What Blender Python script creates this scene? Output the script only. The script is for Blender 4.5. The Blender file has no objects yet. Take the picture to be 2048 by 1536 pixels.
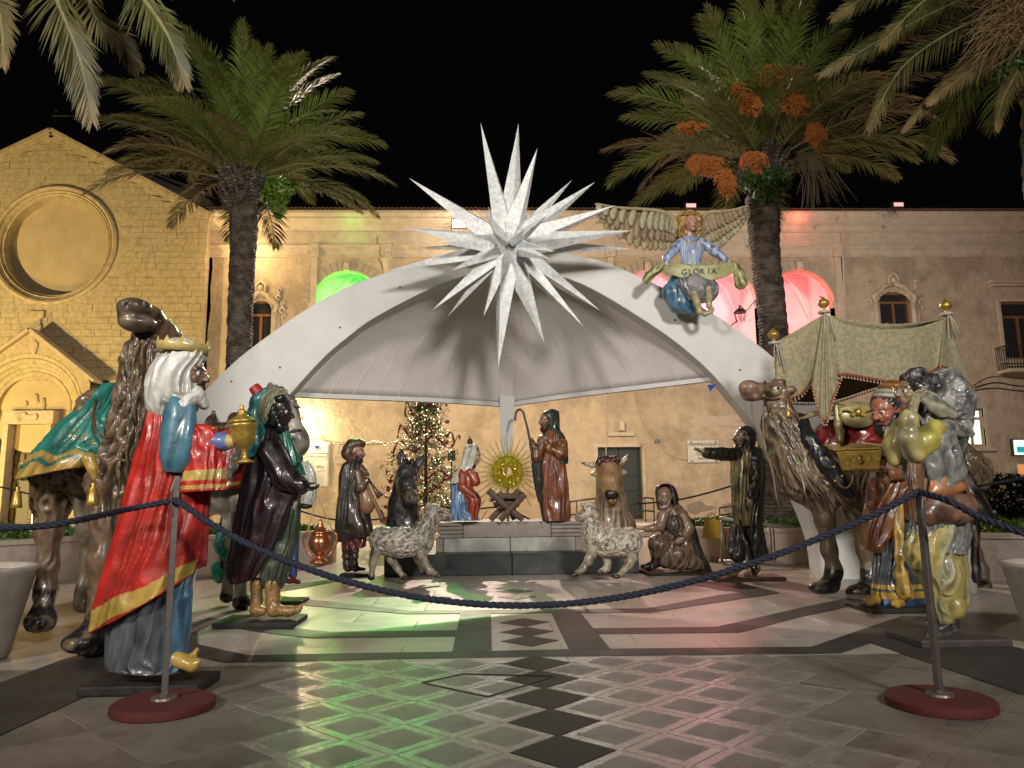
import bpy, math, random
import numpy as np
from mathutils import Vector, Matrix
random.seed(7); rng = np.random.default_rng(7)
S = bpy.context.scene; COL = S.collection
R = math.radians; PI = math.pi
# ---------------------------------------------------------------- camera
FPX, W0, H0 = 1500.0, 2048, 1536
PITCH, YAW, ROLL, CH = 8.72, 1.95, -0.65, 1.15
cam_d = bpy.data.cameras.new('camera'); cam = bpy.data.objects.new('camera', cam_d); COL.objects.link(cam)
cam_d.sensor_width = 36; cam_d.lens = FPX / W0 * 36; cam_d.clip_start = 0.05; cam_d.clip_end = 500
CM = Matrix.Rotation(R(-YAW), 3, 'Z') @ Matrix.Rotation(R(90 + PITCH), 3, 'X') @ Matrix.Rotation(R(ROLL), 3, 'Z')
cam.matrix_world = Matrix.Translation((0, 0, CH)) @ CM.to_4x4()
S.camera = cam
CMn = np.array(CM)
def P(px, py, Y):
    """world point on the plane y=Y that the photograph shows at (px,py)"""
    d = CMn @ np.array([(px - 1024) / FPX, (768 - py) / FPX, -1.0])
    t = Y / d[1]
    return np.array([d[0] * t, Y, CH + d[2] * t])
def G(px, py, z=0.0):
    d = CMn @ np.array([(px - 1024) / FPX, (768 - py) / FPX, -1.0])
    t = (z - CH) / d[2]
    return np.array([d[0] * t, d[1] * t, z])
# ---------------------------------------------------------------- world, exposure, lamps
wd = bpy.data.worlds.new('World'); S.world = wd; wd.use_nodes = True
wn = wd.node_tree; wn.nodes.clear()
_bg = wn.nodes.new('ShaderNodeBackground'); _o = wn.nodes.new('ShaderNodeOutputWorld')
_bg.inputs[0].default_value = (0.35, 0.32, 0.42, 1); _bg.inputs[1].default_value = 0.0035
wn.links.new(_bg.outputs[0], _o.inputs[0])
S.view_settings.view_transform = 'Standard'; S.view_settings.look = 'None'; S.view_settings.exposure = 0; S.view_settings.gamma = 1
S.cycles.max_bounces = 6; S.cycles.diffuse_bounces = 3; S.cycles.glossy_bounces = 3; S.cycles.sample_clamp_indirect = 3
try: S.cycles.use_denoising = True
except Exception: pass
def lamp(name, kind, loc, energy, color, target=None, size=0.2, spot=None, blend=0.5):
    d = bpy.data.lights.new(name, kind); d.energy = energy; d.color = color
    if kind in ('POINT', 'SPOT'): d.shadow_soft_size = size
    if kind == 'AREA': d.size = size
    if spot: d.spot_size = R(spot); d.spot_blend = blend
    o = bpy.data.objects.new(name, d); COL.objects.link(o); o.location = Vector(tuple(map(float, loc)))
    if target is not None:
        o.rotation_euler = (Vector(tuple(map(float, target))) - o.location).to_track_quat('-Z', 'Y').to_euler()
    return o
FY = 30.0      # distance of the convent front
lamp('square_floodlight', 'SPOT', (4.5, -7.0, 7.5), 8200, (1.0, 0.95, 0.88), (0.3, 11, 3.9), 0.9, 71, 1.0)
lamp('square_floodlight', 'SPOT', (-8, -5, 7.0), 6200, (1.0, 0.91, 0.80), (-1, 11, 3.6), 0.9, 71, 1.0)
lamp('cornice_floodlight', 'SPOT', P(922, 446, FY - 1.6), 12500, (1.0, 0.75, 0.62), (0.5, 9.5, 0), 0.10, 110, 0.4)
lamp('cornice_glow', 'POINT', P(915, 452, FY - 0.9), 420, (1.0, 0.86, 0.7), None, 0.12)
lamp('wall_lamp_light', 'POINT', P(601, 848, FY - 0.55), 420, (1.0, 0.80, 0.42), None, 0.1)
lamp('church_floodlight', 'SPOT', (-25.0, 17.0, 1.5), 13000, (1.0, 0.75, 0.34), (-15.0, 29.6, 6.0), 0.3, 100, 0.7)
lamp('church_floodlight', 'SPOT', (-19.5, 22.5, 1.5), 1700, (1.0, 0.62, 0.05), (-18.5, 29.6, 5.5), 0.3, 110, 0.7)
lamp('facade_floodlight', 'POINT', P(492, 500, FY - 1.1), 190, (1.0, 0.66, 0.30), None, 0.1)
lamp('facade_wash', 'SPOT', (0, 18.5, 8.0), 5200, (1.0, 0.76, 0.47), (-1.0, 30, 3.0), 0.5, 140, 0.9)
lamp('facade_wash', 'SPOT', (13, 18, 9.0), 3300, (1.0, 0.84, 0.73), (13.0, 30, 6.0), 0.5, 140, 0.9)
lamp('loggia_green', 'POINT', P(690, 640, FY + 1.0), 260, (0.04, 1.0, 0.08), None, 0.15)
lamp('loggia_green', 'POINT', P(842, 640, FY + 1.0), 200, (0.04, 1.0, 0.10), None, 0.15)
lamp('loggia_white', 'POINT', P(990, 640, FY + 1.0), 120, (1.0, 1.0, 1.0), None, 0.15)
lamp('loggia_white', 'POINT', P(1150, 640, FY + 1.0), 120, (1.0, 0.95, 0.9), None, 0.15)
lamp('loggia_pink', 'POINT', P(1380, 640, FY + 1.0), 420, (1.0, 0.36, 0.48), None, 0.15)
lamp('loggia_red', 'POINT', P(1600, 640, FY + 1.0), 230, (1.0, 0.07, 0.07), None, 0.15)
lamp('roof_flood_green', 'SPOT', P(830, 425, FY - 0.9), 4600, (0.05, 1.0, 0.12), (-1.0, 4.6, 0), 0.3, 20, 0.9)
lamp('roof_flood_red', 'SPOT', P(1380, 412, FY - 0.9), 2800, (1.0, 0.16, 0.16), (1.7, 4.6, 0), 0.3, 20, 0.9)
lamp('eave_green', 'POINT', P(700, 452, FY - 0.8), 10, (0.15, 1.0, 0.1), None, 0.1)
lamp('eave_red', 'POINT', P(1600, 436, FY - 0.8), 22, (1.0, 0.12, 0.08), None, 0.1)
# ---------------------------------------------------------------- object helpers
def link(o): COL.objects.link(o); return o
def tag(o, label=None, cat=None, group=None, kind=None):
    if label: o['label'] = label
    if cat: o['category'] = cat
    if group: o['group'] = group
    if kind: o['kind'] = kind
    return o
def V3(p): return Vector((float(p[0]), float(p[1]), float(p[2])))
def thing(name, label, cat, loc, group=None):
    o = bpy.data.objects.new(name, None); link(o); o.location = V3(loc); o.empty_display_size = 0.1
    return tag(o, label, cat, group)
ORG = {}
def worg(o):
    v = Vector((0, 0, 0))
    while o is not None: v += o.location; o = o.parent
    return v
def mk(name, verts, faces, m, parent=None, smooth=True, cols=None, org=None, label=None):
    """mesh object from world coordinates"""
    verts = np.asarray(verts, dtype=np.float64)
    if parent is not None: o0 = np.array(worg(parent))
    elif org is not None: o0 = np.array(org, dtype=float)
    else:
        o0 = verts.mean(0); o0[2] = verts[:, 2].min()
    me = bpy.data.meshes.new(name)
    v = (verts - o0).astype(np.float32)
    if isinstance(faces, np.ndarray):
        n, k = faces.shape
        me.vertices.add(len(v)); me.vertices.foreach_set('co', v.ravel())
        me.loops.add(n * k); me.loops.foreach_set('vertex_index', faces.astype(np.int32).ravel())
        me.polygons.add(n); me.polygons.foreach_set('loop_start', np.arange(0, n * k, k, dtype=np.int32))
        me.polygons.foreach_set('loop_total', np.full(n, k, dtype=np.int32))
        me.update(calc_edges=True)
    else:
        me.from_pydata(v.tolist(), [], faces)
    if smooth: me.polygons.foreach_set('use_smooth', np.ones(len(me.polygons), dtype=bool))
    if cols is not None:
        a = me.color_attributes.new('Col', 'FLOAT_COLOR', 'POINT')
        c = np.ones((len(v), 4), np.float32); c[:, :3] = cols; a.data.foreach_set('color', c.ravel())
    if m is not None: me.materials.append(m)
    o = bpy.data.objects.new(name, me); link(o)
    if parent is not None: o.parent = parent
    else: o.location = V3(o0)
    if label: o['label'] = label
    return o
class MB:
    """collects simple shapes in world coordinates"""
    def __init__(s): s.v = []; s.f = []
    def add(s, v, f):
        b = len(s.v); s.v += [tuple(map(float, p)) for p in v]; s.f += [tuple(i + b for i in q) for q in f]; return s
    def box(s, c, d, rz=0.0, M=None):
        x, y, z = [k / 2 for k in d]; ca, sa = math.cos(rz), math.sin(rz)
        pts = []
        for i in (-1, 1):
            for j in (-1, 1):
                for k in (-1, 1):
                    p = np.array([i * x, j * y, k * z])
                    if M is not None: p = M @ p
                    else: p = np.array([p[0] * ca - p[1] * sa, p[0] * sa + p[1] * ca, p[2]])
                    pts.append(p + np.array(c, float))
        return s.add(pts, [(0, 1, 3, 2), (4, 6, 7, 5), (0, 4, 5, 1), (2, 3, 7, 6), (0, 2, 6, 4), (1, 5, 7, 3)])
    def bb(s, a, b):
        a = np.array(a, float); b = np.array(b, float); return s.box((a + b) / 2, np.abs(b - a))
    def tube(s, pts, r, n=8, caps=True):
        pts = [np.array(p, float) for p in pts]; m = len(pts)
        rr = r if hasattr(r, '__len__') else [r] * m
        up = np.array([0, 0, 1.0]); rings = []; pv = None
        for i, p in enumerate(pts):
            t = pts[min(i + 1, m - 1)] - pts[max(i - 1, 0)]; t /= np.linalg.norm(t) + 1e-12
            if pv is None:
                a = np.cross(t, up)
                if np.linalg.norm(a) < 1e-3: a = np.cross(t, np.array([1.0, 0, 0]))
            else: a = pv - t * np.dot(pv, t)
            a /= np.linalg.norm(a) + 1e-12; pv = a; b = np.cross(t, a)
            rings.append([p + rr[i] * (math.cos(2 * PI * k / n) * a + math.sin(2 * PI * k / n) * b) for k in range(n)])
        v = [q for g in rings for q in g]
        f = [(i * n + k, i * n + (k + 1) % n, (i + 1) * n + (k + 1) % n, (i + 1) * n + k) for i in range(m - 1) for k in range(n)]
        if caps: f += [tuple(reversed(range(n))), tuple((m - 1) * n + k for k in range(n))]
        return s.add(v, f)
    def lathe(s, c, prof, n=24, axis=None, caps=True, sq=1.0):
        """prof [(radius, height)] round a vertical (or given) axis at c"""
        c = np.array(c, float)
        az = np.array([0, 0, 1.0]) if axis is None else np.array(axis, float) / np.linalg.norm(axis)
        ax = np.cross(az, np.array([0, 1.0, 0]));
        if np.linalg.norm(ax) < 1e-3: ax = np.array([1.0, 0, 0])
        ax /= np.linalg.norm(ax); ay = np.cross(az, ax); m = len(prof)
        v = [c + az * h + r * (math.cos(2 * PI * k / n) * ax + sq * math.sin(2 * PI * k / n) * ay) for r, h in prof for k in range(n)]
        f = [(i * n + k, i * n + (k + 1) % n, (i + 1) * n + (k + 1) % n, (i + 1) * n + k) for i in range(m - 1) for k in range(n)]
        if caps: f += [tuple(reversed(range(n))), tuple((m - 1) * n + k for k in range(n))]
        return s.add(v, f)
    def prism(s, pts, off):
        """closed polygon (3D points) extruded by the vector off"""
        n = len(pts); off = np.array(off, float); pts = [np.array(p, float) for p in pts]
        v = pts + [p + off for p in pts]
        return s.add(v, [tuple(reversed(range(n))), tuple(range(n, 2 * n))] + [(k, (k + 1) % n, n + (k + 1) % n, n + k) for k in range(n)])
    def mk(s, name, m, parent=None, smooth=False, **k): return mk(name, s.v, s.f, m, parent, smooth, **k)
def bevel(o, w=0.01, seg=2):
    b = o.modifiers.new('bevel', 'BEVEL'); b.width = w; b.segments = seg; b.limit_method = 'ANGLE'; b.angle_limit = R(35); return o
def thick(o, t, off=0.0):
    b = o.modifiers.new('solid', 'SOLIDIFY'); b.thickness = t; b.offset = off; return o
# ---------------------------------------------------------------- materials
MATS = {}
def mat(name, color=(0.5, 0.5, 0.5), rough=0.5, metal=0.0, coat=0.0, nscale=6.0, namt=0.15, bump=0.0, bscale=40.0, emit=None, estr=0.0,
        attr=False, color2=None, c2scale=3.0, c2lo=0.45, c2hi=0.6, rvar=0.0, wave=None, trans=0.0, spec=0.5, coords='Object', sheen=0.0):
    if name in MATS: return MATS[name]
    m = bpy.data.materials.new(name); m.use_nodes = True; nt = m.node_tree; N = nt.nodes; L = nt.links
    b = N['Principled BSDF']; tc = N.new('ShaderNodeTexCoord'); co = tc.outputs[coords]
    if attr:
        at = N.new('ShaderNodeAttribute'); at.attribute_name = 'Col'; base = at.outputs['Color']
    else:
        rgb = N.new('ShaderNodeRGB'); rgb.outputs[0].default_value = (*color, 1); base = rgb.outputs[0]
    if color2 is not None:
        n2 = N.new('ShaderNodeTexNoise'); n2.inputs['Scale'].default_value = c2scale; n2.inputs['Detail'].default_value = 8; n2.inputs['Roughness'].default_value = 0.65
        L.new(co, n2.inputs['Vector'])
        r2 = N.new('ShaderNodeMapRange'); r2.inputs[1].default_value = c2lo; r2.inputs[2].default_value = c2hi; L.new(n2.outputs['Fac'], r2.inputs[0])
        mx = N.new('ShaderNodeMix'); mx.data_type = 'RGBA'; mx.inputs['B'].default_value = (*color2, 1)
        L.new(r2.outputs[0], mx.inputs['Factor']); L.new(base, mx.inputs['A']); base = mx.outputs['Result']
    nz = N.new('ShaderNodeTexNoise'); nz.inputs['Scale'].default_value = nscale; nz.inputs['Detail'].default_value = 6; nz.inputs['Roughness'].default_value = 0.6
    L.new(co, nz.inputs['Vector'])
    mr = N.new('ShaderNodeMapRange'); mr.inputs[1].default_value = 0.3; mr.inputs[2].default_value = 0.7
    mr.inputs[3].default_value = 1 - namt; mr.inputs[4].default_value = 1 + namt; L.new(nz.outputs['Fac'], mr.inputs[0])
    mm = N.new('ShaderNodeVectorMath'); mm.operation = 'SCALE'; L.new(base, mm.inputs[0]); L.new(mr.outputs[0], mm.inputs['Scale'])
    L.new(mm.outputs[0], b.inputs['Base Color'])
    b.inputs['Metallic'].default_value = metal; b.inputs['Roughness'].default_value = rough
    b.inputs['Coat Weight'].default_value = coat; b.inputs['Coat Roughness'].default_value = 0.12
    b.inputs['Specular IOR Level'].default_value = spec; b.inputs['Transmission Weight'].default_value = trans
    b.inputs['Sheen Weight'].default_value = sheen
    if rvar:
        m2 = N.new('ShaderNodeMapRange'); m2.inputs[1].default_value = 0.3; m2.inputs[2].default_value = 0.7
        m2.inputs[3].default_value = max(0.02, rough - rvar); m2.inputs[4].default_value = rough + rvar
        L.new(nz.outputs['Fac'], m2.inputs[0]); L.new(m2.outputs[0], b.inputs['Roughness'])
    hgt = None
    if bump:
        nb = N.new('ShaderNodeTexNoise'); nb.inputs['Scale'].default_value = bscale; nb.inputs['Detail'].default_value = 5; L.new(co, nb.inputs['Vector'])
        hgt = nb.outputs['Fac']; dist = bump
    if wave:   # (scale, distortion, direction, strength)
        w = N.new('ShaderNodeTexWave'); w.inputs['Scale'].default_value = wave[0]; w.inputs['Distortion'].default_value = wave[1]
        w.inputs['Detail'].default_value = 2; w.inputs['Detail Scale'].default_value = 1.3; w.bands_direction = wave[2]; L.new(co, w.inputs['Vector'])
        hgt = w.outputs['Fac']; dist = wave[3]
    if hgt is not None:
        bp = N.new('ShaderNodeBump'); bp.inputs['Distance'].default_value = dist; bp.inputs['Strength'].default_value = 1.0
        L.new(hgt, bp.inputs['Height']); L.new(bp.outputs[0], b.inputs['Normal'])
    if emit:
        b.inputs['Emission Color'].default_value = (*emit, 1); b.inputs['Emission Strength'].default_value = estr
    MATS[name] = m; return m
M_paint = mat('varnished_paint', rough=0.40, coat=0.30, attr=True, namt=0.22, nscale=9, bump=0.006, bscale=14, rvar=0.1)
M_hair = mat('painted_hair', rough=0.30, coat=0.35, attr=True, namt=0.3, nscale=12, wave=(9, 5, 'X', 0.012))
M_gold = mat('gold_paint', (0.45, 0.29, 0.06), 0.36, 0.55, 0.3, namt=0.25, nscale=14, bump=0.006, bscale=30)
M_copper = mat('copper', (0.42, 0.16, 0.07), 0.28, 0.8, 0.2, namt=0.15)
M_black = mat('black_paint', (0.012, 0.012, 0.014), 0.3, coat=0.3)
M_wood = mat('old_wood', (0.10, 0.065, 0.045), 0.6, namt=0.35, nscale=25, bump=0.008, bscale=60)
M_white = mat('white_paint', (0.62, 0.62, 0.60), 0.55, namt=0.05, nscale=3, color2=(0.50, 0.50, 0.48), c2scale=1.2, c2lo=0.5, c2hi=0.75)
M_steel = mat('steel', (0.16, 0.14, 0.13), 0.45, 0.6, namt=0.2, nscale=30)
M_eyew = mat('eye_white', (0.75, 0.72, 0.66), 0.2, coat=0.5, namt=0.02)
M_stone = mat('carved_stone', (0.27, 0.245, 0.20), 0.75, namt=0.25, nscale=5, bump=0.006, bscale=50)
# ---------------------------------------------------------------- smooth-union sculpting (surface nets)
def Cp(a, b, ra, rb, col=0): return ('c', np.array(a, float), np.array(b, float), float(ra), float(rb), col)
def El(c, r, col=0, rot=None): return ('e', np.array(c, float), np.array(r, float), rot, 0, col)
def prim_d(p, X):
    if p[0] == 'c':
        a, b = p[1], p[2]; ab = b - a; L = float(ab @ ab) + 1e-12
        t = np.clip(((X - a) @ ab) / L, 0, 1)
        return np.linalg.norm(X - a - t[..., None] * ab, axis=-1) - (p[3] + (p[4] - p[3]) * t)
    c, r = p[1], p[2]; Q = X - c
    if p[3] is not None: Q = Q @ p[3]
    k0 = np.linalg.norm(Q / r, axis=-1); k1 = np.linalg.norm(Q / (r * r), axis=-1) + 1e-9
    return k0 * (k0 - 1) / k1
def prim_bb(p):
    if p[0] == 'c':
        return np.minimum(p[1] - p[3], p[2] - p[4]), np.maximum(p[1] + p[3], p[2] + p[4])
    m = p[2].max() if p[3] is not None else p[2]
    return p[1] - m, p[1] + m
def sculpt(prims, res, k=0.03, neg=(), kn=None):
    """verts, quads of the smooth union of prims, neg smoothly cut away"""
    lo = np.min([prim_bb(p)[0] for p in prims], 0) - 3 * res - k * 0.3; hi = np.max([prim_bb(p)[1] for p in prims], 0) + 3 * res + k * 0.3
    n = np.ceil((hi - lo) / res).astype(int) + 1
    D = np.full(n, 1.0, np.float32)
    def sub(p, m):
        a, b = prim_bb(p); i0 = np.maximum(((a - m - lo) / res).astype(int), 0); i1 = np.minimum(((b + m - lo) / res).astype(int) + 2, n)
        g = np.stack(np.meshgrid(*[lo[i] + res * np.arange(i0[i], i1[i]) for i in range(3)], indexing='ij'), -1)
        return tuple(slice(i0[i], i1[i]) for i in range(3)), prim_d(p, g).astype(np.float32)
    for p in prims:
        sl, d = sub(p, k + 2 * res); c = D[sl]
        h = np.maximum(k - np.abs(c - d), 0) / k
        D[sl] = np.minimum(c, d) - h * h * k * 0.25
    kn = kn or k * 0.5
    for p in neg:
        sl, d = sub(p, kn + 2 * res); c = D[sl]; d = -d
        h = np.maximum(kn - np.abs(c - d), 0) / kn
        D[sl] = np.maximum(c, d) + h * h * kn * 0.25
    I = D < 0; x, y, z = n - 1
    cs = [I[i:i + x, j:j + y, l:l + z] for i in (0, 1) for j in (0, 1) for l in (0, 1)]
    any_ = cs[0].copy(); all_ = cs[0].copy()
    for c in cs[1:]: any_ |= c; all_ &= c
    act = any_ & ~all_; idx = np.argwhere(act)
    vid = np.full(act.shape, -1, np.int32); vid[tuple(idx.T)] = np.arange(len(idx))
    acc = np.zeros((len(idx), 3)); cnt = np.zeros(len(idx))
    for ax in range(3):
        o = [a for a in range(3) if a != ax]
        for i in (0, 1):
            for j in (0, 1):
                q = idx.copy(); q[:, o[0]] += i; q[:, o[1]] += j; q2 = q.copy(); q2[:, ax] += 1
                d0 = D[tuple(q.T)]; d1 = D[tuple(q2.T)]; s = (d0 < 0) != (d1 < 0)
                t = np.where(s, d0 / np.where(s, d0 - d1, 1), 0)
                pt = q.astype(float); pt[:, ax] += t; acc[s] += pt[s]; cnt[s] += 1
    V = lo + res * acc / cnt[:, None]
    F = []
    for ax in range(3):
        sl0 = [slice(None)] * 3; sl1 = [slice(None)] * 3; sl0[ax] = slice(0, n[ax] - 1); sl1[ax] = slice(1, n[ax])
        A = I[tuple(sl0)]; B = I[tuple(sl1)]; e = np.argwhere(A != B)
        o = [a for a in range(3) if a != ax]; e = e[(e[:, o[0]] > 0) & (e[:, o[1]] > 0)]
        def cell(i, j):
            q = e.copy(); q[:, o[0]] -= i; q[:, o[1]] -= j; return vid[tuple(q.T)]
        Q = np.stack([cell(0, 0), cell(1, 0), cell(1, 1), cell(0, 1)], 1)
        fl = A[tuple(e.T)]
        if ax == 1: fl = ~fl
        Q[~fl] = Q[~fl][:, ::-1]; F.append(Q)
    return V, np.concatenate(F)
def vnormals(V, F):
    nn = np.cross(V[F[:, 2]] - V[F[:, 0]], V[F[:, 3]] - V[F[:, 1]]); N = np.zeros_like(V)
    for i in range(4): np.add.at(N, F[:, i], nn)
    return N / (np.linalg.norm(N, axis=1, keepdims=True) + 1e-12)
def paint(prims, V, pal):
    best = np.full(len(V), 1e9); ci = np.zeros(len(V), int)
    for p in prims:
        d = prim_d(p, V); m = d < best; best[m] = d[m]; ci[m] = p[5]
    return np.array(pal, float)[ci]
def _hash(i, s): return np.modf(np.sin(i @ np.array([127.1, 311.7, 74.7]) + s * 17.3) * 43758.5453)[0]
def vnoise(X, sc=1.0, s=0.0):
    """value noise in -1..1"""
    X = X * sc; i = np.floor(X); f = X - i; f = f * f * (3 - 2 * f); out = 0
    for a in (0, 1):
        for b in (0, 1):
            for c in (0, 1):
                w = (f[:, 0] if a else 1 - f[:, 0]) * (f[:, 1] if b else 1 - f[:, 1]) * (f[:, 2] if c else 1 - f[:, 2])
                out = out + w * _hash(i + np.array([a, b, c]), s)
    return out
def strands(V, axis, n=60, amp=0.01, warp=0.06, s=0.0):
    """combed-hair relief: ridges running along axis, wandering"""
    ax = np.array(axis, float); ax /= np.linalg.norm(ax)
    a = np.cross(ax, [0.3, 1, 0.2]); a /= np.linalg.norm(a); b = np.cross(ax, a)
    w1 = vnoise(V, 7, s) * warp + vnoise(V, 3, s + 3) * warp * 1.5; w2 = vnoise(V, 7, s + 5) * warp + vnoise(V, 3, s + 9) * warp * 1.5
    u = V @ a + w1; v = V @ b + w2
    r = np.sin(u * n) * 0.5 + np.sin(v * n + 1.3) * 0.5
    return amp * (1 - np.abs(r) * 2)
def curls(V, n=40, amp=0.012, s=0.0):
    q = V + 0.035 * np.stack([vnoise(V, 14, s), vnoise(V, 14, s + 1), vnoise(V, 14, s + 2)], 1)
    return amp * (np.abs(vnoise(q, n * 0.5, s + 4)) * -2 + 1) + amp * 0.4 * np.sin(vnoise(q, 9, s + 6) * 22)
def cavity_dark(C, d, amt=.62):
    """cavity darkening put into the colour so that grooves and folds read deeper"""
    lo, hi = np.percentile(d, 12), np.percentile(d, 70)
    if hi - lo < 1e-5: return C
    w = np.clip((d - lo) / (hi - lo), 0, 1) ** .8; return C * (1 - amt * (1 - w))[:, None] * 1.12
def sobj(name, prims, res, m, parent, pal, k=0.03, neg=(), disp=None, recol=None, kn=None, **kw):
    V, F = sculpt(prims, res, k, neg, kn)
    C = paint(list(prims), V, pal)
    if recol is not None: C = recol(V, C)
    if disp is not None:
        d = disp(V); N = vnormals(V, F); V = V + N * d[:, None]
        C = cavity_dark(C, d)
    return mk(name, V, F, m, parent, True, cols=C, **kw)
# ---------------------------------------------------------------- silhouettes lofted into round bodies and drapery
class Fr:
    """frame of a figure: photograph pixels at depth Y, k = metres per pixel"""
    def __init__(s, Y): s.Y = Y; s.k = Y / FPX
    def __call__(s, px, py, dd=0.0): return P(px, py, s.Y + dd * s.k)
def smooth_rows(rows, n):
    rows = np.array(rows, float); m = len(rows)
    t = np.linspace(0, m - 1, n); i = np.clip(t.astype(int), 0, m - 2); f = (t - i)[:, None]
    p0 = rows[np.maximum(i - 1, 0)]; p1 = rows[i]; p2 = rows[i + 1]; p3 = rows[np.minimum(i + 2, m - 1)]
    return 0.5 * ((2 * p1) + (-p0 + p2) * f + (2 * p0 - 5 * p1 + 4 * p2 - p3) * f ** 2 + (-p0 + 3 * p1 - 3 * p2 + p3) * f ** 3)
def sil(name, F, rows, m, parent, nu=72, nv=None, folds=(), seed=0.0, col=(0.5, 0.5, 0.5), colf=None, noise=0.0, nsc=8.0, arc=None, caps=True, power=1.0, solid=None, **kw):
    """rows: (xl, yl, xr, yr, depth_half, dd) in photograph pixels; folds: (count, amplitude px, drift, sharp)
       arc=(a0,a1) degrees opens the ring (0 = right, 90 = away from camera, 270 = towards camera)"""
    nv = nv or max(24, len(rows) * 8)
    rr = smooth_rows(rows, nv); th = np.linspace(0, 2 * PI, nu, endpoint=False) if arc is None else np.linspace(R(arc[0]), R(arc[1]), nu)
    V = np.zeros((nv, nu, 3)); A = np.zeros((nv, nu)); 
    for i, (xl, yl, xr, yr, dh, dd) in enumerate(rr):
        a = F(xl, yl, dd); b = F(xr, yr, dd); c = (a + b) / 2; u = (b - a) / 2; vd = np.array([c[0], c[1], 0.0]); vd /= np.linalg.norm(vd); d = vd * dh * F.k
        s_ = i / (nv - 1); fo = np.zeros(nu)
        for (cnt, amp, drift, sharp) in folds:
            ph = seed * 2.1 + drift * s_ * 2 * PI + 0.8 * math.sin(3.1 * s_ + seed + cnt)
            tw = th + .16 * np.sin(5 * s_ + 2 * th + seed) + .07 * np.sin(11 * s_ + 5 * th + cnt) + .05 * np.sin(23 * s_ + 3 * th + seed)
            w = np.sin(cnt * tw + ph + 0.9 * np.sin(2 * th + cnt + seed)) * (.72 + .38 * np.sin(6.5 * s_ + 3 * th + cnt))
            if sharp: w = 1 - 2 * np.abs(w) ** 0.75
            fo += w * amp * F.k
        ct, st = np.cos(th), np.sin(th)
        if power != 1.0: ct = np.sign(ct) * np.abs(ct) ** power; st = np.sign(st) * np.abs(st) ** power
        un = u / (np.linalg.norm(u) + 1e-9); dn = np.array([0, 1.0, 0])
        env = 1.0 if caps is False or arc is not None else min(1, 6 * s_ + 0.15, 6 * (1 - s_) + 0.35)
        A[i] = fo
        V[i] = c + ct[:, None] * u + st[:, None] * d + (fo * env)[:, None] * (ct[:, None] * un + st[:, None] * dn)
    V = V.reshape(-1, 3)
    if noise:
        n_ = vnoise(V, nsc, seed) * noise * F.k + vnoise(V, nsc * 2.7, seed + 4) * noise * 0.4 * F.k
        cc = V.reshape(nv, nu, 3).mean(1, keepdims=True); dr = V.reshape(nv, nu, 3) - cc; dr = (dr / (np.linalg.norm(dr, axis=2, keepdims=True) + 1e-9)).reshape(-1, 3)
        V = V + dr * n_[:, None]
    ii, jj = np.meshgrid(np.arange(nv - 1), np.arange(nu if arc is None else nu - 1), indexing='ij'); j2 = (jj + 1) % nu
    Q = np.stack([ii * nu + jj, ii * nu + j2, (ii + 1) * nu + j2, (ii + 1) * nu + jj], -1).reshape(-1, 4)
    uv = np.stack(np.meshgrid(np.linspace(0, 1, nv), th, indexing='ij'), -1).reshape(-1, 2)
    C = np.tile(np.array(col, float), (len(V), 1))
    if colf is not None: C = colf(uv[:, 0], uv[:, 1], V, C)
    if folds: C = cavity_dark(C, A.reshape(-1), .42)  # fold troughs darkened in the colour to deepen them
    if caps and arc is None:
        base = len(V)
        Vg = V.reshape(nv, nu, 3)
        V = np.vstack([V, Vg[0].mean(0), Vg[-1].mean(0)]); C = np.vstack([C, C[0], C[-1]])
        j = np.arange(nu); a = np.stack([np.full(nu, base), (j + 1) % nu, j, np.full(nu, base)], 1); b = np.stack([np.full(nu, base + 1), (nv - 1) * nu + j, (nv - 1) * nu + (j + 1) % nu, np.full(nu, base + 1)], 1)
        fl = [tuple(q) for q in Q.tolist()] + [tuple(q[:3]) for q in a.tolist()] + [tuple(q[:3]) for q in b.tolist()]
    else: fl = Q
    o = mk(name, V, fl, m, parent, True, cols=C, **kw)
    if solid: thick(o, solid, 0)
    return o
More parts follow.
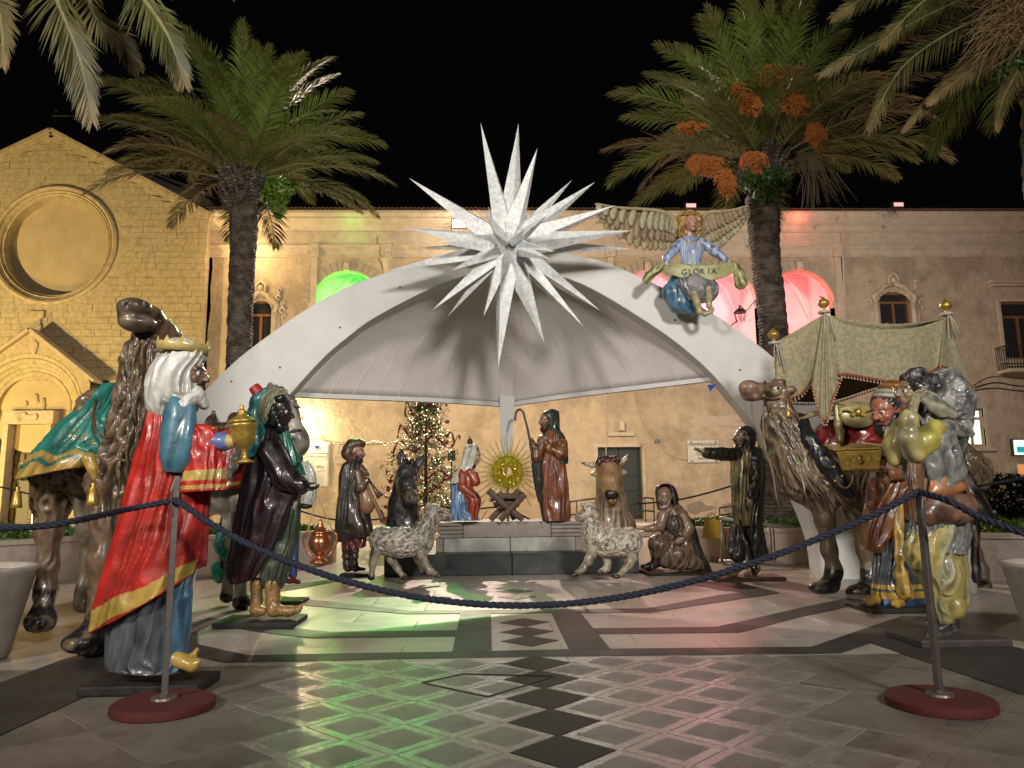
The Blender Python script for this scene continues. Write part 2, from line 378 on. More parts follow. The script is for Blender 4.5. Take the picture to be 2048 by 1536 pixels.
# ---------------------------------------------------------------- heads and hands
def rotm(yaw=0, pitch=0, roll=0):
    """yaw 0 faces the camera, +90 faces right in the picture; pitch + looks up"""
    return np.array(Matrix.Rotation(R(yaw), 3, 'Z') @ Matrix.Rotation(R(-pitch), 3, 'X') @ Matrix.Rotation(R(roll), 3, 'Y'))
def head(parent, c, h, yaw=0, pitch=0, skin=(0.35, 0.18, 0.11), hair=None, beard=None, roll=0, young=False, hairlong=0.0, neck=0.35, curly=False, brow=(0.04, 0.025, 0.02), eyes=True):
    """c = centre of the head, h = its height in metres; built in units of h, face towards -Y"""
    M = rotm(yaw, pitch, roll); c = np.array(c, float)
    T = lambda V: c + (np.asarray(V) * h) @ M.T
    lip = (skin[0] * 0.85, skin[1] * 0.5, skin[2] * 0.5)
    pal = [skin, lip, brow, tuple(0.8 * s for s in skin)]
    pr = [El((0, 0.04, 0.14), (0.335, 0.41, 0.36)), El((0, -0.06, -0.12), (0.265, 0.32, 0.33)), El((0, -0.24, -0.40), (0.11, 0.11, 0.085)),
          Cp((0, -0.37, 0.10), (0, -0.49, -0.075), 0.036, 0.052), El((-0.045, -0.44, -0.095), (0.04, 0.05, 0.035)), El((0.045, -0.44, -0.095), (0.04, 0.05, 0.035)),
          Cp((-0.07, -0.365, -0.205), (0.07, -0.365, -0.205), 0.022, 0.022, 1), Cp((-0.05, -0.36, -0.25), (0.05, -0.36, -0.25), 0.028, 0.028, 1),
          Cp((-0.19, -0.31, 0.10), (-0.06, -0.37, 0.115), 0.03, 0.032), Cp((0.19, -0.31, 0.10), (0.06, -0.37, 0.115), 0.03, 0.032),
          El((-0.17, -0.26, -0.08), (0.10, 0.10, 0.09)), El((0.17, -0.26, -0.08), (0.10, 0.10, 0.09)),
          El((-0.335, 0.06, -0.0), (0.035, 0.075, 0.11), 3), El((0.335, 0.06, -0.0), (0.035, 0.075, 0.11), 3),
          Cp((0, 0.08, -0.25), (0, 0.16, -0.5 - neck), 0.19, 0.20)]
    ng = [El((-0.125, -0.40, 0.025), (0.075, 0.06, 0.045)), El((0.125, -0.40, 0.025), (0.075, 0.06, 0.045))]
    V, F = sculpt(pr, 0.026, 0.06, ng, 0.05); C = paint(pr, V, pal)
    for s_ in (-1, 1):   # eyebrows are painted on
        e = np.abs(V[:, 2] - (0.135 - 0.25 * np.abs(np.abs(V[:, 0]) - 0.12))) < 0.018
        C[e & (V[:, 1] < -0.2) & (np.abs(np.abs(V[:, 0]) - 0.13) < 0.085)] = brow
    o = mk('head', T(V), F, M_paint, parent, True, cols=C)
    if eyes:
        for s_ in (-1, 1):
            b = MB(); cc = np.array([s_ * 0.125, -0.325, 0.025]); b.lathe((0, 0, 0), [(0.058 * math.sin(a), -0.058 * math.cos(a)) for a in np.linspace(0.05, PI - 0.05, 8)], 12)
            v = np.array(b.v) + cc; cl = np.tile([0.7, 0.66, 0.6], (len(v), 1)); pup = np.linalg.norm(v - (cc + [0, -0.055, -0.004]), axis=1) < 0.036; cl[pup] = (0.01, 0.008, 0.006)
            mk('eye', T(v), b.f, M_paint, o, True, cols=cl)
    if hair is not None:
        hp = [El((0, 0.11, 0.20), (0.385, 0.41, 0.36)), El((0, 0.22, -0.05), (0.36, 0.30, 0.36))]
        if hairlong: hp += [Cp((-0.27, 0.14, -0.1), (-0.27, 0.12, -0.35 - hairlong), 0.13, 0.11), Cp((0.27, 0.14, -0.1), (0.27, 0.12, -0.35 - hairlong), 0.13, 0.11), Cp((0, 0.3, -0.1), (0, 0.3, -0.35 - hairlong), 0.2, 0.2)]
        V, F = sculpt(hp, 0.035, 0.1); N = vnormals(V, F)
        d = curls(V, 14, 0.035) if curly else strands(V, (0, 0.2, 1), 38, 0.022, 0.12); V = V + N * d[:, None]
        mk('hair', T(V), F, M_paint, o, True, cols=cavity_dark(np.tile(hair, (len(V), 1)) * 1.6, d))
    if beard is not None:
        bp = [El((0, -0.26, -0.43), (0.20, 0.15, 0.17)), Cp((-0.24, -0.08, -0.12), (-0.15, -0.22, -0.40), 0.085, 0.11), Cp((0.24, -0.08, -0.12), (0.15, -0.22, -0.40), 0.085, 0.11),
              Cp((0, -0.28, -0.45), (0, -0.27, -0.62), 0.14, 0.05), Cp((-0.12, -0.36, -0.20), (0.0, -0.395, -0.155), 0.03, 0.03), Cp((0.12, -0.36, -0.20), (0.0, -0.395, -0.155), 0.03, 0.03)]
        V, F = sculpt(bp, 0.03, 0.05, [Cp((-0.06, -0.42, -0.225), (0.06, -0.42, -0.225), 0.035, 0.035)], 0.03); N = vnormals(V, F); V = V + N * (curls(V, 16, 0.02))[:, None]
        mk('beard', T(V), F, M_paint, o, True, cols=np.tile(beard, (len(V), 1)))
    return o
def hand(parent, wrist, tip, L=None, palm=(0, 0, -1), curl=0.3, side=1, skin=(0.35, 0.18, 0.11), spread=1.0, name='hand', thumb=1.0):
    """wrist and tip in world metres; palm = the way the palm faces; curl 0 flat .. 1 fist"""
    w = np.array(wrist, float); d = np.array(tip, float) - w; L = L or np.linalg.norm(d); d /= np.linalg.norm(d)
    p = np.array(palm, float); p -= d * (p @ d); p /= np.linalg.norm(p); s_ = np.cross(d, p) * side
    pr = [El((0.26, 0, 0), (0.25, 0.19, 0.09)), El((0.42, 0.0, 0.0), (0.13, 0.20, 0.075)), Cp((-0.12, 0, 0), (0.12, 0, 0), 0.12, 0.13)]
    for i, (y, l) in enumerate([(-0.155, 0.34), (-0.05, 0.42), (0.055, 0.40), (0.15, 0.30)]):
        a = np.array([0.46, y, 0.0]); ang = 0.12 + curl * 0.9; yaw_ = y * 0.9 * spread
        for j, (fr, r) in enumerate([(0.45, 0.050), (0.32, 0.045), (0.26, 0.038)]):
            b = a + l * fr * np.array([math.cos(ang) * math.cos(yaw_), math.sin(yaw_), math.sin(ang)]); pr.append(Cp(a, b, r, r * 0.9)); a = b; ang += curl * 1.25
    a = np.array([0.12, -0.14, 0.02]); b = a + np.array([0.17, -0.15 * thumb, 0.07]); c_ = b + np.array([0.15, -0.05 * thumb, 0.05 + 0.05 * curl]); pr += [Cp(a, b, 0.08, 0.06), Cp(b, c_, 0.055, 0.042)]
    V, F = sculpt(pr, 0.026, 0.035); Bs = np.stack([d, s_, p], 0)
    if np.linalg.det(Bs) < 0: F = F[:, ::-1]
    return mk(name, w + (V * L) @ Bs, F, M_paint, parent, True, cols=np.tile(skin, (len(V), 1)))
# ---------------------------------------------------------------- the square: ground sheet, paving stones
M_joint = mat('dark_joint', (0.05, 0.045, 0.04), 0.8, namt=0.2)
M_marble = mat('pale_marble_slab', (0.40, 0.36, 0.31), 0.36, nscale=2.2, namt=0.12, rvar=0.07, color2=(0.30, 0.27, 0.24), c2scale=3.5, c2lo=0.48, c2hi=0.72, bump=0.0008, bscale=22)
M_slab = mat('brown_grey_slab', (0.20, 0.18, 0.15), 0.46, nscale=3, namt=0.2, rvar=0.12, color2=(0.12, 0.105, 0.09), c2scale=1.8, bump=0.0015, bscale=18)
M_greyt = mat('grey_stone_tile', (0.20, 0.19, 0.16), 0.44, nscale=18, namt=0.22, rvar=0.1, bump=0.003, bscale=110, color2=(0.155, 0.145, 0.125), c2scale=5)
M_frame = mat('marble_frame', (0.25, 0.235, 0.20), 0.25, nscale=9, namt=0.22, rvar=0.1, bump=0.004, bscale=24)
M_dark = mat('dark_slate', (0.045, 0.042, 0.04), 0.52, nscale=4, namt=0.3, rvar=0.08, bump=0.001, bscale=30, spec=0.3)
M_dark2 = mat('black_slate', (0.028, 0.026, 0.024), 0.55, nscale=9, namt=0.3, rvar=0.06, bump=0.001, bscale=60, spec=0.25)
g = MB(); g.add([(-90, -30, -0.02), (90, -30, -0.02), (90, 120, -0.02), (-90, 120, -0.02)], [(0, 1, 2, 3)])
tag(g.mk('ground', M_joint), 'dark bedding of the paved square', kind='structure')
pav = thing('paving', 'polished marble paving with slate bands and diamonds', None, (0.34, 5, 0)); pav['kind'] = 'structure'
AX = 0.34
def slabpoly(name, pts, z0, z1, m, w=0.004):
    b = MB(); b.prism([(x, y, z0) for x, y in pts], (0, 0, z1 - z0)); o = b.mk(name, m, pav); return o
NP = [0]
def proto(name, me, loc, rz=0, parent=None, kind=None):
    o = bpy.data.objects.new(name, me); link(o); o.parent = parent or pav; o.location = Vector(loc) - worg(o.parent); o.rotation_euler.z = rz; NP[0] += 1; return o
def sqmesh(name, a, h, m, inset=0.0, bev=0.004):
    a = a / 2 - inset; t = a - bev
    v = [(-a, -a, -h), (a, -a, -h), (a, a, -h), (-a, a, -h), (-a, -a, -bev), (a, -a, -bev), (a, a, -bev), (-a, a, -bev), (-t, -t, 0), (t, -t, 0), (t, t, 0), (-t, t, 0)]
    f = [(i, (i + 1) % 4, 4 + (i + 1) % 4, 4 + i) for i in range(4)] + [(4 + i, 4 + (i + 1) % 4, 8 + (i + 1) % 4, 8 + i) for i in range(4)] + [(8, 9, 10, 11)]
    me = bpy.data.meshes.new(name); me.from_pydata(v, [], f); me.materials.append(m); return me
# diamond field: cells with a grey stone in a marble frame, black diamonds on the axis
dx, dy = 0.26, 0.235; side = math.hypot(dx, dy)
me_f = [sqmesh('frame_stone', side * 0.985, 0.02, M_frame, 0.0, 0.003)]; me_g = sqmesh('grey_tile', side * 0.985, 0.012, M_greyt, 0.052, 0.004); me_k = sqmesh('black_tile', side * 0.985, 0.02, M_dark2, 0, 0.003)
for i in range(-6, 8):
    for j in range(-3, 14):
        if (i + j) % 2: continue
        y = 5.07 - 0.235 * (j - 0) ; x = AX + i * dx
        if y < 1.9 or y > 5.62: continue
        if abs(i) > (5 if y < 4.2 else 6): continue
        if i == 0: proto('black_tile', me_k, (x, y, 0.001 + 0.001 * rng.random()), R(45)); continue
        zz = 0.0008 * rng.random(); proto('marble_frame', me_f[0], (x, y, zz), R(45)); proto('grey_tile', me_g, (x, y, zz + 0.0012), R(45))
# big slabs left and right of the field, laid on the diagonal
for sgn in (-1, 1):
    me_b = sqmesh('diagonal_slab', 0.76, 0.02, M_slab, 0.002, 0.003)
    x0 = AX + sgn * (1.30 + 0.54)
    for i in range(0, 7):
        for j in range(-1, 14):
            if (i + j) % 2: continue
            y = 0.9 + j * 0.54; x = x0 + sgn * i * 0.54
            if y > 6.2 or (y < 1.6) or abs(x) > 0.75 * y + 1.2: continue
            proto('diagonal_slab', me_b, (x, y, -0.004 + 0.0015 * rng.random()), R(45))
# marble slabs farther in
k_ = 0
me_m = [None] * 3
for q, (w, h) in enumerate([(1.25, 0.62)]):
    v = sqmesh('marble_slab', 1.0, 0.02, M_marble, 0, 0.0006)
    for vv in v.vertices: vv.co.x *= w - 0.005; vv.co.y *= h - 0.005
    j = 0; y = 5.65
    while y < 13.2:
        x = -8.8 + (w / 2 if j % 2 else 0)
        while x < 9:
            if abs(x - AX) < 0.72 * (y + 1.5) + 0.5: proto('marble_slab', v, (x, y + h / 2, -0.003 + 0.0003 * rng.random()))
            x += w
        y += h; j += 1
b = MB(); b.bb((-40, 13.2, -0.02), (40, 22, -0.004)); b.bb((-40, -20, -0.02), (40, 1.55, -0.012)); b.mk('outer_paving', M_marble, pav)
b = MB(); b.bb((-30, 1.55, -0.02), (-0.9, 5.7, -0.007)); b.bb((1.2, 1.55, -0.02), (30, 5.7, -0.007)); b.bb((-30, 5.7, -0.02), (-8.0, 13.2, -0.007)); b.bb((8.6, 5.7, -0.02), (30, 13.2, -0.007)); b.mk('plain_paving', M_slab, pav)
# slate bands traced on the ground plane
def band(pts, z=0.003, m=None, name='slate_band'):
    q = [G(px, py)[:2] for px, py in pts]; slabpoly(name, q, -0.015, z + 0.0004 * rng.random(), m or M_dark)
band([(395, 1289), (495, 1311), (760, 1306), (904, 1304), (1140, 1299), (1222, 1298), (1624, 1294), (1679, 1307), (1074, 1313), (850, 1317), (450, 1325), (380, 1312)])
band([(1624, 1294), (1804, 1232), (1870, 1236), (1741, 1286), (1679, 1307)], 0.0038)
band([(1804, 1232), (1905, 1262), (2130, 1320), (2130, 1418), (1741, 1286)], 0.0034)
band([(-90, 1400), (125, 1320), (300, 1270), (395, 1289), (380, 1312), (210, 1375), (-90, 1512)], 0.0038)
band([(395, 1289), (300, 1272), (420, 1236), (445, 1240), (395, 1262)], 0.006)
band([(445, 1236), (500, 1247), (660, 1264), (913, 1261), (911, 1273), (618, 1276), (500, 1262), (440, 1248)])
band([(1187, 1257), (1434, 1254), (1600, 1216), (1694, 1196), (1740, 1203), (1600, 1234), (1480, 1265), (1198, 1268)])
band([(515, 1186), (578, 1194), (822, 1222), (1295, 1217), (1440, 1190), (1515, 1181), (1560, 1186), (1300, 1225), (811, 1228), (565, 1207), (480, 1196)])
band([(1480, 1165), (1400, 1163), (1380, 1168), (1450, 1181), (1515, 1187), (1560, 1186)], 0.0036)
band([(515, 1190), (480, 1196), (560, 1172), (660, 1158), (690, 1160), (600, 1177)], 0.0036)
band([(904, 1305), (921.6, 1225), (981.8, 1225), (983.4, 1304)], 0.0042); band([(1139, 1300), (1102.6, 1224), (1159.5, 1224), (1222, 1300)], 0.0042)
me_k2 = sqmesh('black_tile_small', math.hypot(0.24, 0.235), 0.02, M_dark, 0, 0.003)
for y in [G(1040, q)[1] for q in (1282, 1263.4, 1244.6, 1206, 1193.5, 1182.5)]: proto('black_tile', me_k2, (AX, y, 0.0022), R(45))
b = MB()
for (p, q) in [((844, 1366), (927, 1348)), ((927, 1348), (1110, 1353)), ((1110, 1353), (975, 1394)), ((975, 1394), (844, 1366))]:
    b.tube([G(*p, 0.002), G(*q, 0.002)], 0.006, 5)
b.mk('manhole_rim', M_black, pav)
b = MB()   # scraps and leaves trodden on the stone
for _ in range(120):
    y = 2.2 + 8 * rng.random(); x = rng.uniform(-0.6, 0.6) * y + .2; s_ = rng.uniform(0.004, 0.014); a = rng.uniform(0, 6)
    b.add([(x + s_ * math.cos(a + k * 1.57) * (1, .5)[k % 2], y + s_ * math.sin(a + k * 1.57), 0.011 + 0.003 * (k % 2)) for k in range(4)], [(0, 1, 2, 3)])
tag(b.mk('litter', mat('litter', (0.10, 0.08, 0.05), 0.8)), 'tiny scraps and leaf bits scattered on the paving', kind='stuff')
# raised terrace at the foot of the convent
b = MB(); b.bb((-60, 23.5, -0.02), (60, 60, 0.30)); tag(bevel(b.mk('terrace', mat('terrace_stone', (0.36, 0.32, 0.27), 0.6, nscale=1.5, namt=0.2, bump=0.003)), 0.03), kind='structure')
b = MB(); b.bb((-60, 22.9, -0.02), (60, 23.49, 0.15)); tag(bevel(b.mk('terrace_step', mat('terrace_stone')), 0.02), kind='structure')
# ---------------------------------------------------------------- convent
M_plast = mat('ochre_plaster', (0.46, 0.37, 0.27), 0.85, nscale=2.5, namt=0.14, bump=0.05, bscale=6, color2=(0.34, 0.27, 0.20), c2scale=0.5, c2lo=0.48, c2hi=0.60)
M_plast2 = mat('patched_plaster', (0.36, 0.31, 0.245), 0.85, nscale=4, namt=0.1, bump=0.01, bscale=8)
M_trim = mat('moulding_stucco', (0.50, 0.42, 0.33), 0.8, nscale=3, namt=0.15, bump=0.01, bscale=12, color2=(0.25, 0.22, 0.19), c2scale=1.1, c2lo=0.60, c2hi=0.68)
M_limew = mat('loggia_limewash', (0.75, 0.74, 0.72), 0.8, nscale=2, namt=0.08)
M_tile = mat('roof_tile', (0.20, 0.12, 0.08), 0.8, nscale=8, namt=0.3)
M_glass = mat('window_glass', (0.03, 0.03, 0.035), 0.12, spec=0.6)
M_wframe = mat('window_wood', (0.22, 0.095, 0.035), 0.5, namt=0.25, nscale=20)
M_curt = mat('net_curtain', (0.30, 0.27, 0.24), 0.9)
M_iron = mat('black_iron', (0.015, 0.014, 0.014), 0.5)
con = thing('convent', 'long two storey plastered convent with arched loggia and tiled eaves behind the white arch', 'building', (P(1024, 1000, FY)[0], FY, 0))
zc = lambda py, px=1024: P(px, py, FY)[2]
xc = lambda px, py=640: P(px, py, FY)[0]
zE = P(1024, 433, FY)[2]           # eaves
ARX = [693, 844, 995, 1146, 1297, 1448, 1601]; arc_r = 1.42
XA = [xc(a, 600) for a in ARX]; zs, zb = zc(607), zc(735)
x0, x1 = xc(408), xc(2400)
def wallstrip(xa, xb, za, zb_, th=0.45):
    b.bb((xa, FY, za), (xb, FY + th, zb_))
b = MB(); pl = XA[0] - arc_r; pr_ = XA[-1] + arc_r
DX0, DX1, DZ1, DZ0 = xc(1197, 960), xc(1285, 960), zc(896), 0.30
WX = [(xc(497), xc(543), zc(705), zc(600)), (xc(1760), xc(1824), zc(662), zc(586)), (xc(2004), xc(2075), zc(722), zc(606)), (xc(1925, 860), xc(1970, 860), zc(900), zc(824))]
# ground floor and wall left and right of the loggia, cut round openings as boxes
def wall_with_holes(xa, xb, za, zt, holes):
    xs = sorted({xa, xb} | {v for h in holes for v in h[:2]}); 
    for a, c in zip(xs[:-1], xs[1:]):
        hs = sorted([h for h in holes if h[0] < (a + c) / 2 < h[1]], key=lambda h: h[2]); z = za
        for h in hs: wallstrip(a, c, z, h[2]); z = h[3]
        wallstrip(a, c, z, zt)
wall_with_holes(x0 - .3, pl, -0.02, zE, [WX[0]])
wall_with_holes(pl, pr_, -0.02, zb, [(DX0, DX1, DZ0, DZ1)])
wall_with_holes(pr_, x1, -0.02, zE, [WX[1], WX[2], WX[3]])
# arcade: spandrel pieces built around half circles
n = 20
for i, xa in enumerate(XA):
    xl = XA[i - 1] + arc_r if i else pl; 
    if i and xa - arc_r > xl: wallstrip(xl, xa - arc_r, zb, zE)
    for j in range(n):
        a0, a1 = PI * j / n, PI * (j + 1) / n
        p0 = (xa - arc_r * math.cos(a0), zs + arc_r * math.sin(a0)); p1 = (xa - arc_r * math.cos(a1), zs + arc_r * math.sin(a1))
        b.add([(p0[0], FY, p0[1]), (p1[0], FY, p1[1]), (p1[0], FY, zE), (p0[0], FY, zE), (p0[0], FY + .45, p0[1]), (p1[0], FY + .45, p1[1])], [(0, 1, 2, 3), (0, 4, 5, 1)])
    for s_ in (-1, 1): b.add([(xa + s_ * arc_r, FY, zb), (xa + s_ * arc_r, FY + .45, zb), (xa + s_ * arc_r, FY + .45, zs), (xa + s_ * arc_r, FY, zs)], [(0, 1, 2, 3)])
b.mk('wall', M_plast, con)
b = MB(); yb = FY + 2.6
b.bb((pl - .3, yb, zb - .3), (pr_ + .3, yb + .2, zE)); b.bb((pl - .3, FY + .46, zb - .35), (pr_ + .3, yb - .002, zb - .3)); b.bb((pl - .3, FY + .46, zs + 2.2), (pr_ + .3, yb - .002, zs + 2.3))
for k in [-1, 1, 3, 6]:
    x = pl - .2 if k < 0 else (XA[k] + arc_r + (0.15 if k < 6 else 0.2)); b.bb((x - .1, FY + .46, zb - .3), (x, yb - .003, zs + 2.2))
b.mk('loggia_room', M_limew, con)
for xa in XA:    # vault ribs seen inside each arch
    b = MB(); 
    for yy in (FY + .5,): 
        b.tube([(xa - (arc_r + .05) * math.cos(t), yy, zs + (arc_r + .06) * math.sin(t)) for t in np.linspace(0, PI, 17)], 0.05, 6)
    b.tube([(xa - 1.5, yb - .1, zs - .2), (xa - .8, yb - .5, zs + 1.2), (xa, yb - .9, zs + 1.75), (xa + .8, yb - .5, zs + 1.2), (xa + 1.5, yb - .1, zs - .2)], 0.025, 6)
    b.mk('vault_rib', M_limew, con)
    b = MB()     # brick archivolt: every voussoir proud of the wall
    o_ = None
    for j in range(19):
        a0 = PI * (j + .06) / 19; a1 = PI * (j + .94) / 19; ra, rb = arc_r + .02, arc_r + .42
        v = [(xa - r * math.cos(a), y, zs + r * math.sin(a)) for y in (FY - .035, FY + .02) for r, a in ((ra, a0), (rb, a0), (rb, a1), (ra, a1))]
        bb_ = MB().add(v, [(0, 1, 2, 3), (7, 6, 5, 4), (0, 4, 5, 1), (1, 5, 6, 2), (2, 6, 7, 3), (3, 7, 4, 0)])
        bb_.mk('voussoir', M_plast2, con)
    k = MB(); k.box((xa, FY - .12, zs + arc_r + .12), (.24, .26, .36)); k.lathe((xa, FY - .25, zs + arc_r + .20), [(0, -.09), (.07, -.06), (.095, 0), (.07, .07), (0, .1)], 10); k.lathe((xa, FY - .26, zs + arc_r - .02), [(0, -.05), (.05, -.03), (.06, .03), (0, .06)], 8)
    bevel(k.mk('keystone', M_trim, con), .02)
    for s_ in (-1, 1):
        k = MB(); k.bb((xa + s_ * arc_r - .16, FY - .09, zs - .10), (xa + s_ * arc_r + .16, FY + .1, zs + .02)); k.bb((xa + s_ * arc_r - .12, FY - .05, zs - .22), (xa + s_ * arc_r + .12, FY + .1, zs - .101)); k.mk('impost', M_trim, con)
# cornice swept along the front
def sweep(name, prof, xa, xb, m, nseg=1):
    """prof: list of (forward, z)"""
    b = MB(); n_ = len(prof)
    for i in range(nseg):
        a = xa + (xb - xa) * i / nseg; c = xa + (xb - xa) * (i + 1) / nseg; b.prism([(a, FY - f, z) for f, z in prof], (c - a - .002, 0, 0))
    o = b.mk(name, m, con); return o
zq = lambda py: zc(py, 1000)
sweep('cornice', [(-.1, zE + .02), (.62, zE + .02), (.62, zE - .08), (.56, zE - .16), (.50, zE - .20), (.50, zE - .28), (.38, zE - .40), (.24, zE - .50), (.16, zE - .62), (.12, zE - .66), (.12, zE - .70), (-.1, zE - .70)], x0 - .25, x1, M_trim, 12)
sweep('frieze', [(-.1, zE - .703), (.05, zE - .703), (.05, zE - 1.24), (-.1, zE - 1.24)], x0 - .05, x1, M_trim, 6)
sweep('string_course', [(-.1, zE - 1.243), (.09, zE - 1.243), (.17, zE - 1.28), (.17, zE - 1.34), (.10, zE - 1.38), (.10, zE - 1.44), (.05, zE - 1.46), (.05, zE - 1.72), (.08, zE - 1.74), (.08, zE - 1.79), (-.1, zE - 1.79)], x0 - .1, x1, M_trim, 12)
for px in (626, 1225, 1683):
    x = xc(px); b = MB(); b.bb((x - .13, FY - .10, zb), (x + .13, FY + .1, zE - 1.8)); b.bb((x - .2, FY - .2, zE - 1.8), (x + .2, FY, zE - 1.24)); bevel(b.mk('pilaster', M_trim, con), .015)
for px in (772,):
    x = xc(px); b = MB(); b.bb((x - .13, FY - .10, zb), (x + .13, FY + .1, zE - 2.6)); b.bb((x - .3, FY - .42, zE - 1.3), (x + .3, FY, zE - 1.0)); b.bb((x - .22, FY - .34, zE - 1.75), (x + .22, FY, zE - 1.301))
    b.tube([(x, FY - .28, zE - 1.75), (x, FY - .34, zE - 1.95), (x, FY - .22, zE - 2.2), (x, FY - .14, zE - 2.45), (x, FY - .05, zE - 2.65)], [.2, .19, .15, .12, .05], 8)
    for s_ in (-1, 1): b.lathe((x + s_ * .16, FY - .3, zE - 1.95), [(0, -.09), (.08, -.05), (.09, .05), (0, .09)], 8, axis=(1, 0, 0))
    bevel(b.mk('carved_bracket', M_trim, con), .015)
# roof: pan and cover tiles, the ends showing as a scalloped edge
v = []; f = []; n_ = 7
for s_ in (0, 1):
    for r in (.078, .060):
        for j in range(n_): a = PI * j / (n_ - 1); v.append((r * math.cos(a), s_ * 1.0, r * math.sin(a) + s_ * .25))
for j in range(n_ - 1):
    f += [(j, j + 1, 2 * n_ + j + 1, 2 * n_ + j), (n_ + j + 1, n_ + j, 3 * n_ + j, 3 * n_ + j + 1), (j + 1, j, n_ + j, n_ + j + 1)]
me = bpy.data.meshes.new('roof_tile'); me.from_pydata(v, [], f); me.materials.append(M_tile)
x = x0 - .2; k_ = 0
while x < xc(2120) and k_ < 290: proto('roof_tile', me, (x, FY - .70 + .02 * rng.random(), zE + .045 + .01 * rng.random()), R(rng.uniform(-1.5, 1.5)), con); x += .178; k_ += 1
b = MB(); b.add([(x0 - .3, FY - .66, zE + .03), (x1, FY - .66, zE + .03), (x1, FY + 5, zE + 1.3), (x0 - .3, FY + 5, zE + 1.3)], [(0, 1, 2, 3)]); b.mk('roof', M_tile, con)
# windows
def window(xa, xb, za, zt, ornate=False, lit=False, arched=False, ncas=2):
    b = MB(); d = FY + .16; t = .07
    b.bb((xa, d, za), (xa + t, d + .07, zt)); b.bb((xb - t, d, za), (xb, d + .07, zt)); b.bb((xa + t, d, zt - t), (xb - t, d + .07, zt)); b.bb((xa + t, d, za), (xb - t, d + .07, za + t))
    zt2 = zt - (zt - za) * .26; b.bb((xa + t, d - .01, zt2 - .05), (xb - t, d + .06, zt2 + .05)); xm = (xa + xb) / 2; b.bb((xm - .05, d - .02, za + t), (xm + .05, d + .05, zt2 - .051))
    fr = b.mk('window_frame', M_wframe if not lit else mat('white_window_wood', (0.35, 0.33, 0.30), 0.5), con)
    mg = mat('lit_room', (0.8, 0.85, 0.75), emit=(0.85, 1.0, 0.72), estr=1.1) if lit else M_glass
    for a, c in ((xa + t, xm - .05), (xm + .05, xb - t)):
        MB().bb((a, d + .03, za + t), (c, d + .04, zt2 - .051)).mk('pane', mg, fr)
        if not lit: MB().bb((a + .04, d + .10, za + t), (c - .04, d + .11, zt2)).mk('curtain', M_curt, fr)
    MB().bb((xa + t, d + .03, zt2 + .051), (xb - t, d + .04, zt - t)).mk('pane', mg, fr)
    MB().bb((xa - .02, d + .45, za - .05), (xb + .02, d + .5, zt + .05)).mk('dark_room', M_black, con)
    if ornate:
        b = MB(); w = (xb - xa) / 2; H = zt - za
        for s_ in (-1, 1):
            x = xm + s_ * (w + .12); b.bb((x - .11, FY - .10, za - .1), (x + .11, FY + .1, zt - .45)); b.bb((x - .06 + s_ * .16, FY - .07, za - .1), (x + .06 + s_ * .16, FY + .1, zt - .6))
            b.tube([(xm + s_ * (w + .10), FY - .02, zt - .5), (xm + s_ * (w + .22), FY - .04, zt - .22), (xm + s_ * (w + .0), FY - .05, zt - .02), (xm + s_ * (w - .12), FY - .05, zt + .02), (xm + s_ * (w - .22), FY - .05, zt + .22), (xm, FY - .06, zt + .34)], [.10, .12, .11, .10, .10, .10], 8)
            for (qx, qz, qr) in ((w + .42, zt - .42, .13), (w + .48, zt - .7, .09), (w + .26, zt + .12, .11), (w + .30, zt + .42, .10), (w + .44, zt - .16, .09), (w + .27, zt + .28, .06)):
                b.tube([(xm + s_ * (qx + qr * .7 * math.cos(t_)), FY - .05, qz + qr * .9 * math.sin(t_)) for t_ in np.linspace(0, 5.5, 9)], [.05] * 8 + [.02], 6)
        b.tube([(xm - .16, FY - .07, zt + .3), (xm - .2, FY - .08, zt + .62), (xm, FY - .1, zt + .8), (xm + .2, FY - .08, zt + .62), (xm + .16, FY - .07, zt + .3)], .07, 8); b.lathe((xm, FY - .08, zt + .5), [(0, -.14), (.1, -.1), (.13, 0), (.1, .1), (0, .14)], 10)
        # lowered round head of the opening
        for s_ in (-1, 1): b.prism([(xm + s_ * w, FY - .02, zt - .42), (xm + s_ * (w + .02), FY - .02, zt + .03), (xm + s_ * w * .15, FY - .02, zt + .03), (xm + s_ * w * .55, FY - .02, zt - .06), (xm + s_ * w * .85, FY - .02, zt - .20)], (0, .12, 0))
        b.mk('baroque_surround', M_trim, con, True)
    else:
        b = MB(); s = .16
        b.bb((xa - s, FY - .04, za - .1), (xa, FY + .1, zt + s)); b.bb((xb, FY - .04, za - .1), (xb + s, FY + .1, zt + s)); b.bb((xa, FY - .04, zt), (xb, FY + .1, zt + s)); bevel(b.mk('window_surround', M_trim, con), .012)
        b = MB(); b.bb((xa - s - .15, FY - .16, za - .22), (xb + s + .15, FY + .1, za - .101)); bevel(b.mk('sill', M_trim, con), .012)
    return fr
window(*WX[0], ornate=True); window(*WX[1], ornate=True); window(*WX[2]); window(*WX[3], lit=True)
x = (WX[2][0] + WX[2][1]) / 2; zt = zc(566); b = MB(); b.bb((WX[2][0] - .5, FY - .3, zt - .1), (WX[2][1] + .5, FY + .1, zt + .02)); b.bb((WX[2][0] - .4, FY - .2, zt - .22), (WX[2][1] + .4, FY + .1, zt - .101)); bevel(b.mk('window_hood', M_trim, con), .02)
b = MB(); zl = zc(748); xa, xb = xc(1983), xc(2095); b.bb((xa, FY - .75, zl - .14), (xb, FY, zl)); bal = bevel(b.mk('balcony', M_trim, con), .02)
b = MB(); zr = zc(703); b.bb((xa, FY - .73, zr), (xb, FY - .69, zr + .04)); b.bb((xa, FY - .73, zl + .04), (xb, FY - .69, zl + .08)); b.bb((xa, FY - .69, zr), (xa + .04, FY, zr + .04))
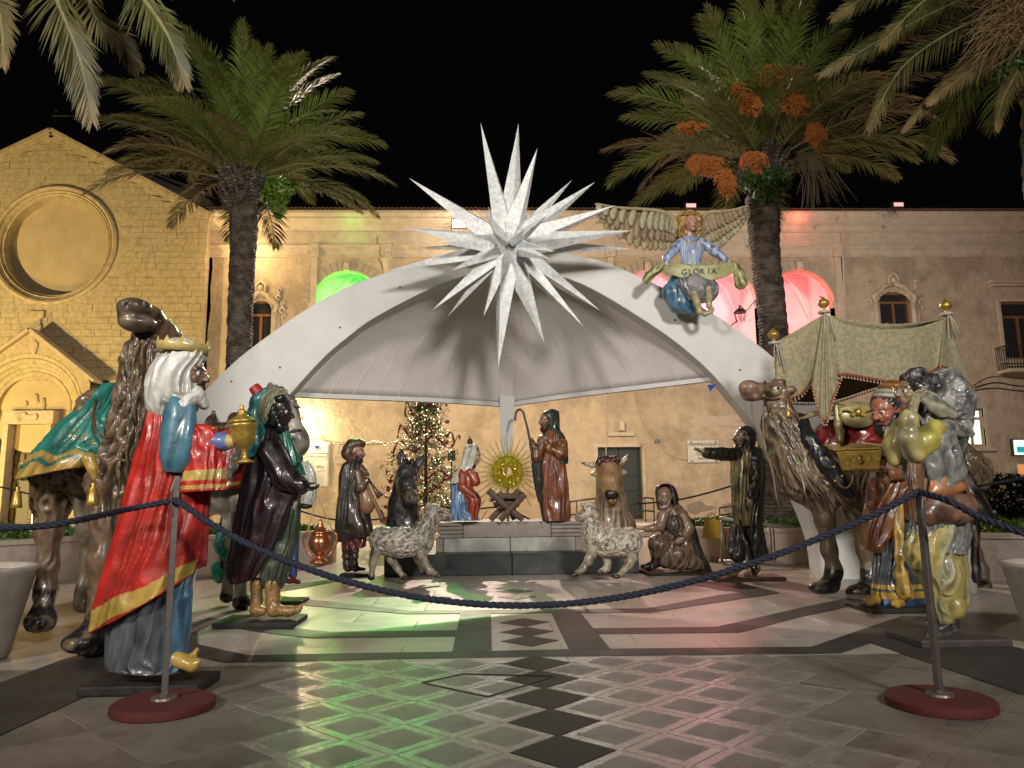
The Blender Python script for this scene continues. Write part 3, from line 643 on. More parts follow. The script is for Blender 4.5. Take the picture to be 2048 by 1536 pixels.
for x in np.arange(xa + .03, xb, .12): b.bb((x - .01, FY - .72, zl), (x + .01, FY - .70, zr))
for y in np.arange(FY - .6, FY, .12): b.bb((xa + .01, y - .01, zl), (xa + .03, y + .01, zr))
b.mk('railing', M_iron, bal)
# door
b = MB(); dm = (DX0 + DX1) / 2; d_ = FY + .22
b.bb((DX0, d_, DZ0), (dm - .01, d_ + .06, DZ1)); b.bb((dm + .01, d_, DZ0), (DX1, d_ + .06, DZ1)); MD = mat('dark_green_door', (0.018, 0.025, 0.024), 0.45, namt=0.2); dor = b.mk('door', MD, con)
for xa, xb in ((DX0, dm), (dm, DX1)):
    for za, zb2 in ((DZ0 + .15, DZ0 + .95), (DZ0 + 1.1, DZ0 + 1.55), (DZ0 + 1.7, DZ1 - .15)): bevel(MB().bb((xa + .13, d_ - .03, za), (xb - .13, d_ - .001, zb2)).mk('door_panel', MD, dor), .012)
b = MB(); s = .14; b.bb((DX0 - s, FY - .03, DZ0), (DX0, FY + .1, DZ1 + s)); b.bb((DX1, FY - .03, DZ0), (DX1 + s, FY + .1, DZ1 + s)); b.bb((DX0, FY - .03, DZ1), (DX1, FY + .1, DZ1 + s)); b.mk('door_surround', M_trim, con)
b = MB(); b.bb((xc(1215, 860), FY - .12, zc(874)), (xc(1268, 860), FY + .1, zc(866))); b.bb((xc(1238, 860), FY - .25, zc(864)), (xc(1247, 860), FY, zc(846))); b.mk('lintel_shelf', M_trim, con)
# plaster repairs and damp patches with shapes of their own, thin coats proud of the wall
def patch(pts, m=M_plast2, name='plaster_patch', t=.006):
    q = [(xc(px, py), FY - t, zc(py)) for px, py in pts]; MB().prism(q, (0, t + .004, 0)).mk(name, m, con)
M_pink = mat('pink_render', (0.47, 0.38, 0.31), 0.85, nscale=3, namt=0.08); M_damp = mat('damp_plaster', (0.24, 0.20, 0.16), 0.85, nscale=9, namt=0.2)
patch([(1985 + 22 * math.cos(t) * (1 + .1 * math.cos(4 * t)), 852 - 24 * math.sin(t) * (1 + .1 * math.cos(4 * t))) for t in np.linspace(0, 6.1, 24)], M_pink)
patch([(1994, 828), (1994, 780), (2008, 780), (2006, 828)], M_pink, t=.007); patch([(2004, 860), (2004, 845), (2070, 846), (2070, 862)], M_pink, t=.008); patch([(2002, 876), (2014, 876), (2013, 912), (2003, 912)], M_pink, t=.009)
def blob(cx, cy, rx, ry, s, m=M_damp, t=.007): patch([(cx + rx * math.cos(a) * (1 + .28 * math.sin(3 * a + s) + .14 * math.sin(7 * a + 2 * s)), cy + ry * math.sin(a) * (1 + .25 * math.sin(4 * a + s))) for a in np.linspace(0, 6.05, 30)], m, 'damp_patch', t)
blob(1395, 1020, 28, 11, 1.0); blob(1460, 1022, 18, 9, 2.0); blob(1978, 948, 15, 20, .5, M_plast2); blob(1975, 975, 18, 14, 2.2, M_plast2, .008); blob(1520, 872, 60, 14, 3, M_pink, .006); blob(1440, 845, 50, 12, 5, M_pink, .008)
for (cx, cy, rx, ry, s) in ((1862, 446, 26, 7, 1), (1960, 450, 34, 8, 2), (2020, 456, 26, 8, 4), (1800, 444, 18, 5, 3)):
    q = [(xc(cx + rx * math.cos(a) * (1 + .3 * math.sin(3 * a + s)), 450), FY - .20, zc(cy + ry * math.sin(a) * (1 + .3 * math.sin(5 * a)), cx)) for a in np.linspace(0, 6, 24)]
# wall services
b = MB(); b.tube([P(1285, 500, FY - .05), P(1284, 620, FY - .05)], .03, 6); b.tube([P(1683, 440, FY - .14), P(1690, 620, FY - .14)], .04, 6); b.tube([P(1212, 1000, FY - .03), P(1212, 700, FY - .03)], .02, 5)
b.mk('drain_pipe', M_trim, con)
def cable(pts, r, name='cable', label=None, Y=FY - .06, mm=None):
    b = MB(); q = smooth_rows([tuple(p) for p in pts], 6 * len(pts)); b.tube([P(a, c, Y) for a, c in q], r, 5); o = b.mk(name, mm or M_iron)
    return tag(o, label, 'cable')
cable([(1265, 730), (1280, 830), (1320, 890), (1350, 915), (1420, 925)], .012, label='thin grey cable looping down the wall right of the dark door', mm=M_plast2)
cable([(620, 800), (650, 880), (720, 888), (800, 886), (860, 884)], .010, label='thin cable running behind the banner towards the Christmas tree')
cable([(1950, 775), (1990, 765), (2040, 772), (2080, 768)], .02, label='black cable bundle under the balcony')
cable([(1940, 782), (1985, 776), (2035, 781), (2080, 784)], .018, label='lowest black cable on the wall under the balcony')
cable([(1940, 776), (1970, 757), (2000, 753), (2048, 758)], .012, label='thin arched cable just below the balcony')
# ---------------------------------------------------------------- church
M_ashlar = mat('honey_ashlar', (0.46, 0.38, 0.25), 0.85, nscale=6, namt=0.22, bump=0.012, bscale=14, color2=(0.34, 0.27, 0.18), c2scale=2.2, c2lo=0.5, c2hi=0.7)
CY = 29.5
chu = thing('church', 'honey coloured stone church front with a blind rose window and gabled portal', 'church', (-16, CY, 0))
def Q(px, py, dy=0.0): return P(px, py, CY + dy)
xr, zr_ = Q(403, 700)[0], Q(403, 436)[2]; pk = Q(105, 265); RC = Q(108, 489); RR = (Q(232, 489)[0] - Q(-16, 489)[0]) / 2
xl = 2 * pk[0] - xr
# wall as real blocks: courses cut to the gable, the rose and the portal
PG0, PGp, PG1 = Q(-45, 765), Q(80, 662), Q(203, 765)
def inside_holes(x, z, m=.05):
    if math.hypot(x - RC[0], z - RC[2]) < RR * 1.0 + m: return True
    if z < PG0[2] and PG0[0] + .2 < x < PG1[0] - .2: return True
    return False
def gable_z(x): return pk[2] - (pk[2] - Q(403, 432)[2]) * abs(x - pk[0]) / (xr - pk[0])
# backing wall is a ring round the rose so that the recess is open
def ringwall(name, cx, cz, r, y, m):
    b = MB(); N_ = 48
    outer = []
    for j in range(N_):
        a = 2 * PI * j / N_; dx_, dz_ = math.cos(a), math.sin(a); t = 30
        for k in np.linspace(r, 30, 240):
            x, z = cx + dx_ * k, cz + dz_ * k
            if x > xr or x < xl or z < -.02 or z > gable_z(x): t = k; break
        outer.append((cx + dx_ * t, y, cz + dz_ * t))
    inner = [(cx + r * math.cos(2 * PI * j / N_), y, cz + r * math.sin(2 * PI * j / N_)) for j in range(N_)]
    b.add(inner + outer, [(j, (j + 1) % N_, N_ + (j + 1) % N_, N_ + j) for j in range(N_)])
    return b.mk(name, m, chu)
ringwall('wall', RC[0], RC[2], RR * .98, CY + .5, mat('church_mortar', (0.40, 0.33, 0.23), 0.9, namt=0.2))
cnt = 0; rest = MB(); z = 0.0; r_ = random.Random(3)
while z < pk[2]:
    h = r_.choice([.24, .28, .32]); x = xl - r_.random() * .5
    while x < xr:
        w = r_.uniform(.38, .85); xa, xb = max(x, xl), min(x + w, xr - .01 * r_.random()); xm = (xa + xb) / 2; x += w
        if xb - xa < .1 or xb < Q(-30, 600)[0]: continue
        ta, tb = min(z + h, gable_z(xa) - .2), min(z + h, gable_z(xb) - .2)
        if max(ta, tb) < z + .05: continue
        ta, tb = max(ta, z + .02), max(tb, z + .02)
        if inside_holes(xm, z + h / 2, .16) or inside_holes(xa, z + h / 2) or inside_holes(xb, z + h / 2): continue
        g_ = .006; pr2 = .03 + r_.random() ** 4 * .025; y_ = CY - pr2 + .03; m_ = MB().prism([(xa + g_, y_, z + g_), (xb - g_, y_, z + g_), (xb - g_, y_, tb - g_), (xa + g_, y_, ta - g_)], (0, .12, 0))
        if cnt < 290: m_.mk('ashlar_block', M_ashlar, chu); cnt += 1
        else: rest.add(m_.v, m_.f)
    z += h
o = rest.mk('ashlar_courses', M_ashlar, chu); o['kind'] = 'stuff'
def annulus(name, c, prof, m, n=64, a0=0, a1=2 * PI, parent=None):
    """prof: closed loop of (radius, y)"""
    b = MB(); full = abs(a1 - a0 - 2 * PI) < 1e-6; k = len(prof); N_ = n if full else n + 1
    v = [(c[0] + r * math.cos(a0 + (a1 - a0) * j / n), y, c[2] + r * math.sin(a0 + (a1 - a0) * j / n)) for j in range(N_) for r, y in prof]
    b.add(v, [(j * k + i, j * k + (i + 1) % k, ((j + 1) % N_) * k + (i + 1) % k, ((j + 1) % N_) * k + i) for j in range(n if full else n) for i in range(k) if full or j < n])
    return b.mk(name, m, parent or chu, False)
ri = RR * .845
annulus('rose_surround', RC, [(RR * 1.0, CY + .012), (RR * 1.35, CY + .012), (RR * 1.35, CY + .3), (RR * 1.0, CY + .3)], M_ashlar, 48)
MB().bb((xr - .06, CY + .03, -.02), (x0 + .02, FY + .4, zr_ + .1)).mk('corner_return', M_ashlar, chu)
annulus('rose_moulding', RC, [(RR * 1.02, CY + .04), (RR * 1.02, CY - .07), (RR * .985, CY - .12), (RR * .95, CY - .07), (RR * .94, CY + .04), (RR * .925, CY - .02), (RR * .90, CY + .06), (RR * .885, CY + .03), (RR * .87, CY + .14), (ri, CY + .14), (ri, CY + .85), (RR * 1.02, CY + .85)], M_ashlar, 72)
b = MB(); b.lathe((RC[0], CY + .62, RC[2]), [(0.001, 0), (ri + .02, 0), (ri + .02, .1), (0.001, .1)], 64, axis=(0, 1, 0)); b.mk('blind_rose', mat('rose_plaster', (0.47, 0.385, 0.25), 0.9, nscale=1.4, namt=0.12, bump=0.01, bscale=8), chu)
# raking cornice, roof behind
for s_ in (-1, 1):
    e = np.array([pk[0] + s_ * (xr - pk[0] + .15), CY, gable_z(xr) - .05]); t = e - pk; L_ = np.linalg.norm(t); t /= L_; n_ = np.array([-t[2] * s_, 0, t[0] * s_]); n_ = n_ if n_[2] > 0 else -n_
    for k, (o0, o1, f_) in enumerate([(-.02, .12, .22), (-.12, -.022, .14), (-.24, -.122, .08)]):
        a = pk + n_ * o0; c = pk + n_ * o1
        q = [a, a + t * L_, c + t * L_, c]
        b = MB(); b.prism([(p[0], CY - f_, p[2]) for p in q], (0, f_ + .5, 0)); b.mk('raking_cornice', M_ashlar, chu)
b = MB(); e = pk + np.array([0, 0, .05])
M_sroof = mat('church_roof_slab', (0.17, 0.155, 0.14), 0.85, nscale=2, namt=0.15)
rx, rz_ = Q(452, 440)[0] + .3, Q(425, 392)[2]
b.add([(pk[0], CY + .4, pk[2] + .1), (pk[0], CY + 14, pk[2] + .1), (rx, CY + 14, rz_ - .35), (rx, CY + .4, rz_ - .35)], [(0, 1, 2, 3)]); b.mk('roof', M_sroof, chu)
b = MB(); q = [(pk[0] + .2, pk[2] + .02), (Q(425, 392, 1.2)[0], Q(425, 392, 1.2)[2]), (Q(425, 438, 1.2)[0], zr_ - .2), (pk[0] + .2, zr_ - .2)]
b.prism([(x, CY + .9, z) for x, z in q], (0, .8, 0)); b.prism([(Q(425, 392, 1.2)[0] + .003, CY + 2.2, rz_ - .1), (Q(455, 420, 1.2)[0], CY + 2.2, Q(455, 425)[2]), (Q(455, 438)[0], CY + 2.2, zr_ - .1), (Q(425, 438, 1.2)[0] + .003, CY + 2.2, zr_ - .1)], (0, 3, 0)); b.mk('side_wall', M_sroof, chu)
b = MB(); c = Q(112, 232, .6); 
for q in [((c[0], CY + .6, pk[2]), (c[0], CY + .6, Q(112, 208)[2])), ((Q(88, 230)[0], CY + .6, c[2]), (Q(136, 230)[0], CY + .6, c[2]))]: b.tube(q, .022, 6)
for q in ((c[0], Q(112, 208)[2]), (Q(88, 230)[0], c[2]), (Q(136, 230)[0], c[2])): b.lathe((q[0], CY + .6, q[1]), [(0, -.06), (.05, 0), (0, .06)], 8)
b.mk('cross', M_iron, chu)
CY0 = CY; CY = CY - .25
# portal
ax = PGp[0]; ctr = np.array([ax, CY, Q(75, 820)[2]])
b = MB(); b.prism([(PG0[0] + .15, CY - .42, -.02), (PG1[0] - .15, CY - .42, -.02), (PG1[0] - .15, CY - .42, PG1[2]), (ax, CY - .42, PGp[2] - .12), (PG0[0] + .15, CY - .42, PG0[2])], (0, .02, 0))
# gabled porch front as a ring around the archivolt
Rp = (Q(172, 820)[0] - ax); N_ = 24; inner = [(ax + Rp * math.cos(PI * j / N_), ctr[2] + Rp * math.sin(PI * j / N_)) for j in range(N_ + 1)]
outer = []
for j in range(N_ + 1):
    a = PI * j / N_; dx_, dz_ = math.cos(a), math.sin(a)
    for k in np.linspace(Rp, 9, 300):
        x, z = ax + dx_ * k, ctr[2] + dz_ * k
        if abs(x - ax) > PG1[0] - .15 - ax or z > PG1[2] + (PGp[2] - PG1[2]) * (1 - abs(x - ax) / (PG1[0] - ax)) - .1: break
    outer.append((x, z))
b = MB(); v = [(x, CY - .30, z) for x, z in inner] + [(x, CY - .30, z) for x, z in outer]; b.add(v, [(j, j + 1, N_ + 2 + j, N_ + 1 + j) for j in range(N_)])
DXa, DXb = Q(14, 900)[0], 2 * ax - Q(14, 900)[0]; zL = Q(70, 848)[2]
for s_ in (-1, 1): b.bb((min(ax + s_ * Rp, ax + s_ * (PG1[0] - .15 - ax)), CY - .30, -.02), (max(ax + s_ * Rp, ax + s_ * (PG1[0] - .15 - ax)), CY, ctr[2]))
b.mk('portal_front', M_ashlar, chu)
for s_ in (-1, 1):
    t = np.array([s_ * (PG1[0] + .1 - ax), 0, PG1[2] - PGp[2]]); L_ = np.linalg.norm(t); t /= L_; n_ = np.array([-t[2] * s_, 0, t[0] * s_]); n_ = n_ if n_[2] > 0 else -n_
    p0 = np.array([ax, CY - .5, PGp[2]]); q = [p0 - n_ * .13, p0 - n_ * .13 + t * L_, p0 + t * L_, p0]; b = MB(); b.prism(q, (0, .7, 0)); bevel(b.mk('portal_gable', M_trim, chu), .02)
for i, (r, y) in enumerate([(Rp, CY - .26), (Rp * .92, CY - .14), (Rp * .85, CY - .02), (Rp * .78, CY + .10), (Rp * .70, CY + .16)]):
    annulus('archivolt', ctr, [(r + .04, y + .3), (r + .04, y - .02), (r, y - .06), (r - .05, y), (r - .14, y + .04), (r - .14, y + .3)], M_ashlar, 32, 0, PI)
    for s_ in (-1, 1):
        b = MB(); xx = ax + s_ * (r - .06); b.lathe((xx, y + .05, -.02), [(.13, 0), (.13, .3), (.08, .36), (.075, ctr[2] - .45), (.09, ctr[2] - .40), (.13, ctr[2] - .1), (.14, ctr[2] + .0)], 10); b.mk('portal_column', M_ashlar, chu, True)
b = MB(); b.lathe((ax, CY + .35, ctr[2]), [(.001, 0), (Rp * .75, 0), (Rp * .75, .05), (.001, .05)], 40, axis=(0, 1, 0)); b.mk('tympanum', mat('rose_plaster'), chu)
V, F_ = sculpt([El((ax + x, CY + .33, ctr[2] + z), (rx2, .07, rz2)) for x, z, rx2, rz2 in ((0, .55, .12, .15), (-.02, .25, .2, .26), (.3, .45, .09, .09), (.3, .22, .13, .18), (-.35, .3, .08, .12), (.1, .0, .35, .12))], .035, .08)
mk('tympanum_relief', V, F_, M_ashlar, chu)
b = MB(); b.bb((DXa - .25, CY - .05, zL), (DXb + .25, CY + .55, ctr[2] - .02)); b.bb((DXa - .2, CY - .06, -.02), (DXa, CY + .5, zL - .002)); b.bb((DXb, CY - .06, -.02), (DXb + .2, CY + .5, zL - .002)); bevel(b.mk('door_frame', M_trim, chu), .02)
V, F_ = sculpt([El((ax + .05, CY - .07, (zL + ctr[2]) / 2 - .02), (.3, .06, .12)), El((ax - .15, CY - .08, (zL + ctr[2]) / 2 + .1), (.12, .05, .1)), El((ax + .3, CY - .07, (zL + ctr[2]) / 2), (.1, .05, .14))], .03, .06)
mk('lintel_relief', V, F_, M_trim, chu)
b = MB(); b.bb((DXa, CY + .45, 0), (DXb, CY + .5, zL)); dr = b.mk('door', mat('church_door_wood', (0.040, 0.020, 0.010), 0.5, namt=0.35), chu)
for i in range(6):
    xa = DXa + (DXb - DXa) * (i + .08) / 6; xb = DXa + (DXb - DXa) * (i + .92) / 6
    for j in range(8):
        if i in (1, 2) and j < 4: continue
        z0 = zL * j / 8 + .05; bevel(MB().bb((xa, CY + .40, z0), (xb, CY + .449, z0 + zL / 8 - .1)).mk('door_panel', mat('church_door_wood'), dr), .02)
b = MB(); b.bb((Q(60, 960)[0], CY + .30, .3), (Q(92, 960)[0], CY + .33, Q(75, 915)[2])); b.mk('glass_door', mat('blue_glass_door', (0.25, 0.32, 0.42), 0.2, emit=(0.35, 0.5, 0.75), estr=0.5), chu)
b = MB(); b.bb((DXa - 3, CY - 2.0, -.02), (DXb + 9, CY + .0, .36)); b.bb((DXa - 3, CY - 2.6, -.02), (DXb + 9, CY - 2.001, .33)); bevel(b.mk('church_steps', mat('terrace_stone'), chu), .02)
CY = CY0
for i, y0 in enumerate((680, 654, 632)):
    pass
for i, (px, py, w, h) in enumerate([(68, 630, .34, .3), (82, 630, .3, .3), (78, 643, .22, .25), (80, 655, .16, .2)]): bevel(MB().bb((Q(px, py)[0] - w / 2, CY - .10, Q(px, py)[2] - h / 2), (Q(px, py)[0] + w / 2, CY + .05, Q(px, py)[2] + h / 2)).mk('corbel_block', M_ashlar, chu), .02)
V, F_ = sculpt([El(Q(68, 692, -.57), (.17, .05, .22)), El(Q(68, 702, -.57), (.10, .05, .18))], .03, .05); mk('coat_of_arms', V, F_, M_trim, chu)
# ---------------------------------------------------------------- things on the convent wall and roof
def flood(px, py, label, col, Y=FY - .9, s=.5, emit=4):
    c = P(px, py, Y); t = thing('floodlight', label, 'floodlight', c); b = MB(); b.box(c, (s, .16, s * .5)); b.tube([c + np.array([0, .1, 0]), c + np.array([0, .25, -.25])], .03, 6); bevel(b.mk('housing', M_iron, t), .02)
    MB().box(c + np.array([0, -.09, -.01]), (s * .8, .01, s * .32)).mk('lens', mat('lens_' + col[0], (0.5, 0.5, 0.5), emit=col[1], estr=emit), t); return t
flood(1381, 412, 'roof floodlight with a pink lens above the angel', ('pink', (1, .42, .42)), emit=.9)
flood(1795, 410, 'dark roof floodlight with a pink lens at the right above the eaves', ('pink', (1, .42, .42)), emit=.9)
c = P(918, 446, FY - 1.0); t = thing('wall_floodlight', 'blazing white floodlight on the eaves behind the star', 'floodlight', c); b = MB(); b.box(c + np.array([0, .12, .03]), (.6, .1, .4)); b.mk('housing', M_iron, t)
MB().box(c + np.array([0, .03, 0]), (.5, .04, .3)).mk('lens', mat('white_lens', (1, 1, 1), emit=(1, .96, .88), estr=60), t)
c = P(601, 849, FY - .35); t = thing('wall_lamp', 'glowing lamp on the wall between horse and banner', 'lamp', c)
b = MB(); b.tube([c + np.array([0, .35, .25]), c + np.array([0, .1, .3]), c + np.array([0, 0, .12])], .02, 6); b.mk('bracket', M_iron, t)
b = MB(); b.lathe(c, [(0.001, -.16), (.10, -.12), (.15, 0), (.10, .12), (0.001, .16)], 14); b.mk('globe', mat('lamp_globe', (1, .9, .6), emit=(1, .84, .45), estr=45), t, True)
c = P(1480, 632, FY - 1.1); t = thing('wall_lantern', 'black iron lantern hanging on a bracket before the red arches', 'lantern', c)
b = MB(); 
for k in range(6):
    a = k * PI / 3; b.tube([c + np.array([.16 * math.cos(a), .16 * math.sin(a), -.22]), c + np.array([.24 * math.cos(a), .24 * math.sin(a), .14])], .014, 5)
    a2 = a + PI / 3; b.tube([c + np.array([.24 * math.cos(a), .24 * math.sin(a), .14]), c + np.array([.24 * math.cos(a2), .24 * math.sin(a2), .14])], .014, 5)
b.lathe(c, [(.26, .14), (.10, .30), (.04, .32), (.03, .42), (0.001, .46)], 12); b.mk('lantern_cage', M_iron, t)
b = MB(); b.tube([P(1512, 600, FY - .02), P(1492, 622, FY - .9), c + np.array([0, 0, .45])], .02, 6); b.tube([c + np.array([-.1, 0, -.2]), c + np.array([-.35, 0, -.35]), c + np.array([-.45, .1, -.6]), c + np.array([-.25, .2, -.75]), c + np.array([-.05, .2, -.55])], .025, 6); b.mk('bracket', M_iron, t)
def text(parent, s, c, size, m, name='lettering', ext=.004, rot=(R(90), 0, 0)):
    d = bpy.data.curves.new(name, 'FONT'); d.body = s; d.size = size; d.align_x = 'CENTER'; d.align_y = 'CENTER'; d.extrude = ext
    q = bpy.data.objects.new(name, d); link(q); me = bpy.data.meshes.new_from_object(q.evaluated_get(bpy.context.evaluated_depsgraph_get())); bpy.data.objects.remove(q)
    me.materials.clear(); me.materials.append(m)
    o = bpy.data.objects.new(name, me); link(o); o.parent = parent; o.location = V3(c) - worg(parent); o.rotation_euler = rot; return o
c = P(1407, 903, FY - .06); t = thing('wall_plaque', 'white inscribed plaque on the wall behind the outstretched hand', 'plaque', c); 
bevel(MB().box(c, (1.28, .05, .88)).mk('board', mat('plaque_white', (0.55, 0.53, 0.48), 0.5), t), .01)
for s_, dz, sz in (('MANFREDONIA', .28, .17), ('ARTIGIANATO', .08, .13), ('CENTRO', -.10, .15), ('lungo LDM', -.27, .12)): text(t, s_, c + np.array([0, -.03, dz]), sz, M_iron)
b = MB()
for sx in (-1, 1):
    for sz in (-1, 1): b.lathe(c + np.array([sx * .5, -.03, sz * .38]), [(.03, 0), (.03, .03)], 8, axis=(0, -1, 0))
b.mk('bolt', M_iron, t)
c = P(1314, 882, FY - .03); t = thing('house_number', 'small blue house number tile right of the dark door', 'sign', c); MB().box(c, (.17, .03, .14)).mk('tile', mat('blue_enamel', (0.03, 0.05, 0.16), 0.3), t); text(t, '47', c + np.array([0, -.02, 0]), .12, M_white)
c = P(634, 930, FY - .05); t = thing('notice_banner', 'white hanging notice banner with blue emblem and purple line', 'banner', c); Mb = mat('banner_cloth', (0.60, 0.58, 0.55), 0.8)
w_, h_ = .48, .86; nx, nz = 10, 16; v = [(c[0] + w_ * (2 * i / nx - 1), c[1] - .03 + .02 * math.sin(i * 1.9 + j * .6) * (j / nz), c[2] + h_ * (2 * j / nz - 1) + (.03 * abs(2 * i / nx - 1) if j == nz else 0)) for j in range(nz + 1) for i in range(nx + 1)]
thick(mk('cloth', v, [(j * (nx + 1) + i, j * (nx + 1) + i + 1, (j + 1) * (nx + 1) + i + 1, (j + 1) * (nx + 1) + i) for j in range(nz) for i in range(nx)], Mb, t), .008)
Mp = mat('purple_print', (0.09, 0.03, 0.10), 0.8); Mg2 = mat('grey_print', (0.12, 0.11, 0.12), 0.8)
MB().box(c + np.array([0, -.075, h_ - .14]), (.17, .006, .12)).mk('emblem', mat('blue_enamel'), t); MB().box(c + np.array([0, -.075, h_ - .42]), (.9, .006, .03)).mk('print_line', Mp, t)
for s_, dx_, dz, sz in (('PROGETTO DI RESTAURO', 0, h_ - .55, .07), ('comune', -.25, h_ - .70, .09), ('Iavori di', -.18, h_ - .93, .16), ('Rec', .2, h_ - .93, .16)): text(t, s_, c + np.array([dx_, -.075, dz]), sz, Mg2, ext=.002)
b = MB()
for k in range(7): b.box(c + np.array([-.02 + .03 * (k % 3), -.075, h_ - 1.12 - k * .08]), (.6 - .05 * (k % 3), .005, .014))
b.mk('print_line', mat('pale_print', (0.35, 0.33, 0.33), 0.8), t)
c = P(686, 905, FY - .04); t = thing('stone_inscription', 'faint inscribed stone panel beside the banner behind the piper', 'plaque', c); MB().box(c, (.66, .03, .88)).mk('panel', M_plast2, t)
for k, s_ in enumerate(('DOMVS', 'SANCTI', 'DOMINICI')): text(t, s_, c + np.array([0, -.018, .2 - .2 * k]), .13, M_damp, ext=.001)
c = P(2047, 895, FY - 2.2); t = thing('illuminated_sign', 'glowing turquoise and white box sign at the right edge', 'sign', c); bevel(MB().box(c, (.95, .14, .66)).mk('sign_box', M_iron, t), .03)
MB().box(c + np.array([0, -.08, 0]), (.85, .01, .56)).mk('sign_face', mat('sign_face', (0.7, 0.9, 0.9), emit=(.65, .95, 1.0), estr=1.1), t); b = MB(); b.box(c + np.array([-.1, -.088, -.08]), (.45, .006, .22)); b.box(c + np.array([.2, -.088, .1]), (.3, .006, .16)); b.mk('sign_print', mat('turquoise_print', (0.02, 0.25, 0.28), emit=(.02, .5, .5), estr=.6), t)
c = P(2042, 965, FY - .2); t = thing('orange_doorway', 'orange lit doorway at the right edge', 'doorway', c); MB().bb(P(2030, 1003, FY - .08), P(2100, 928, FY - .02)).mk('doorway', mat('orange_light', (.6, .3, .12), emit=(1, .38, .12), estr=.55), t)
b = MB(); b.bb(P(2026, 1003, FY - .12), P(2030, 926, FY - .0)); b.mk('door_frame', M_trim, t)
c = P(1424, 776, 10.4); t = MB().prism([P(1415, 770, 10.2), P(1432, 769, 10.25), P(1421, 783, 10.2)], (0, .008, 0)).mk('pennant', mat('blue_flag', (0.02, 0.05, 0.45), 0.6)); tag(t, 'small blue triangular pennant hanging from the canopy edge', 'pennant')
# ---------------------------------------------------------------- white arch with sail canopy
YA = 10.5
outer = [(262, 1175), (285, 1050), (322, 930), (360, 850), (400, 792), (470, 722), (540, 668), (620, 613), (700, 571), (760, 549), (830, 526), (890, 512), (940, 501), (1010, 496), (1080, 500), (1150, 509), (1217, 526), (1263, 546), (1345, 584), (1428, 628), (1508, 683), (1570, 735), (1630, 800), (1690, 890), (1735, 990), (1760, 1090), (1765, 1172)]
inner = [(372, 1172), (385, 1080), (415, 1000), (455, 930), (510, 860), (550, 818), (585, 784), (610, 755), (657, 706), (700, 671), (735, 644), (797, 609), (860, 578), (916, 556), (975, 543), (1040, 538), (1100, 548), (1154, 564), (1217, 596), (1300, 648), (1350, 683), (1388, 714), (1428, 752), (1482, 815), (1522, 868), (1565, 935), (1600, 1005), (1630, 1085), (1641, 1170)]
arch = thing('arch_canopy', 'big white arch with sail canopy and hanging point behind the star', 'canopy', (0.3, YA, 0))
def resample(pts, n):
    q = smooth_rows([tuple(p) for p in pts], 400); d = np.r_[0, np.cumsum(np.linalg.norm(np.diff(q, axis=0), axis=1))]
    t = np.linspace(0, d[-1], n); return np.stack([np.interp(t, d, q[:, k]) for k in (0, 1)], 1)
no = 70; O_ = resample(outer, no); I_ = resample(inner, no)
th_ = 0.32; b = MB()
of = [P(x, y, YA) for x, y in O_]; inf = [P(x, y, YA) for x, y in I_]
for L_ in (of, inf):
    for e in (0, -1): L_[e][2] = 0.0
bk = lambda L_: [p + np.array([0, th_, 0]) for p in L_]
v = of + inf + bk(of) + bk(inf); f = []
for j in range(no - 1):
    f += [(j, j + 1, no + j + 1, no + j), (2 * no + j + 1, 2 * no + j, 3 * no + j, 3 * no + j + 1), (j + 1, j, 2 * no + j, 2 * no + j + 1), (no + j, no + j + 1, 3 * no + j + 1, 3 * no + j)]
b.add(v, f); bevel(b.mk('arch', M_white, arch), .012)
M_sail = mat('sail_boards', (0.62, 0.585, 0.565), 0.6, nscale=1.5, namt=0.06, color2=(0.54, 0.51, 0.49), c2scale=1.5)
rib = [(1016, 552, 10.85), (1016, 600, 11.35), (1016, 680, 12.0), (1015, 750, 12.4), (1014, 806, 12.6)]
ribq = smooth_rows(rib, 30)
for sgn, rng_ in ((-1, [(585, 784), (610, 755), (657, 706), (700, 671), (735, 644), (797, 609), (860, 578), (916, 556), (975, 545), (1012, 542)]), (1, [(1428, 752), (1388, 714), (1350, 683), (1300, 648), (1217, 596), (1154, 564), (1100, 548), (1060, 541), (1018, 542)])):
    A = resample(rng_, 30); A3 = [P(x, y, YA + .22) for x, y in A]; B3 = [P(*r) for r in ribq[::-1]]; nu = 20; V = []
    for a, c in zip(A3, B3):
        for k in range(nu + 1):
            t = k / nu; p = a * (1 - t) + c * t; p[2] += .28 * math.sin(PI * t) * min(1, np.linalg.norm(a - c) / 3) * min(1, len(V) / (nu + 1) / 8); V.append(p)
    o = mk('sail', V, [(j * (nu + 1) + i, j * (nu + 1) + i + 1, (j + 1) * (nu + 1) + i + 1, (j + 1) * (nu + 1) + i) for j in range(29) for i in range(nu)], M_sail, arch); thick(o, .05)
    b = MB(); base = V[:nu + 1]
    for i in range(nu):
        a, c = base[i], base[i + 1]; b.prism([a + [0, -.03, .10], c + [0, -.03, .10], c + [0, -.03, -.07], a + [0, -.03, -.07]], (0, .12, 0))
    b.mk('edge_beam', M_white, arch)
    for k in range(3, nu, 2):   # thin seams down the sail
        q = [V[j * (nu + 1) + k] + np.array([0, -.03, -.012]) for j in range(30)]; b = MB(); b.tube(q, .005, 4, False); b.mk('seam', M_sail, arch)
b = MB(); q = [(p[0], p[1], p[2]) for p in ribq]
for (x0_, y0_, Y0_), (x1_, y1_, Y1_) in zip(q[:-1], q[1:]):
    a = P(x0_, y0_, Y0_); c = P(x1_, y1_, Y1_); w = .11
    b.prism([a + [-w, -.08, 0], a + [w, -.08, 0], c + [w, -.08, -.01], c + [-w, -.08, -.01]], (0, .14, 0))
b.mk('rib', M_sail, arch)
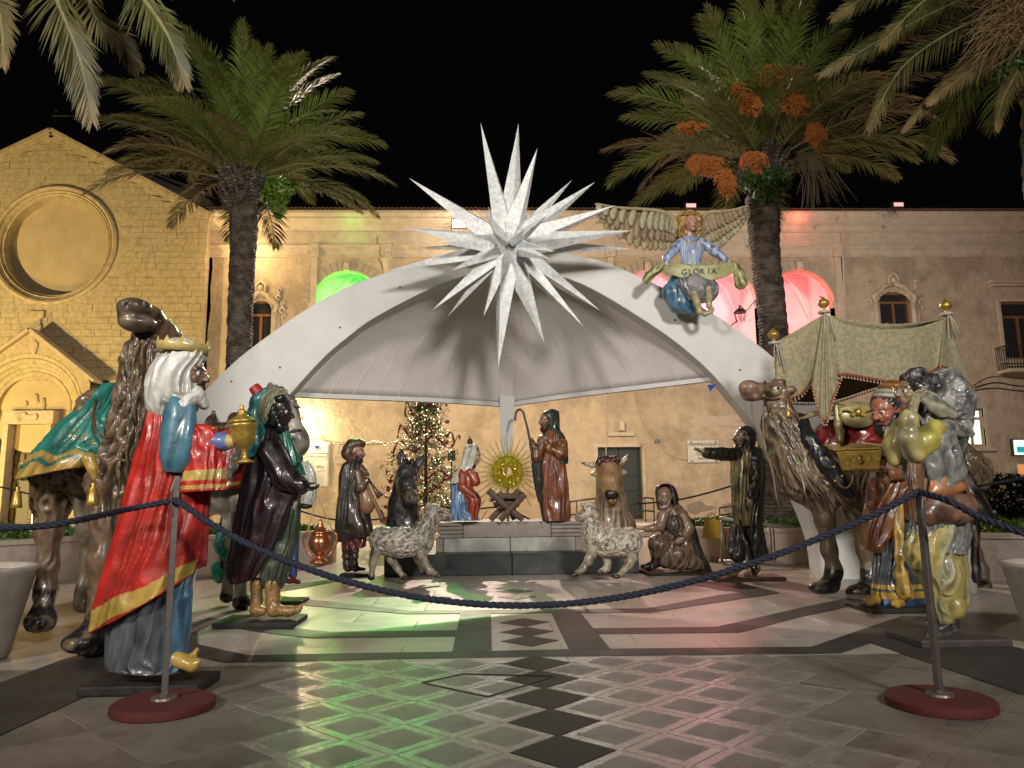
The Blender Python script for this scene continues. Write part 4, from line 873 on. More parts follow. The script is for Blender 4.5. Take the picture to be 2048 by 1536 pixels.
b = MB(); a = P(1014, 800, 12.5); tip = P(1011, 968, 12.75); m_ = P(1013, 870, 12.6)
b.add([a + [-.125, -.1, .05], a + [.125, -.1, .05], a + [.125, .15, .05], a + [-.125, .15, .05], m_ + [-.10, -.08, 0], m_ + [.10, -.08, 0], m_ + [.10, .12, 0], m_ + [-.10, .12, 0], tip], [(0, 1, 5, 4), (1, 2, 6, 5), (2, 3, 7, 6), (3, 0, 4, 7), (4, 5, 8), (5, 6, 8), (6, 7, 8), (7, 4, 8), (3, 2, 1, 0)])
b.mk('hanging_point', M_white, arch)
b = MB()
for x, y in ((463, 763), (560, 735), (680, 655), (800, 575), (1350, 640), (1480, 740)): b.lathe(P(x, y, YA - .006), [(.014, 0), (.014, .006)], 8, axis=(0, -1, 0))
b.mk('bolt', M_iron, arch)
# ---------------------------------------------------------------- the star
M_star = mat('glitter_zinc', (0.78, 0.80, 0.80), 0.45, 0.05, nscale=22, namt=0.2, color2=(0.55, 0.58, 0.60), c2scale=5, c2lo=0.5, c2hi=0.7, bump=0.003, bscale=150)
YS = 9.75; C0 = P(1016, 492, YS); star = thing('star', 'huge grey many pointed star on top of the white arch', 'star', C0)
tips = [(961, 245, .15, 26), (1037, 247, .3, 26), (1075, 296, -.25, 22), (818, 356, .1, 27), (977, 357, .3, 15), (1144, 360, .25, 15), (1190, 364, 0, 21), (1230, 411, -.1, 23), (1264, 461, -.2, 23), (1267, 498, .2, 17),
        (809, 455, -.1, 22), (841, 496, .3, 13), (776, 541, .1, 25), (865, 620, -.2, 22), (895, 633, .1, 18), (967, 633, -.25, 20), (996, 738, -.2, 27), (1089, 686, -.25, 23), (1168, 654, .0, 19), (1200, 621, .25, 22),
        (967, 419, -.75, 15), (1096, 430, -.8, 13), (985, 464, -1.0, 12), (1051, 459, -1.0, 12), (1111, 503, -.7, 15), (976, 413, .35, 14), (1143, 391, .3, 18), (902, 541, -.45, 15), (880, 486, -.4, 15), (1105, 520, -.9, 14), (1034, 540, -1.0, 13), (1000, 400, .9, 22), (930, 520, .9, 22), (1090, 560, .9, 22), (1140, 470, 1.1, 22)]
for i, (tx, ty, dd, w) in enumerate(tips):
    T_ = P(tx, ty, YS + dd); d = T_ - C0; L_ = np.linalg.norm(d); d /= L_
    s0 = C0 + d * .10; a = np.cross(d, [0, 1, .05]); a /= np.linalg.norm(a); c = np.cross(d, a); ww = w * YS / FPX; tw = rng.uniform(0, .8); ra = a * math.cos(tw) + c * math.sin(tw); rc = -a * math.sin(tw) + c * math.cos(tw)
    wb = s0 + d * .20
    v = [s0 + (ra * x + rc * y) * ww * .35 for x, y in ((1, 0), (0, .8), (-1, 0), (0, -.8))] + [wb + (ra * x + rc * y) * ww * 1.05 for x, y in ((1, 0), (0, .8), (-1, 0), (0, -.8))] + [T_]
    fl = [(k, (k + 1) % 4, 4 + (k + 1) % 4, 4 + k) for k in range(4)] + [(4 + k, 4 + (k + 1) % 4, 8) for k in range(4)] + [(3, 2, 1, 0)]
    mk('spike', v, fl, M_star, star, False)
b = MB(); b.lathe(C0, [(.001, -.2), (.12, -.16), (.2, 0), (.12, .16), (.001, .2)], 8); b.mk('core', M_star, star)
b = MB(); b.tube([C0, C0 + np.array([0, .75, -.1])], .05, 8); b.tube([C0 + np.array([-.1, 0, -.1]), C0 + np.array([-.12, .78, -.35])], .03, 8); b.mk('bracket', M_steel, star)
# ---------------------------------------------------------------- palms
M_frond = mat('palm_leaf', (0.085, 0.10, 0.022), 0.5, attr=True, nscale=4, namt=0.3, spec=0.25)
M_trunk = mat('palm_trunk', (0.16, 0.13, 0.10), 0.9, nscale=9, namt=0.4, wave=(4.5, 4, 'Z', 0.035), color2=(0.07, 0.055, 0.042), c2scale=5)
def frond_mesh(L_, droop, nl=66, lw=.017, ll=.62, lift=.5, dry=0.0, seed=0, vshape=.5, tipcol=0.0, twist=0.0):
    """frond along +X from the origin, first rising then bending down"""
    r_ = np.random.default_rng(seed); v = []; f = []; cl = []
    ts = np.linspace(0, 1, 26); el = R(lift) - R(droop) * ts ** 1.35; pts = [np.zeros(3)]
    for i in range(1, 26): pts.append(pts[-1] + L_ / 25 * np.array([math.cos(el[i]), 0, math.sin(el[i])]))
    pts = np.array(pts); pts[:, 1] += .10 * L_ * twist * ts ** 2
    b = MB(); b.tube(pts, [.034 * L_ / 3.5 * (1 - .93 * t) + .003 for t in ts], 5); v += b.v; f += b.f; cl += [(.16, .15, .06)] * len(b.v)
    for s_ in (-1, 1):
        for i in range(nl):
            t = .10 + .90 * (i + r_.uniform(-.25, .25)) / nl; t = min(max(t, .05), .995); k = t * 25; a = int(min(k, 24)); p = pts[a] + (pts[a + 1] - pts[a]) * (k - a)
            tg = pts[a + 1] - pts[a]; tg /= np.linalg.norm(tg); sd = np.array([0, s_, 0.0]); up = np.cross(tg, sd) * s_; up = up if up[2] > 0 else -up
            l = ll * L_ / 3.5 * (.28 + 1.0 * math.sin(PI * min(1, .08 + t * .95)) ** .7) * r_.uniform(.85, 1.1); ang = R(58 - 30 * t + r_.uniform(-5, 5)); vs = vshape * (1 - .4 * t) + r_.uniform(-.18, .18)
            d = tg * math.cos(ang) + (sd * math.cos(vs) + up * math.sin(vs)) * math.sin(ang); d /= np.linalg.norm(d)
            g_ = np.array([0, 0, -1.0]); w = lw * L_ / 3.5 * r_.uniform(.8, 1.15); wd_ = np.cross(d, up); wd_ /= np.linalg.norm(wd_) + 1e-9
            m_ = p + d * l * .5 + g_ * l * .05; e = p + d * l * .97 + g_ * l * (.2 + .18 * r_.random()); n0 = len(v)
            v += [p - wd_ * w * .4, p + wd_ * w * .4, m_ + wd_ * w, m_ - wd_ * w, e]
            f += [(n0, n0 + 1, n0 + 2, n0 + 3), (n0 + 3, n0 + 2, n0 + 4)]
            dd_ = dry + (.5 * tipcol if t > .8 else 0); base = np.array([.15, .215, .04]) * r_.uniform(.75, 1.25); drc = np.array([.20, .14, .065]); c_ = base * (1 - dd_) + drc * dd_; ct = base * (1 - min(1, dd_ + .35)) + drc * min(1, dd_ + .35)
            cl += [c_, c_, c_, c_, ct]
    me = bpy.data.meshes.new('frond'); me.from_pydata([tuple(map(float, p)) for p in v], [], f)
    at = me.color_attributes.new('Col', 'FLOAT_COLOR', 'POINT'); c4 = np.ones((len(v), 4), np.float32); c4[:, :3] = np.array(cl); at.data.foreach_set('color', c4.ravel()); me.materials.append(M_frond); return me
FM = {}
def frond(parent, org, az, el, L_, droop, dry=0, tw=0, roll=0):
    key = (round(el / 12), round(droop / 14), round(dry, 1), int(tw))
    if key not in FM: FM[key] = frond_mesh(3.5, key[1] * 14, lift=key[0] * 12, dry=dry, seed=len(FM), tipcol=.6, twist=tw)
    o = bpy.data.objects.new('frond', FM[key]); link(o); o.parent = parent; o.location = V3(org) - worg(parent)
    o.rotation_euler = (R(roll), 0, R(az)); s_ = L_ / 3.5; o.scale = (s_, s_ * rng.uniform(.9, 1.1), s_); return o
M_date = mat('dates', (0.52, 0.17, 0.03), 0.45, namt=0.35, nscale=30, coat=.2)
def dates(parent, c, w, h, n=900, seed=0):
    r_ = np.random.default_rng(seed); oct_ = np.array([(1, 0, 0), (0, 1, 0), (-1, 0, 0), (0, -1, 0), (0, 0, 1), (0, 0, -1)], float); of_ = np.array([(0, 1, 4), (1, 2, 4), (2, 3, 4), (3, 0, 4), (1, 0, 5), (2, 1, 5), (3, 2, 5), (0, 3, 5)])
    ns = 46; per = max(8, n // ns); cc = []; b = MB(); c = np.array(c); top = c + np.array([0, .1, h * .9])
    for k in range(ns):      # dates strung on hanging stalks
        a = r_.uniform(0, 2 * PI); rr_ = w * r_.uniform(.15, 1.1); e = c + np.array([rr_ * math.cos(a), .7 * rr_ * math.sin(a), -h * r_.uniform(.1, 1.15) * (1.1 - .5 * rr_ / w)]); m_ = (top + e) / 2 + np.array([math.cos(a), math.sin(a) * .7, .5]) * rr_ * .35
        ts = r_.uniform(.25, 1, per)[:, None]; q = top * (1 - ts) ** 2 + 2 * m_ * ts * (1 - ts) + e * ts ** 2; cc.append(q + r_.normal(size=q.shape) * .022); b.tube([top, top * .25 + m_ * .5 + e * .25, e], .004, 3, False)
    cc = np.concatenate(cc); n = len(cc)
    V = (cc[:, None] + oct_[None] * np.array([.013, .013, .018]) * r_.uniform(.7, 1.3, (n, 1, 1))).reshape(-1, 3); Fc = (of_[None] + 6 * np.arange(n)[:, None, None]).reshape(-1, 3)
    o = mk('date_cluster', V, Fc, M_date, parent, False); o['kind'] = 'stuff'; b.mk('date_stalk', mat('date_stalks', (0.30, 0.17, 0.04), 0.6), parent)
def trunk(parent, pts, rad, seed=0):
    q = np.array(smooth_rows(pts, 130)); rr = np.interp(np.linspace(0, 1, 130), np.linspace(0, 1, len(rad)), rad); n = 40; V = []; k0 = 0
    for i in range(130):
        for k in range(n):
            a = 2 * PI * k / n; st = .5 + .5 * math.sin(i * 1.35 + 2 * math.sin(a * 1 + seed) + a * 2); d = rr[i] * (1 + .055 * st + .025 * math.sin(a * 9 + i * .7))
            V.append(q[i] + np.array([d * math.cos(a), d * math.sin(a), 0]))
    V = np.array(V); cc = q.repeat(n, 0); dr = V - cc; V = V + dr * (vnoise(V, 9, seed) * .06)[:, None]
    F_ = [(i * n + k, i * n + (k + 1) % n, (i + 1) * n + (k + 1) % n, (i + 1) * n + k) for i in range(129) for k in range(n)]
    return mk('trunk', V, F_, M_trunk, parent)
M_fern = mat('fern_green', (0.05, 0.13, 0.02), 0.5, namt=0.4, nscale=10)
def leafball(name, parent, c, r, n, m, s=.05, seed=0, lo=-1.0, hi=1.0, stuff=True, kind=None, label=None):
    r_ = np.random.default_rng(seed); u = r_.normal(size=(n, 3)); u /= np.linalg.norm(u, axis=1, keepdims=True); u *= r_.uniform(.45, 1.0, (n, 1)) ** .6; c3 = np.array(c) + u * np.array(r)
    a = r_.normal(size=(n, 3)); a /= np.linalg.norm(a, axis=1, keepdims=True); b_ = np.cross(a, r_.normal(size=(n, 3))); b_ /= np.linalg.norm(b_, axis=1, keepdims=True); ss = s * r_.uniform(.5, 1.3, (n, 1))
    V = np.stack([c3 - a * ss, c3 + b_ * ss * .35, c3 + a * ss, c3 - b_ * ss * .35], 1).reshape(-1, 3); F_ = np.arange(4 * n).reshape(n, 4)
    o = mk(name, V, F_, m, parent, False); 
    if stuff: o['kind'] = 'stuff'
    return o
def palm(label, Y, tp, rad, crown, nf, Lr, seed, dat=(), boss=.46, azr=(0, 360), phase=0.0, group=None):
    r_ = np.random.default_rng(seed); base = P(tp[0][0], 1000, Y); base[2] = 0
    t = thing('palm_tree', label, 'palm tree', base, group)
    cc = P(crown[0], crown[1], Y)
    pts = [P(x, y, Y) for x, y in tp]; pts[0][2] = 0
    trunk(t, pts, rad, seed)
    V = []; b = MB()      # the boss of old leaf bases
    for k in range(230):
        a = r_.uniform(0, 2 * PI); z = r_.uniform(-.75, .35); rr_ = boss * (1 - .55 * max(0, z) - .25 * max(0, -z)) * .85; p = cc + np.array([rr_ * math.cos(a), rr_ * math.sin(a), z * .8]); d = np.array([math.cos(a), math.sin(a), .9]) * r_.uniform(.12, .26)
        b.tube([p - d * .3, p + d * .5, p + d], [.055, .045, .012], 4)
    b.lathe(cc + np.array([0, 0, -.6]), [(rad[-1], 0), (boss * .8, .3), (boss * .8, .7), (.2, 1.0)], 20)
    o = b.mk('leaf_bases', M_trunk, t)
    for i in range(nf):
        az = phase + i * 137.508; q = (i + .5) / nf; el = 86 - 72 * q ** 1.2; dr = 34 + 34 * r_.random() + 10 * q
        if not (azr[0] <= az % 360 <= azr[1]): continue
        rr_ = .25 * q; p = cc + np.array([rr_ * math.cos(R(az)), rr_ * math.sin(R(az)), .25 * (1 - q)])
        frond(t, p, az + r_.uniform(-7, 7), el + r_.uniform(-6, 6), Lr * r_.uniform(.88, 1.08) * (1 - .08 * abs(q - .5)), min(dr, 110), dry=0.0 if q < .8 else (.3 if r_.random() < .6 else .7), tw=r_.integers(-1, 2), roll=r_.uniform(-14, 14))
    for j, (px, py, w, h, dd) in enumerate(dat): dates(t, P(px, py, Y + dd - 1.3), w, h, int(2200 * w * h / .09), seed + j)
    return t, cc
t, cc = palm('date palm with a slim bare crown standing left of the arch beside the church', 15.6, [(478, 1050), (478, 800), (480, 650), (486, 500), (489, 400)], [.33, .27, .245, .26, .32], (490, 366), 62, 3.1, 3)
[leafball('fern_tuft', t, P(548 + a, 372 + b_, 15.2), (.13 + .03 * (i % 3), .15, .14 + .03 * (i % 2)), 110, mat('bright_fern', (0.11, 0.20, 0.02), .5, namt=.5), .085, 4 + i) for i, (a, b_) in enumerate(((-6, -10), (14, -4), (30, 2), (22, 20), (4, 34), (-10, 20), (10, 52), (-4, 8)))]
t, cc2 = palm('tall palm laden with orange date clusters behind the angel', 14.6, [(1562, 1060), (1556, 800), (1546, 650), (1530, 500), (1526, 395)], [.60, .31, .27, .28, .35], (1530, 330), 66, 3.4, 11,
          [(1415, 330, .34, .22, -.5), (1452, 360, .26, .32, -.5), (1508, 320, .26, .24, -.7), (1385, 255, .3, .12, -.4), (1500, 205, .25, .30, -.2), (1545, 150, .28, .3, -.1), (1590, 205, .24, .3, -.3), (1630, 265, .2, .3, 0), (1395, 325, .2, .2, -.2), (1480, 180, .2, .25, 0)], boss=.5, phase=40)
[leafball('fern_tuft', t, P(1532 + a, 358 + b_, 14.15), (.30, .3, .22), 420, mat('dark_fern', (0.05, 0.10, 0.02), 0.5, namt=0.4), .075, 5 + i) for i, (a, b_) in enumerate(((-22, 4), (4, -4), (20, 8), (-4, 26)))]
b = MB(); r_ = np.random.default_rng(5)
for k in range(60):
    a = P(1600 + r_.uniform(-15, 15), 300 + r_.uniform(-10, 30), 14.4); e = a + np.array([r_.uniform(-.1, .9), r_.uniform(-.4, .4), -r_.uniform(.5, 1.3)]); b.tube([a, (a + e) / 2 + [.12, 0, .1], e], [.008, .006, .003], 4, False)
b.mk('dead_stalk', mat('dead_stalks', (0.17, 0.14, 0.08), 0.8), t)
M_strip = 0
# near palm top left: crown out of the frame, fronds hanging in
t = thing('palm_tree', 'near palm whose long fronds hang in from the top left corner', 'palm tree', (-5.6, 5.4, 0)); cL = P(-330, -330, 5.4)
trunk(t, [(-5.6, 5.4, 0), (-5.55, 5.4, 2.5), (float(cL[0]) - .3, 5.4, float(cL[2]) - .3)], [.45, .38, .40], 2)
def frond_to(t, org, pts, droop_seed, wid=.42, dry=0.0, nl=74, lw=.012, Y=None, vs=.35):
    """frond whose midrib runs through given pixel positions (px,py,Y)"""
    q = np.array([P(*p) for p in pts]); q = np.vstack([org, q]) if org is not None else q; ts = smooth_rows(q, 40); r_ = np.random.default_rng(droop_seed); b = MB(); L_ = np.linalg.norm(np.diff(ts, axis=0), axis=1).sum()
    b.tube(ts, [.026 * (1 - .92 * i / 39) + .003 for i in range(40)], 5); v = list(b.v); f = list(b.f); cl = [(.17, .16, .07)] * len(v); view = np.array([0, 1, .15])
    for s_ in (-1, 1):
        for i in range(nl):
            t_ = .08 + .92 * (i + r_.uniform(-.2, .2)) / nl; k = min(max(t_, 0), .999) * 39; a = int(k); p = ts[a] + (ts[min(a + 1, 39)] - ts[a]) * (k - a); tg = ts[min(a + 1, 39)] - ts[max(a - 1, 0)]; tg /= np.linalg.norm(tg)
            sd = np.cross(tg, view); sd /= np.linalg.norm(sd); up = np.cross(sd, tg); up *= -1 if up[1] > 0 else 1
            l = wid * (.35 + .9 * math.sin(PI * min(1, .1 + t_ * .93)) ** .7) * r_.uniform(.85, 1.1); ang = R(50 - 26 * t_ + r_.uniform(-5, 5)); w_ = r_.uniform(-.15, .15) + vs
            d = tg * math.cos(ang) + (s_ * sd * math.cos(w_) + up * math.sin(w_)) * math.sin(ang); wd_ = np.cross(d, up); wd_ /= np.linalg.norm(wd_); w = lw * r_.uniform(.8, 1.2)
            m_ = p + d * l * .5 + np.array([0, 0, -.03 * l]); e = p + d * l + np.array([0, 0, -l * r_.uniform(.1, .25)]); n0 = len(v)
            v += [tuple(x) for x in (p - wd_ * w * .5, p + wd_ * w * .5, m_ + wd_ * w, m_ - wd_ * w, e)]; f += [(n0, n0 + 1, n0 + 2, n0 + 3), (n0 + 3, n0 + 2, n0 + 4)]
            base = np.array([.048, .052, .012]) * r_.uniform(.6, 1.25); drc = np.array([.24, .16, .07]); dd_ = dry + (.35 if t_ > .85 else 0); cl += [base * (1 - dd_) + drc * dd_] * 5
    return mk('frond', v, f, M_frond, t, False, cols=cl)
for pts, w_, dr_ in (([(60, -120, 5.2), (118, 10, 5.1), (160, 120, 5.2), (184, 240, 5.3)], .36, .1), ([(120, -140, 5.6), (185, 20, 5.6), (235, 70, 5.6), (276, 136, 5.7)], .27, .2), ([(200, -110, 5.0), (290, 0, 5.0), (340, 80, 5.0), (368, 165, 5.1)], .30, .0), ([(-120, -80, 5.0), (-20, -10, 5.0), (4, 60, 5.0), (5, 128, 5.0)], .28, .25), ([(300, -300, 6), (420, -160, 6), (470, -60, 6), (480, -20, 6)], .3, 0)):
    frond_to(t, cL, pts, int(pts[1][0]) + 500, w_ * .74, dr_, nl=112, lw=.009)
for k in range(14): frond(t, cL, 60 + k * 23, 50 - 6 * (k % 6), 2.6, 80)
# near palm top right
t = thing('palm_tree', 'near palm with a tangle of date stalks in the top right corner', 'palm tree', (6.9, 9.4, 0)); cR = P(2110, 20, 9.2)
trunk(t, [(float(P(2110, 20, 9.4)[0]) + .1, 9.4, 0), (float(P(2120, 500, 9.4)[0]), 9.4, 3.0), (float(cR[0]) + .12, 9.4, float(cR[2]) - .2)], [.5, .38, .42], 6)
for pts, w_, dr_ in (([(2000, 25, 9), (1900, 65, 8.9), (1800, 140, 8.8), (1735, 262, 8.8)], .42, .05), ([(2010, -30, 9.2), (1900, 10, 9.3), (1780, 70, 9.4), (1640, 150, 9.6)], .40, .05), ([(2010, -60, 9), (1880, -50, 9), (1760, -20, 9), (1665, 35, 9)], .42, .05),
                     ([(2010, 70, 9.1), (1930, 130, 9.1), (1860, 200, 9.1), (1805, 262, 9.1)], .22, .3), ([(2050, 90, 9), (1975, 120, 9), (1900, 170, 9), (1855, 206, 9)], .25, .55), ([(2060, 100, 8.9), (2030, 150, 8.8), (2005, 200, 8.8), (1993, 258, 8.8)], .22, .3),
                     ([(2020, -60, 8.6), (1960, -60, 8.2), (1850, 0, 8), (1760, 90, 7.9)], .42, .0), ([(2150, 80, 8.8), (2120, 160, 8.6), (2085, 220, 8.6), (2060, 300, 8.6)], .3, .1), ([(2040, -120, 9), (1950, -160, 9), (1860, -120, 9), (1790, -50, 9)], .42, .0), ([(2080, -120, 9), (2030, -200, 9), (1980, -180, 8.8), (1930, -90, 8.6)], .42, .0)):
    frond_to(t, cR, pts, int(pts[1][0]) + 77, w_ * .85, dr_, nl=96, lw=.012)
for k in range(16): frond(t, cR, -80 + k * 14, 60 - 8 * (k % 7), 2.8, 85)
b = MB(); r_ = np.random.default_rng(9)
for k in range(420):
    a = P(2040 + r_.uniform(-50, 40), 20 + r_.uniform(-60, 50), 9 + r_.uniform(-.6, .3)); e = a + np.array([r_.uniform(-.75, .15), r_.uniform(-.35, .25), -r_.uniform(.15, .75)]); m_ = (a + e) / 2 + r_.normal(size=3) * .10; b.tube([a, m_, e], [.006, .005, .003], 3, False)
b.mk('date_stalk', mat('dry_date_stalks', (0.20, 0.13, 0.05), 0.7), t)
leafball('ivy', t, P(2040, 130, 8.9), (.3, .25, .2), 500, M_fern, .05, 8)
# ---------------------------------------------------------------- planters
M_plant = mat('planter_render', (0.50, 0.41, 0.35), 0.7, nscale=2, namt=0.15, bump=0.004, bscale=12, color2=(0.30, 0.25, 0.2), c2scale=2)
M_soil = mat('soil', (0.035, 0.025, 0.018), 0.95, bump=0.02)
M_cover = mat('ground_ivy', (0.06, 0.13, 0.02), 0.45, namt=0.45, nscale=8)
def planter(label, cx, cy, r, h, seed, hh=.18):
    t = thing('planter', label, 'planter', (cx, cy, 0), 'round rendered planters ringing the square')
    N_ = 96; n_ = 16
    for i in range(n_):
        a0, a1 = 2 * PI * (i + .01) / n_, 2 * PI * (i + .99) / n_; b = MB(); v = []
        for j in range(7):
            a = a0 + (a1 - a0) * j / 6; ca, sa = math.cos(a), math.sin(a)
            for rr_, z in ((r, 0), (r, h - .07), (r + .035, h - .065), (r + .035, h), (r - .28, h), (r - .28, h - .2)): v.append((cx + rr_ * ca, cy + rr_ * sa, z))
        f = [(j * 6 + k, (j + 1) * 6 + k, (j + 1) * 6 + k + 1, j * 6 + k + 1) for j in range(6) for k in range(5)]; b.add(v, f); b.mk('planter_wall', M_plant, t)
    b = MB(); b.lathe((cx, cy, 0), [(.01, h - .12), (r - .27, h - .12)], 40, caps=False); b.mk('soil', M_soil, t)
    o = leafball('ground_cover', t, (cx, cy, h + .0), (r - .22, r - .22, hh), 9000, M_cover, .055, seed); return t
planter('round planter with green ground cover at the left edge behind the camel', -9.3, 12.5, 3.1, .66, 21)
planter('round planter circling the left palm behind the horse', -5.1, 14.6, 2.2, .62, 22, .1)
planter('round planter circling the date laden palm on the right', 5.75, 15.0, 2.15, .60, 23)
planter('round planter full of bright ground cover at the right edge', 8.1, 11.7, 2.15, .62, 24, .22)
t = thing('rose_bush', 'leafy rose bush growing in the planter at the right edge', 'bush', P(2030, 1060, 11.2)); leafball('foliage', t, P(2020, 990, 11.6), (.75, .5, .33), 2200, mat('bush_leaf', (0.025, 0.05, 0.012), 0.5, namt=.4), .06, 31)
b = MB(); r_ = np.random.default_rng(2)
for k in range(16): a = P(2020 + r_.uniform(-30, 30), 1060, 11.5); b.tube([a, a + [r_.uniform(-.4, .4), r_.uniform(-.2, .2), r_.uniform(.4, .8)]], .008, 5)
b.mk('stem', M_trunk, t)
M_pot = mat('concrete_pot', (0.42, 0.38, 0.33), 0.65, nscale=5, namt=0.15, bump=0.003)
def pot(label, px, pyb, pyt, rpx):
    c = G(px, pyb); Y = c[1] ; k = Y / FPX; h = (pyb - pyt) * k * .985; r = rpx * k; t = thing('concrete_pot', label, 'pot', c, 'tapered concrete pots at the frame edges'); b = MB()
    b.lathe(c, [(r * .72, 0), (r * .76, .02), (r * .98, h - .05), (r * 1.02, h - .02), (r * 1.0, h), (r * .93, h), (r * .9, h - .05)], 48, caps=False); b.mk('pot_wall', M_pot, t, True)
    b = MB(); b.lathe(c, [(.001, h - .05), (r * .91, h - .05)], 32, caps=False); b.mk('lid', mat('pot_lid', (0.30, 0.26, 0.2), 0.6), t)
pot('large tapered concrete pot cut by the left edge', -128, 1325, 1150, 152)
pot('large tapered concrete pot cut by the right edge', 2182, 1288, 1130, 138)
# ---------------------------------------------------------------- stanchions and ropes
M_red = mat('dark_red_base', (0.09, 0.014, 0.013), 0.75, nscale=25, namt=0.25, bump=0.002, bscale=90)
def stanchion(label, top, bot, w=.013):
    c = G(bot[0], bot[1]); Y = c[1]; tp = P(top[0], top[1], Y); t = thing('stanchion', label, 'stanchion', c, 'square posts that carry the rope')
    b = MB(); b.lathe(c, [(.275, .0), (.278, .008), (.276, .040), (.262, .050), (.001, .056)], 56); b.mk('base', M_red, t, True).modifiers.new('es', 'EDGE_SPLIT')
    b = MB(); b.lathe(c + [0, 0, .056], [(.075, 0), (.07, .012), (.03, .016), (.03, .03)], 24); b.mk('collar', M_steel, t)
    b = MB(); d = tp - c; n_ = np.array([w, 0, 0]); m_ = np.array([0, w, 0]); ca, sa = math.cos(.5), math.sin(.5); n_, m_ = np.array([ca, sa, 0]) * w * 1.4, np.array([-sa, ca, 0]) * w * 1.4
    lo = c + [0, 0, .06]; b.add([lo - n_ - m_, lo + n_ - m_, lo + n_ + m_, lo - n_ + m_, tp - n_ - m_, tp + n_ - m_, tp + n_ + m_, tp - n_ + m_], [(0, 1, 5, 4), (1, 2, 6, 5), (2, 3, 7, 6), (3, 0, 4, 7), (4, 5, 6, 7)]); bevel(b.mk('post', M_steel, t), .003)
    b = MB(); b.tube([tp + [0, -.03, -.02 + .0], tp + [-.012, -.045, -.09], tp + [-.008, -.035, -.19], tp + [0, -.02, -.24]], .005, 6); b.mk('hook', M_steel, t)
    return c, tp
cl, tl = stanchion('left steel post on a dark red disc in front of the red cloaked king', (354, 952), (327, 1418), .0125)
cr, tr = stanchion('right steel post on a dark red disc in front of the sheep carrier', (1838, 985), (1881, 1411), .0125)
M_rope = mat('navy_rope', (0.012, 0.016, 0.035), 0.75, nscale=60, namt=0.3, bump=0.003, bscale=300)
def rope(label, pts, r, pitch=.055, fine=True, n=None):
    q = smooth_rows([tuple(p) for p in pts], 300); d = np.r_[0, np.cumsum(np.linalg.norm(np.diff(q, axis=0), axis=1))]; n = n or int(d[-1] / (pitch / 7)) + 2
    s_ = np.linspace(0, d[-1], n); q = np.stack([np.interp(s_, d, q[:, k]) for k in range(3)], 1); t = thing('rope', label, 'rope', q[0], 'navy twisted barrier ropes')
    tg = np.gradient(q, axis=0); tg /= np.linalg.norm(tg, axis=1, keepdims=True); up = np.array([0, 0, 1.0]); a = np.cross(tg, up); a /= np.linalg.norm(a, axis=1, keepdims=True); b_ = np.cross(tg, a)
    for k in range(3 if fine else 1):
        ph = 2 * PI * s_ / (pitch * 3) * (1) + k * 2 * PI / 3; c = q + (a * np.cos(ph)[:, None] + b_ * np.sin(ph)[:, None]) * r * (.55 if fine else 0)
        b = MB(); b.tube(c, r * (.60 if fine else 1), 6); b.mk('strand', M_rope, t, True)
    return t
Yl, Yr = tl[1], tr[1]; kl = .008
mid = [(420, 1046), (500, 1090), (600, 1132), (700, 1164), (820, 1192), (940, 1207), (1060, 1211), (1180, 1203), (1300, 1183), (1420, 1153), (1540, 1114), (1640, 1076), (1740, 1033), (1800, 1003)]
pts = [P(350, 1000, Yl - .03), P(380, 1018, Yl - .04)] + [P(x, y, Yl + (Yr - Yl) * i / 13 - .06) for i, (x, y) in enumerate(mid)] + [P(1838, 983, Yr - .04)]
rope('sagging navy rope between the two near posts', pts, .0175, .042)
rope('navy rope from the left post out of the left edge', [P(-60, 1056, 3.9), P(60, 1054, 3.95), P(160, 1040, 4.0), P(260, 1018, Yl - .04), P(350, 1000, Yl - .03)], .0165, .042)
rope('navy rope from the right post out of the right edge', [P(1838, 983, Yr - .04), P(1900, 1003, 4.0), P(1960, 1034, 3.95), P(2060, 1070, 3.8), P(2160, 1090, 3.8)], .0175, .042)
rope('dark far rope passing behind the bagpiper', [P(600, 1022, 12.8), P(660, 1038, 12.9), P(720, 1041, 13), P(780, 1034, 13.1), P(850, 1010, 13.2)], .016, fine=False, n=60)
rope('dark far rope behind the manger', [P(850, 1010, 13.2), P(940, 1018, 13.3), P(1010, 1016, 13.3), P(1080, 1046, 13.3), P(1140, 1038, 13.2)], .016, fine=False, n=60)
rope('dark far rope rising behind the kneeling shepherd', [P(1270, 1008, 13.2), P(1340, 1002, 13), P(1400, 990, 12.8), P(1470, 970, 12.5)], .017, fine=False, n=60)
rope('thin far rope at the left edge behind the camel', [P(-30, 968, 11), P(20, 978, 11), P(75, 990, 11), P(140, 985, 11)], .013, fine=False, n=60)
rope('taut dark rope at the right edge beyond the sheep carrier', [P(1925, 978, 8.6), P(1980, 968, 8.2), P(2060, 954, 7.9)], .016, fine=False, n=60)
